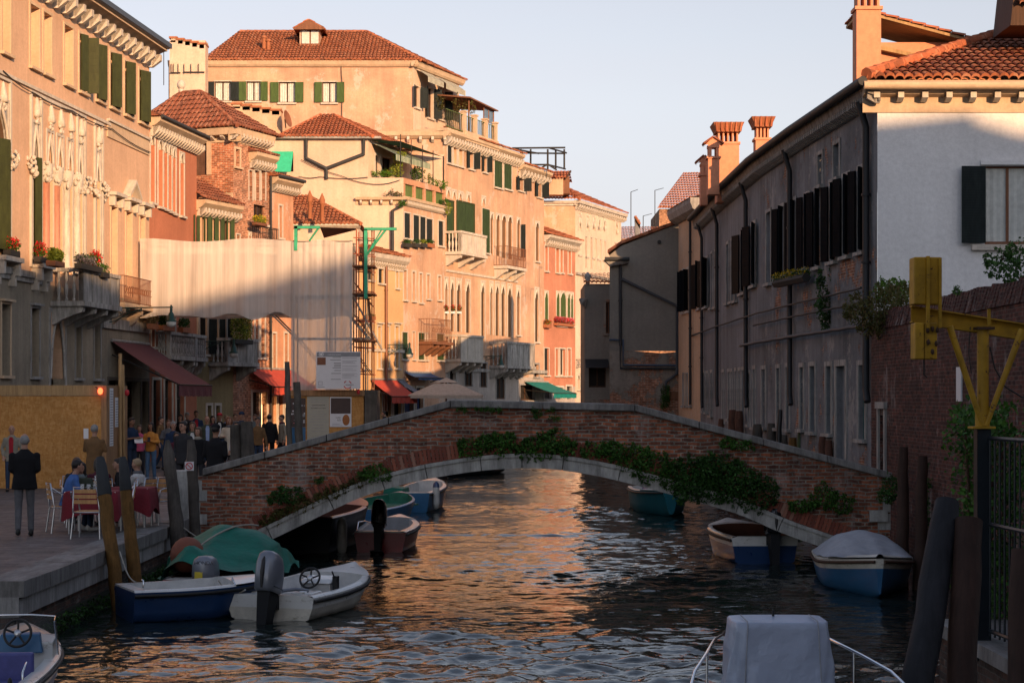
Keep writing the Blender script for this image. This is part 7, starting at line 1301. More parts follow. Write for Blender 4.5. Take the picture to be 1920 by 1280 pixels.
# ================= ivy and plants
def clump(name,lab,ells,mat,size,Y,dens=1.,cat='ivy',group='plants growing on the walls',depth=.16,hang=.5,seed=1,stuff=None):
    """ells: (px,py,rx_px,ry_px) at distance Y"""
    rg=random.Random(seed); s=F/Y; e0=ells[0]; o=empty(name,at(e0[0],e0[1],Y),lab,cat,group); m=MB()
    for px,py,rx,ry in ells:
        c=at(px,py,Y-depth*.4); r=(rx/s,depth,ry/s); n=int(dens*rx*ry*PI/s/s/(size*size)*5.5)+10; m.leaves(c,r,n,size,mat,rg,hang=hang)
        for _ in range(int(5+rx*ry/60)):   # small ragged outliers and trailing shoots
            a=rg.uniform(0,2*PI); q=(px+math.cos(a)*rx*rg.uniform(.8,1.15),py+math.sin(a)*ry*rg.uniform(.8,1.25)); m.leaves(at(q[0],q[1],Y-.03),(3.5/s,.05,4.5/s),int(26*dens),size*.85,mat,rg,hang=1.)
    m.build('foliage',o); m=MB()
    for px,py,rx,ry in ells[:3]:
        for k in range(3): m.tube([at(px+rg.uniform(-rx,rx)*.6,py+rg.uniform(-.3,.8)*ry,Y-.01),at(px+rg.uniform(-rx,rx)*.3,py,Y-.02),at(px+rg.uniform(-rx,rx)*.6,py-ry*rg.uniform(.1,.6),Y-.01)],.008,'wood_dark',4)
    m.build('stem',o); return o
YB=BY0-.03
clump('ivy','ivy tuft over the crown of the white arch, leftmost of the row',[(885,838,26,20),(912,828,20,12)],'leaf_ivy',.055,YB,seed=1,group='ivy tufts on the bridge')
clump('ivy','rounded ivy tuft just left of the middle of the arch crown',[(940,832,27,22),(950,822,16,12)],'leaf_ivy',.055,YB,seed=2,group='ivy tufts on the bridge')
clump('ivy','broad ivy patch over the very middle of the arch crown',[(1012,838,40,20),(1040,828,30,20),(1060,840,20,16),(985,842,18,16)],'leaf_ivy',.055,YB,seed=3,group='ivy tufts on the bridge')
clump('ivy','long ivy drape spreading right of the arch crown',[(1115,842,26,16),(1150,846,30,16),(1185,858,38,26),(1225,876,36,30),(1262,890,22,30)],'leaf_ivy',.055,YB,seed=4,group='ivy tufts on the bridge')
clump('ivy','largest dark ivy mass hanging over the right haunch of the arch',[(1300,890,45,34),(1345,882,42,30),(1375,905,52,38),(1420,925,40,32),(1330,915,50,26),(1290,912,30,30)],'leaf_dark',.055,YB,dens=1.15,seed=5,group='ivy tufts on the bridge',depth=.17)
clump('ivy','small ivy tuft just below the coping on the right ramp',[(1365,830,15,9),(1392,835,20,9)],'leaf_ivy',.05,YB,seed=6,group='ivy tufts on the bridge')
clump('ivy','round ivy bushes low on the right end of the bridge',[(1545,928,24,20),(1580,942,22,16),(1500,946,20,10),(1518,944,14,8)],'leaf_ivy',.052,YB,seed=7,group='ivy tufts on the bridge')
clump('ivy','ivy tuft on the left haunch, lowest of the pair',[(540,925,28,15),(520,932,22,9)],'leaf_dark',.052,YB,seed=8,group='ivy tufts on the bridge')
clump('ivy','ivy tuft sitting on the white arch at the left',[(706,886,26,17),(690,892,16,10)],'leaf_ivy',.052,YB,seed=9,group='ivy tufts on the bridge')
clump('weeds','strip of weeds growing along the top of the left arch stones',[(500+i*17,975-i*7.3,13,8+3*math.sin(i*2.)) for i in range(12)],'leaf_olive',.05,YB,seed=10,cat='weeds',depth=.1)
clump('weeds','line of tiny weeds under the coping at the top of the bridge',[(866,766,8,4),(898,765,6,3),(918,767,7,4),(935,766,5,3),(1005,768,8,5),(1010,778,6,4),(1030,768,7,3),(1040,782,9,3),(600,900,8,5)],'leaf_ivy',.035,YB,seed=11,cat='weeds',depth=.06)
clump('ivy','dark shrub hanging at the right end of the bridge by the slim posts',[(1668,910,14,22),(1662,930,16,12)],'leaf_dark',.05,35.5,seed=12,group='ivy tufts on the bridge')
clump('wall_plant','dark creeper hanging from a window sill of the row house',[(1541,545,11,30),(1545,580,14,26),(1549,600,8,14),(1536,522,6,14),(1560,512,4,14)],'leaf_dark',.06,47.,seed=13,cat='creeper')
clump('shrub','wispy olive and lilac shrub spilling over the brick wall corner',[(1655,575,45,38),(1625,590,38,28),(1680,560,30,30),(1640,610,30,20),(1600,575,18,24),(1690,590,20,30)],'leaf_olive',.06,41.2,dens=.85,seed=14,cat='shrub',depth=.6,hang=.1)
clump('shrub','greener bush top behind the hoist head at the brick wall',[(1672,542,28,20),(1695,545,16,18),(1655,545,14,14)],'leaf_bright',.06,42.0,dens=.9,seed=15,cat='shrub',depth=.5,hang=0)
clump('tree','small leafy tree branching in from the right edge below the window',[(1880,485,32,20),(1905,500,26,24),(1862,500,14,16),(1915,470,26,22),(1890,512,20,14)],'leaf_dark',.085,40,dens=.55,seed=16,cat='tree',depth=.7,hang=.4)
clump('creeper','leafy creeper climbing the corner of the far grey gable house',[(1248,735,7,16),(1246,752,9,12)],'leaf_dark',.08,79.8,seed=17,cat='creeper',depth=.2)
clump('weeds','small weed on top of the brick wall',[(1796,543,7,5)],'leaf_ivy',.04,33,seed=18,cat='weeds',depth=.06)
clump('creeper','thin dark creeper behind the right slim post on the brick wall',[(1738,925,5,45),(1736,960,7,25)],'leaf_dark',.05,36.2,dens=.6,seed=19,cat='creeper')
def hedge(lab,x0,x1,y0,y1,z0,z1,mat,n,size,seed):
    o=empty('hedge',((x0+x1)/2,(y0+y1)/2,z0),lab,'hedge'); rg=random.Random(seed); m=MB()
    for _ in range(n):
        z=rg.uniform(z0,z1); y=rg.uniform(y0,y1); x=rg.uniform(x0,x1)+.08*math.sin(z*5+y*2); m.leaves((x,y,z),(.1,.1,.13),9,size,mat,rg,hang=-.2)
    m.build('foliage',o); m=MB()
    for k in range(5): x=x0+(x1-x0)*(k+.5)/5; m.tube([(x,(y0+y1)/2,.85),(x+.05,(y0+y1)/2,z1*.6+z0*.4),(x,(y0+y1)/2,z1-.2)],.02,'wood_dark',5)
    m.build('trunk',o)
hedge('bright leafy hedge behind the dark post of the hoist',4.95,5.6,19.6,20.6,.9,3.2,'leaf_ivy',620,.06,1); hedge('tall leafy hedge at the right edge behind the gate',4.95,5.5,16.6,17.5,.9,2.95,'leaf_ivy',560,.055,2)
# flower boxes
def fbox(name,lab,f,px0,px1,z,out,mats,box='pot_dark',h=.3,bh=.18,cat='flower box',dens=1.,seed=1,dep=.24):
    u0,u1=sorted((f.u(px0,out),f.u(px1,out))); o=empty(name,f.P((u0+u1)/2,out,z),lab,cat,'pots and flower boxes on the houses'); m=MB(); fb(m,f,u0,u1,out-dep/2,out+dep/2,z,z+bh,box); m.build('box',o,bevel=.01); rg=random.Random(seed); m=MB(); n=max(2,int((u1-u0)/.16))
    for i in range(n):
        u=u0+(u1-u0)*(i+.5)/n; c=f.P(u,out,z+bh+h*.42)
        for k,(mt,fr) in enumerate(mats): m.leaves(c+Vector((0,0,h*.16*k)),(.14,.14,h*.5),int(110*fr*dens),.065 if k==0 else .055,mt,rg)
    m.build('plant',o); return o
RD=[('leaf_ivy',1),('petal_red',.9)]
fbox('flower_box','pot of red geraniums in the leftmost shuttered window',fA,13,31,7.43,.28,RD,seed=1,h=.38); fbox('flower_box','red geraniums between the green shutters beside the stone balcony',fA,70,83,7.43,.28,RD,seed=2,h=.42)
fbox('potted_shrub','lime green clipped bush on the near end of the stone balcony',fA,95,113,7.25,1.0,[('leaf_lime',2.6)],'terracotta',.42,.16,'potted plant',1.5,3,.3)
fbox('flower_box','grey heather box on the front of the stone balcony',fA,146,172,7.32,1.1,[('leaf_grey',1.3),('leaf_dark',.5)],seed=4,h=.3); fbox('flower_box','bright red geranium box at the far corner of the stone balcony',fA,172,186,7.32,1.1,RD,seed=5,h=.5); fbox('flower_box','small dark box with a spiky leaf at the end of the stone balcony',fA,187,199,7.2,1.05,[('leaf_ivy',.5)],seed=6,h=.35)
for a,b,lab,sd,mt in ((281,292,'leftmost plant pot on the red house balcony',7,'leaf_plum'),(300,322,'row of green plants in the middle of the red house balcony',8,'leaf_ivy'),(338,352,'plant pot at the far end of the red house balcony',9,'leaf_dark')): fbox('potted_plant',lab,fB,a,b,5.8,.6,[(mt,1.4)],'terracotta',.4,.2,'potted plant',1.,sd)
fbox('planter','planter of sprawling yellow green foliage at the balcony near the second lamp',fC,437,470,5.5,1.1,[('leaf_lime',1.6),('leaf_dark',1.3)],h=1.3,seed=10,cat='planter',dens=1.6); fbox('planter','long planter of yellow flowers on the ledge of the narrow brick house',fD,477,497,9.35+1.25,.6,[('leaf_lime',1.),('petal_yellow',.5)],'rust_iron',.3,.12,'planter',1,11)
for a,b,lab,sd in ((758,769,'leftmost small pot below the shutters of the pink upper floor',12),(775.5,785,'second small pot from the left below the pink floor shutters',13),(789,798,'third small pot from the left below the pink floor shutters',14),(801,812,'rightmost small pot below the pink floor shutters',15)): fbox('potted_plant',lab,fG2,a,b,fG2.z((a+b)/2,465),.14,[('leaf_dark' if sd!=14 else 'leaf_lime',.8)],'terracotta' if sd==15 else 'pot_dark',.22,.2,'potted plant',1,sd)
for a,b,lab,sd in ((834,838,'leftmost red geranium box inside the gothic loggia',16),(846,850,'middle red geranium box inside the gothic loggia',17),(857.5,862,'rightmost red geranium box inside the gothic loggia',18)): fbox('flower_box',lab,fH,a,b,fH.z(a,588),.05,RD,'sign_white',.35,.12,seed=sd)
fbox('flower_box','red flower pot under the leftmost green shutter of the coral house',fJ,1022,1031,fJ.z(1025,615),.15,[('leaf_bright',.8),('petal_red',.5)],'terracotta',.3,.2,seed=19); fbox('flower_box','long box of pink flowers under the green shutters of the coral house',fJ,1042,1074,fJ.z(1058,612),.15,[('leaf_plum',.6),('petal_red',.9),('petal_pink',.6)],'terracotta',.35,.16,seed=20)
fbox('flower_box','long orange box under the olive shutters by the scaffold tower',fF,688,701,fF.z(692,600),.16,[('leaf_ivy',.4)],'terracotta',.1,.18,seed=21)
i3=RF[2]; fbox('flower_box','window box of yellow flowers on the grey row house',RF[3],1456,1512,6.35,.34,[('leaf_dark',.8),('petal_yellow',1.0)],'pot_dark',.32,.2,seed=22) if False else None
o=empty('flower_box',(7.85,50.2,6.2),'window box of bright yellow flowers hanging on the grey row house','flower box'); m=MB(); rg=random.Random(22)
pA,pB=at(1455,532,51.3),at(1512,520,48.6); m.tube([pA,pA.lerp(pB,.5),pB],.13,'pot_dark',6,sm=False); m.build('box',o); m=MB()
for i in range(20): c=pA.lerp(pB,i/19)+Vector((0,0,.14)); m.leaves(c,(.14,.14,.12),26,.06,'leaf_dark',rg); m.leaves(c+Vector((0,0,.05)),(.15,.15,.13),24 if i<14 else 8,.055,'petal_yellow',rg)
m.build('plant',o)
YTn=YG+1.5
clump('potted_shrub','climbing green shrub on the cream house terrace under the awning',[(745,312,8,24),(738,325,12,12),(752,295,8,10)],'leaf_lime',.1,YG+.8,dens=.8,seed=30,cat='shrub',depth=.3); clump('potted_shrub','round green bush at the far side of the cream house terrace',[(783,326,11,13)],'leaf_ivy',.1,YG+2.6,seed=31,cat='shrub',depth=.3); clump('potted_shrub','low green plants along the end of the cream house terrace parapet',[(808,338,6,9),(825,346,11,6)],'leaf_bright',.09,YG+4,seed=32,cat='shrub',depth=.2)
clump('potted_shrub','low green box row left on the cream house terrace',[(708,325,10,5),(724,325,10,5)],'leaf_bright',.08,YG+.3,seed=33,cat='shrub',depth=.2)
clump('shrub','green and yellow tuft hanging off the cornice corner beside the glazed loggia',[(832,380,9,7)],'leaf_ivy',.08,pt(24.5)[1]-.3,seed=34,cat='shrub',depth=.3); clump('shrub','yellow leaved tuft just below the green cornice tuft',[(841,390,7,8)],'leaf_lime',.08,pt(24.5)[1]-.4,seed=35,cat='shrub',depth=.3)
clump('weeds','dry weeds on the ledge of the cream house front',[(738,364,14,5)],'leaf_olive',.07,YG-.2,seed=36,cat='weeds',depth=.1); clump('weeds','green weed tuft above the cornice downpipe of the cream house',[(754,381,7,5)],'leaf_ivy',.07,YG-.3,seed=37,cat='weeds',depth=.15)
clump('potted_shrub','tall potted plants on the roof balcony of the palace',[(857,190,6,14),(872,196,7,12),(886,200,5,12),(826,190,6,12)],'leaf_olive',.1,99.5,dens=.6,seed=38,cat='shrub',depth=.3)
# ================= people
def cloth(name,col,var=.2): plain(name,col,.9,0,var,.15,8)
for n_,c_ in dict(c_black=(.012,.012,.014),c_dark=(.03,.03,.034),c_navy=(.02,.035,.075),c_grey=(.10,.10,.11),c_blue=(.06,.13,.33),c_jeans=(.09,.16,.27),c_darkjeans=(.03,.045,.08),c_orange=(.52,.22,.05),c_cream=(.50,.45,.37),c_beige=(.24,.22,.18),c_brown=(.15,.085,.04),c_red=(.30,.02,.03),c_burg=(.07,.018,.03),c_pink=(.45,.08,.15),c_white=(.5,.5,.5),c_lblue=(.25,.32,.5),c_green=(.05,.06,.045),c_tealgrey=(.16,.2,.22)).items(): cloth(n_,c_)
plain('skin',(.36,.20,.14),.55,0,.08,.3,10); plain('skin_tan',(.26,.135,.085),.55,0,.08,.3,10); plain('hair_dark',(.012,.009,.008),.5,0,.3,.4,20); plain('hair_grey',(.22,.215,.21),.6,0,.25,.3,20); plain('hair_brown',(.05,.028,.016),.5,0,.3,.4,20); plain('hair_blond',(.28,.20,.12),.55,0,.2,.3,20); plain('hair_red',(.16,.06,.03),.5,0,.3,.3,20); plain('shoe_black',(.01,.01,.01),.5); plain('shoe_white',(.5,.5,.5),.6); plain('eye_dark',(.01,.01,.01),.3)
def cap_(m,a,b,ra,rb,mat,n=12):
    a,b=Vector(a),Vector(b); e=(b-a)
    if e.length<1e-4: return
    e=e.normalized(); pts=[];rs=[]
    for t in (-1,-.7,-.35,0): pts.append(a+e*ra*t); rs.append(ra*math.sqrt(max(1e-4,1-t*t)))
    for t in (0,.35,.7,1): pts.append(b+e*rb*t); rs.append(rb*math.sqrt(max(1e-4,1-t*t)))
    m.tube(pts,rs,mat,n)
def remesh(o,v,sm=3):
    r=o.modifiers.new('remesh','REMESH'); r.mode='VOXEL'; r.voxel_size=v; r.use_smooth_shade=True
    s=o.modifiers.new('smooth','SMOOTH'); s.iterations=sm; s.factor=.5
def person(lab,px,Y,rot,h=1.75,top='c_dark',bot='c_dark',hair='hair_dark',shoe='shoe_black',skin='skin',pose='stand',arms='down',lean=0.,zg=ZQ,vox=.02,longhair=0,bald=0,hat=None,coat=0,fat=1.,inner=None,X=None,walk=.0,sleeve=1.,headturn=0,scarf=None,glasses=0):
    s=h/1.75; o=empty('person',(0,0,0),lab,'person','people on the quay'); sit=pose=='sit'; pz=.52 if sit else .95; V=Vector
    ca=math.cos(lean); sa=math.sin(lean)
    def T(x,y,z): # torso point above the pelvis, leaned forward (-Y)
        dz=z-.95; return V((x,y*ca-dz*sa,pz+dz*ca+y*sa*0))
    sh=[T(-.165*fat,0,1.405),T(.165*fat,0,1.405)]; hip=[V((-.09,0,pz-.02)),V((.09,0,pz-.02))]; hd=T(0,-.02,1.635); nk=T(0,.0,1.46)
    if sit: kn=[V((-.12,-.42,.52)),V((.12,-.42,.52))]; an=[V((-.13,-.40,.09)),V((.13,-.36,.09))]
    else: kn=[V((-.1,-.03-walk*.18,.51)),V((.1,-.02+walk*.10,.50))]; an=[V((-.105,.0-walk*.24,.085)),V((.105,.03+walk*.30,.09+walk*.06))]
    A={'down':((-.235,.02,1.14,-.25,-.05,.88),(.235,.02,1.14,.27,-.05,.88)),'hold':((-.25,-.04,1.17,-.08,-.25,1.2),(.25,-.04,1.17,.08,-.25,1.2)),'front':((-.225,.02,1.14,-.1,-.22,1.04),(.225,.02,1.14,.08,-.22,1.02)),'cross':((-.26,-.02,1.15,.05,-.2,1.13),(.26,-.02,1.15,-.05,-.22,1.17)),
       'one':((-.26,0,1.15,-.1,-.28,1.16),(.26,.02,1.14,.28,-.05,.88)),'pocket':((-.25,.04,1.14,-.21,-.07,.95),(.25,.04,1.14,.21,-.07,.95)),'table':((-.26,-.12,1.16,-.14,-.38,1.14),(.26,-.12,1.16,.14,-.38,1.14)),'cheek':((-.25,-.22,1.15,-.1,-.2,1.5),(.26,-.12,1.16,.05,-.38,1.14))}[arms]
    el=[T(*A[k][:3]) for k in (0,1)]; wr=[T(*A[k][3:]) for k in (0,1)]
    b=MB()
    b.ell(hd,(.074,.092,.108),skin,None,16,12); b.ell(hd+V((0,-.03,-.065)),(.05,.06,.05),skin,None,12,8); b.ell(hd+V((0,-.098,-.012)),(.013,.022,.022),skin,None,8,6)
    for q in (-1,1): b.ell(hd+V((q*.077,.005,-.01)),(.012,.02,.03),skin,None,8,6)
    cap_(b,nk-V((0,0,.03)),hd-V((0,-.01,.07)),.055,.052,skin); cap_(b,T(0,0,1.0),T(0,0,1.32),.085,.09,skin); cap_(b,T(-.1,0,1.345),T(.1,0,1.345),.045,.045,skin)
    for k in (0,1):
        cap_(b,sh[k]-V((0,0,.05)),el[k],.036,.033,skin); cap_(b,el[k],wr[k],.036,.025,skin); cap_(b,hip[k],kn[k],.06,.045,skin); cap_(b,kn[k],an[k],.05,.035,skin); cap_(b,an[k]-V((0,0,.03)),an[k]+V((0,-.12,-.05)),.034,.03,skin)
        d=(wr[k]-el[k]).normalized(); sd=V((0,0,1)).cross(d); sd=(sd if sd.length>.2 else V((0,1,0))).normalized(); c=wr[k]+d*.05
        cap_(b,wr[k]+d*.01,wr[k]+d*.07,.024,.028,skin); cap_(b,c-sd*.02,c+sd*.022,.022,.022,skin)
        for j,(off,ln) in enumerate(((-.033,.06),(-.011,.075),(.011,.07),(.033,.05))):
            p0=wr[k]+d*.085+sd*off; p1=p0+d*ln*.5+V((0,0,-.006)); p2=p1+(d*.7+V((0,-.25,-.55))*.6).normalized()*ln*.5; cap_(b,p0,p1,.0095,.009,skin,6); cap_(b,p1,p2,.009,.0075,skin,6)
        q=-1 if k else 1; p0=wr[k]+d*.03+sd*.028*q; cap_(b,p0,p0+sd*.03*q+d*.03,.011,.010,skin,6); cap_(b,p0+sd*.03*q+d*.03,p0+sd*.03*q+d*.065,.010,.008,skin,6)
    bo=b.build('body',o); remesh(bo,vox*.62,2)
    t=MB(); W=fat; z1=.62 if coat==2 else (.80 if coat else .90); rows=[]
    prof=[(z1,.165*W+(.02 if coat else 0),.125),(.95,.165*W,.12*W),(1.06,.15*W,.112*W),(1.2,.165*W,.118*W),(1.32,.172*W,.12*W),(1.385,.155*W,.115),(1.43,.115,.098),(1.465,.08,.08),(1.485,.07,.07)]
    for z,rx,ry in prof:
        if sit and z<.9: z=.93
        rows.append([T(rx*math.cos(a),ry*math.sin(a),z) for a in [i*2*PI/20 for i in range(20)]])
    t.grid(rows,top,True,closed=True); t.face(rows[0],top); t.face(rows[-1][::-1],top)
    for k in (0,1):
        t.ell(sh[k]+V((0,0,-.035)),(.066,.068,.06),top); cap_(t,sh[k]-V((0,0,.05)),el[k],.06,.05,top); e=el[k].lerp(wr[k],.93 if sleeve>=1 else .1); cap_(t,el[k],e,.05,.04,top)
    to=t.build('jacket' if coat else 'top',o); remesh(to,vox,3)
    if inner:
        q=MB(); pts=[T(0,-.125*W-.006,1.41),T(0,-.135*W-.004,1.25),T(0,-.127*W-.004,1.02)]; q.grid([[T(x*wd,-(.118*W+.012)*math.sqrt(max(.2,1-(x*wd/(.2*W))**2))-.006,z) for x in (-1,-.5,0,.5,1)] for z,wd in ((1.44,.035),(1.36,.06),(1.2,.055),(.98,.05))],inner,True); q.build('shirt',o)
    t=MB()
    for k in (0,1):
        cap_(t,hip[k]-V((0,0,.03)),kn[k],.086,.064,bot); cap_(t,kn[k],an[k]+V((0,0,.03)),.064,.052,bot)
    cap_(t,V((-.07,0,pz+.03)),V((.07,0,pz+.0)),.095,.095,bot); to=t.build('trousers',o); remesh(to,vox,3)
    for k in (0,1):
        t=MB(); a=an[k]; t.ell(a+V((0,-.05,-.045)),(.045,.13,.042),shoe,None,12,8); t.ell(a+V((0,.03,-.02)),(.042,.05,.06),shoe,None,12,6); t.build('shoe',o)
    if hair and bald<1:
        t=MB(); 
        if bald: t.ell(hd+V((0,.035,.0)),(.083,.07,.085),hair,None,14,10)
        else: t.ell(hd+V((0,.022,.028)),(.086,.093,.098),hair,None,16,10); t.ell(hd+V((0,-.045,.075)),(.06,.045,.03),hair,None,10,6)
        if longhair: t.ell(hd+V((0,.05,-.07)),(.095,.06,.14+.06*longhair),hair,None,12,8); t.ell(hd+V((-.075,.01,-.05)),(.03,.045,.11+.04*longhair),hair); t.ell(hd+V((.075,.01,-.05)),(.03,.045,.11+.04*longhair),hair)
        ho=t.build('hair',o); remesh(ho,vox*.9,1)
    f=MB()
    for q in (-1,1): f.ell(hd+V((q*.03,-.087,.012)),(.012,.008,.007),'eye_dark',None,8,4); f.ell(hd+V((q*.03,-.088,.034)),(.018,.006,.004),hair or 'hair_dark',None,8,4)
    f.ell(hd+V((0,-.09,-.052)),(.022,.008,.006),'c_red' if longhair else 'c_burg',None,8,4); f.build('face_features',o)
    if glasses: f=MB(); [f.tube([hd+V((q*.032+.022*math.cos(a*PI/5),-.103,.012+.018*math.sin(a*PI/5))) for a in range(11)],.003,'black_paint',4,cap=False) for q in (-1,1)]; f.build('spectacles',o)
    if hat: t=MB(); t.ell(hd+V((0,.01,.06)),(.092,.1,.07),hat,None,14,8); t.ell(hd+V((0,-.09,.05)),(.06,.05,.012),hat,None,10,4); t.build('cap',o)
    if scarf: t=MB(); t.lathe([(.07,-.05),(.10,-.03),(.1,.02),(.07,.045)],scarf,Matrix.Translation(nk+V((0,-.005,.0))),12); t.build('scarf',o)
    x=X if X is not None else (px-960)/F*Y; o.scale=(s,s,s); o.location=(x,Y,zg); o.rotation_euler=(0,0,rot); return o
B_=PI
person('man with grey hair in a beige jacket over a red jumper at the left edge',22,46.2,.15,1.7,'c_beige','c_darkjeans','hair_grey',arms='pocket',coat=1,inner='c_red',bald=.5)
person('big balding man in black jumper and grey trousers standing with his back turned',46,31.4,PI+.25,1.78,'c_black','c_grey','hair_grey',arms='front',coat=1,fat=1.22,bald=.5,vox=.015,walk=.25)
person('grey haired man in a long brown coat seen from behind near the hoarding corner',177,41.5,PI-.2,1.78,'c_brown','c_dark','hair_grey',arms='hold',coat=2,fat=1.18)
person('man in a bright blue jumper seated at the nearest table',0,32.45,R(118),1.74,'c_blue','c_darkjeans','hair_dark',shoe='shoe_white',pose='sit',arms='table',lean=.28,X=-7.98,zg=ZQ,vox=.015)
person('dark haired woman seated facing us with her hand on her cheek',0,33.75,.1,1.62,'c_green','c_darkjeans','hair_dark',pose='sit',arms='cheek',lean=.2,X=-8.0,longhair=1,scarf='c_tealgrey',vox=.016)
person('brown haired woman seated behind the woman with her hand on her cheek',0,35.0,.5,1.66,'c_dark','c_dark','hair_brown',pose='sit',arms='table',lean=.1,X=-8.42,longhair=.5)
person('dark haired person in a burgundy top seated with back turned between the tables',0,34.2,R(200),1.7,'c_burg','c_dark','hair_dark',pose='sit',arms='table',lean=.12,X=-7.78,longhair=.3)
person('seated person in a black coat over red, half hidden by the right ochre pole',0,34.1,R(-75),1.68,'c_black','c_dark','hair_dark',pose='sit',arms='table',lean=.1,X=-7.32,coat=1,inner='c_red')
person('fair haired person in a grey hood and white sleeves seated at the far table',0,34.6,R(-110),1.64,'c_white','c_jeans','hair_blond',pose='sit',arms='table',lean=.05,X=-7.12,scarf='c_grey')
person('man in a navy and white shirt holding a folded sheet, beside the woman in orange',246,51.2,R(60),1.84,'c_navy','c_darkjeans','hair_dark',arms='hold',skin='skin_tan',sleeve=.1,fat=1.08)
person('woman in an orange jumper and blue jeans looking at her phone',283,51.4,-.2,1.7,'c_orange','c_jeans','hair_dark','shoe_white','skin_tan',arms='hold',longhair=1)
person('child in pink half hidden behind the man in the navy and white shirt',262,53.3,0,1.6,'c_pink','c_dark','hair_brown',longhair=1)
person('woman with long black hair and dark coat at the back left of the crowd',338,67,0,1.78,'c_black','c_dark','hair_dark',coat=1,longhair=1,arms='pocket')
person('man in a dark coat with red lining standing tallest at the back of the crowd',368,67.5,.2,1.92,'c_navy','c_dark','hair_brown',coat=1,inner='c_red',skin='skin_tan')
person('dark bearded man with glasses in a black jumper at the foot of the bridge',344,42.5,-.5,1.85,'c_dark','c_dark','hair_dark',coat=1,glasses=1,fat=1.1,arms='pocket',vox=.016)
person('young woman with white collar under a green coat behind the man with glasses',361,50,.1,1.74,'c_green','c_dark','hair_brown',coat=1,inner='c_white',longhair=.4)
person('bald man in a light blue shirt and open jacket in the crowd',388,58,.3,1.82,'c_green','c_darkjeans','hair_grey',coat=1,inner='c_lblue',bald=.5,fat=1.1)
person('man in a red cap and dark printed shirt in the crowd',412,63,.1,1.86,'c_black','c_darkjeans','hair_dark',hat='c_red',inner='c_white',skin='skin_tan')
person('man in black leather jacket and cap, back turned, at the bridge parapet',404,38.0,R(165),1.84,'c_black','c_dark','hair_dark',hat='c_black',coat=1,fat=1.15,vox=.016,arms='front',skin='skin_tan')
person('woman with reddish hair in a cream raincoat walking towards us',430,55.5,-.1,1.82,'c_cream','c_tealgrey','hair_red',coat=2,arms='one',walk=.5,scarf='c_grey',longhair=.2)
person('tall man in navy with a dark cap at the back right of the crowd',453,61,.2,1.92,'c_navy','c_dark','hair_dark',hat='c_navy',coat=1,fat=1.15)
person('dark haired woman in black between the two leaning posts behind the parapet',459,46.5,-.4,1.75,'c_black','c_dark','hair_brown',coat=1,longhair=.5)
person('man in black walking away from us below the red awning',505,62,PI+.1,1.86,'c_black','c_black','hair_dark',coat=1,bald=.5,walk=.5,fat=1.1)
person('woman in a pale shawl walking beside the man in black',529,63.5,R(-60),1.8,'c_beige','c_dark','hair_dark',coat=1,scarf='c_burg',walk=.4)
person('small figure with a maroon bag behind the man with glasses',331,47.5,.3,1.5,'c_burg','c_dark','hair_dark',longhair=.6)
person('dark haired person in red leaning near the far red awning',725,86,R(-70),1.78,'c_dark','c_dark','hair_dark',lean=.2)
person('leftmost of the distant figures beside the parasol',762,88,.5,1.72,'c_dark','c_dark','hair_dark'); person('middle one of the distant figures beside the parasol, in grey',775,88.5,-.5,1.74,'c_grey','c_dark','hair_brown'); person('rightmost of the distant figures beside the parasol',789,89,.9,1.7,'c_navy','c_dark','hair_dark')
person('woman in a dark coat holding a bag, between the ochre hoarding props and the crowd',316,56,.3,1.72,'c_grey','c_dark','hair_brown',coat=2,longhair=.6,arms='one')
person('man in a pale shirt and dark jacket far back in the crowd',351,69,-.2,1.84,'c_dark','c_dark','hair_grey',coat=1,inner='c_white')
person('woman in a maroon jumper deep in the crowd beside the bald man',399,66,.4,1.74,'c_burg','c_jeans','hair_dark',longhair=.8)
person('young man in a grey hooded top behind the woman in cream',441,68,.3,1.8,'c_grey','c_darkjeans','hair_brown',walk=.4)
person('person in a teal jacket near the brick house door',478,70,-.3,1.76,'c_tealgrey','c_dark','hair_brown',coat=1)
person('woman in light blue beside the man in the red cap',424,70,.1,1.72,'c_lblue','c_dark','hair_blond',longhair=.7)
person('man in a brown jacket crossing between the two groups',301,60,R(80),1.78,'c_brown','c_darkjeans','hair_dark',coat=1,walk=.6)
person('woman in black with a pale scarf just right of the man with glasses',372,44.5,-.3,1.68,'c_black','c_dark','hair_brown',coat=1,longhair=.7,scarf='c_beige')
person('older man in a navy jumper at the crowd edge by the red bag',325,50.5,.5,1.74,'c_navy','c_grey','hair_grey',coat=1)
person('woman in white top standing in the gap beside the cream raincoat',445,53,-.5,1.7,'c_white','c_jeans','hair_dark',longhair=.8)
person('man in a brown jumper behind the leaning grey posts',483,56,.2,1.8,'c_brown','c_darkjeans','hair_dark',walk=.3)
# held things
m=MB(); m.box((-.04,-.006,-.075),(.04,.006,.075),'black_paint',Mz(-10.22,51.02,2.12,0,R(-35))); m.build('phone',label='black phone held by the woman in orange',cat='phone')
m=MB(); m.hexa([Mz(-10.5,51.0,2.1,R(20),R(-40))@Vector(q) for q in ((-.12,0,-.1),(.12,0,-.1),(.12,.008,-.1),(-.12,.008,-.1),(-.12,0,.1),(.12,0,.1),(.12,.008,.1),(-.12,.008,.1))],'sign_white'); m.build('folded_sheet',label='folded white sheet held by the man in navy and white',cat='paper')
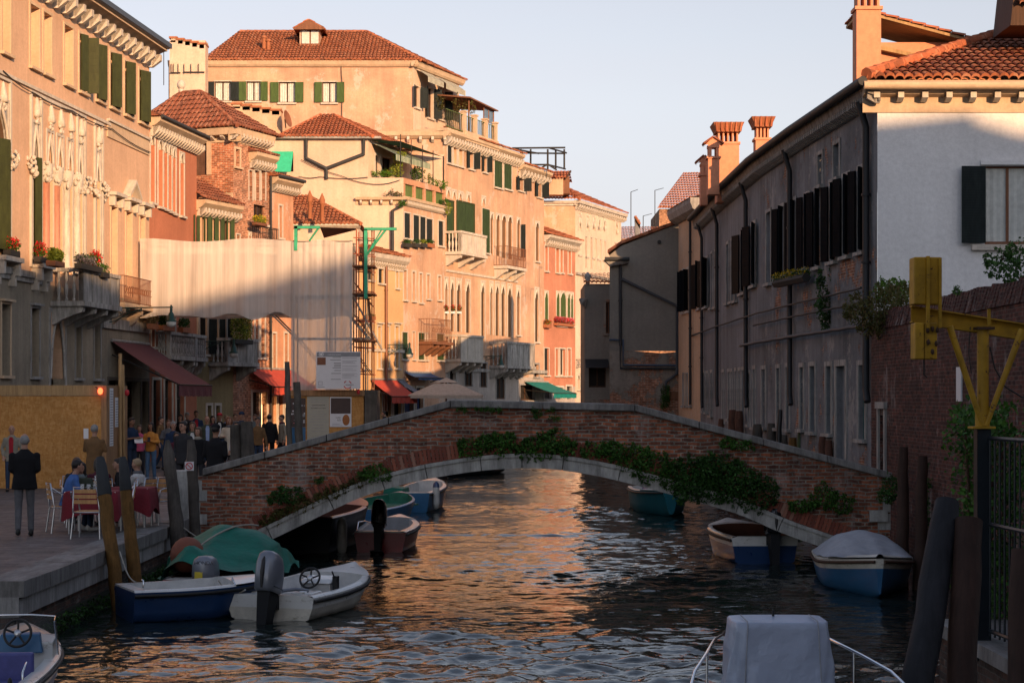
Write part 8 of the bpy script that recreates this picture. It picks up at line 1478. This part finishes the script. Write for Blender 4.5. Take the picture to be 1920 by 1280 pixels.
# ================= cafe furniture
def chair(lab,x,y,rot,first=[None]):
    if first[0] is not None: 
        c=copytree(first[0],None,(x,y,ZQ),rot); c['label']=lab; return c
    o=empty('cafe_chair',(0,0,0),lab,'chair','aluminium cafe chairs'); r=.014
    for s in (-1,1):
        for y0,y1 in ((-.22,-.25),(.2,.26)):
            m=MB(); m.tube([(s*.22,y0,.44),(s*.25,y1,0)],r,'aluminium',8); m.build('leg',o)
    m=MB(); m.tube([(-.23,-.24,.45),(.23,-.24,.45),(.23,.2,.45),(-.23,.2,.45),(-.23,-.24,.45)],r,'aluminium',8); m.tube([(-.23,.2,.45),(-.2,.27,.88),(.2,.27,.88),(.23,.2,.45)],r,'aluminium',8)
    for s in (-1,1): m.tube([(s*.23,-.22,.45),(s*.27,-.22,.66),(s*.28,-.12,.69),(s*.28,.1,.69),(s*.25,.25,.80)],r,'aluminium',8)
    m.build('frame',o)
    for k in range(6): m=MB(); m.box((-.21,-.22+k*.07,.452),(.21,-.165+k*.07,.468),'wood_slat'); m.build('seat_slat',o)
    for k in range(3): z=.60+k*.09; m=MB(); m.box((-.2+.006*k,.215+.055*(z-.45)/.43*1.2,z),(.2-.006*k,.232+.055*(z-.45)/.43*1.2,z+.065),'wood_slat'); m.build('back_slat',o)
    o.location=(x,y,ZQ); o.rotation_euler=(0,0,rot); first[0]=o; return o
chair('aluminium cafe chair with wooden slats standing empty in front of the nearest table',-7.22,31.0,PI-.05)
chair('aluminium cafe chair under the man in the blue jumper',-8.0,32.35,R(115)); chair('aluminium cafe chair tucked behind the left ochre pole',-7.05,32.6,R(-80)); chair('aluminium cafe chair at the far table by the quay edge',-6.72,34.35,R(-30)); chair('aluminium cafe chair under the woman with her hand on her cheek',-8.0,33.75,0.1); chair('aluminium cafe chair behind the dark haired woman',-8.42,35.0,.4); chair('aluminium cafe chair under the person in burgundy',-7.78,34.2,R(200)); chair('aluminium cafe chair under the person in the black coat',-7.32,34.1,R(-75)); chair('aluminium cafe chair under the fair haired person',-7.12,34.6,R(-110))
def table(lab,lab2,x,y,wx,wy,sd):
    o=empty('cafe_table',(x,y,ZQ),lab,'table'); m=MB(); m.box((x-wx/2,y-wy/2,ZQ+.72),(x+wx/2,y+wy/2,ZQ+.74),'aluminium'); m.build('table_top',o)
    for sx_ in (-1,1):
        for sy_ in (-1,1): m=MB(); m.tube([(x+sx_*(wx/2-.07),y+sy_*(wy/2-.07),ZQ),(x+sx_*(wx/2-.07),y+sy_*(wy/2-.07),ZQ+.72)],.022,'aluminium',8); m.build('leg',o)
    m=MB(); n=64; rows=[]; rg=random.Random(sd)
    for j,(gr,dz) in enumerate(((0.001,.745),(.6,.746),(1.0,.745),(1.04,.73),(1.08,.6),(1.1,.48),(1.12,.36))):
        row=[]
        for i in range(n):
            a=2*PI*(i+.5)/n; c,s_=math.cos(a),math.sin(a); k=1/max(abs(c),abs(s_)); cor=(k-1)/.414; fo=(1+.05*math.sin(i*1.1)*max(0,(j-3))/3); X_=c*k*wx/2; Y_=s_*k*wy/2; z=dz-(.16*cor if j>3 else 0)*(j-3)/3
            row.append((x+X_*min(gr,1)+(gr-1 if gr>1 else 0)*c*k*fo*.5,y+Y_*min(gr,1)+(gr-1 if gr>1 else 0)*s_*k*fo*.5,ZQ+z))
        rows.append(row)
    m.grid(rows,'cloth_red',True,closed=True); c=m.build('tablecloth',label=lab2,cat='tablecloth')
table('nearest cafe table under a dark red cloth','dark red cloth on the nearest cafe table, drinks on top',-7.42,32.3,.9,.85,1); table('far cafe table under a dark red cloth at the quay edge','dark red cloth with a hanging corner on the far cafe table by the quay edge',-7.02,33.5,.74,.8,2)
def glassthing(lab,x,y,prof,name='glass',cat='glass',mat='clear_glass'): m=MB(); m.lathe(prof,mat,Matrix.Translation((x,y,ZQ+.747)),14); o=m.build(name,label=lab,cat=cat); return o
TU=[(.0,0),(.03,0),(.036,.12),(.033,.12),(.028,.01)]
glassthing('leftmost tumbler on the nearest table',-7.62,32.15,TU); glassthing('tumbler beside the carafe on the nearest table',-7.5,32.12,TU); glassthing('tumbler nearest the left ochre pole',-7.3,32.2,TU)
glassthing('glass carafe in the middle of the nearest table',-7.4,32.25,[(0,0),(.05,0),(.055,.1),(.03,.19),(.022,.24),(.03,.27),(.025,.27),(.018,.2)],'carafe','carafe')
m=MB(); m.box((-7.12,33.25,ZQ+.75),(-7.02,33.29,ZQ+.93),'sign_white'); m.build('menu_card',label='white menu card standing on the far cafe table',cat='menu')
glassthing('dark bottle behind the menu card on the far table',-7.07,33.4,[(0,0),(.035,0),(.036,.18),(.014,.24),(.014,.3),(0,.3)],'bottle','bottle','motor_dark')
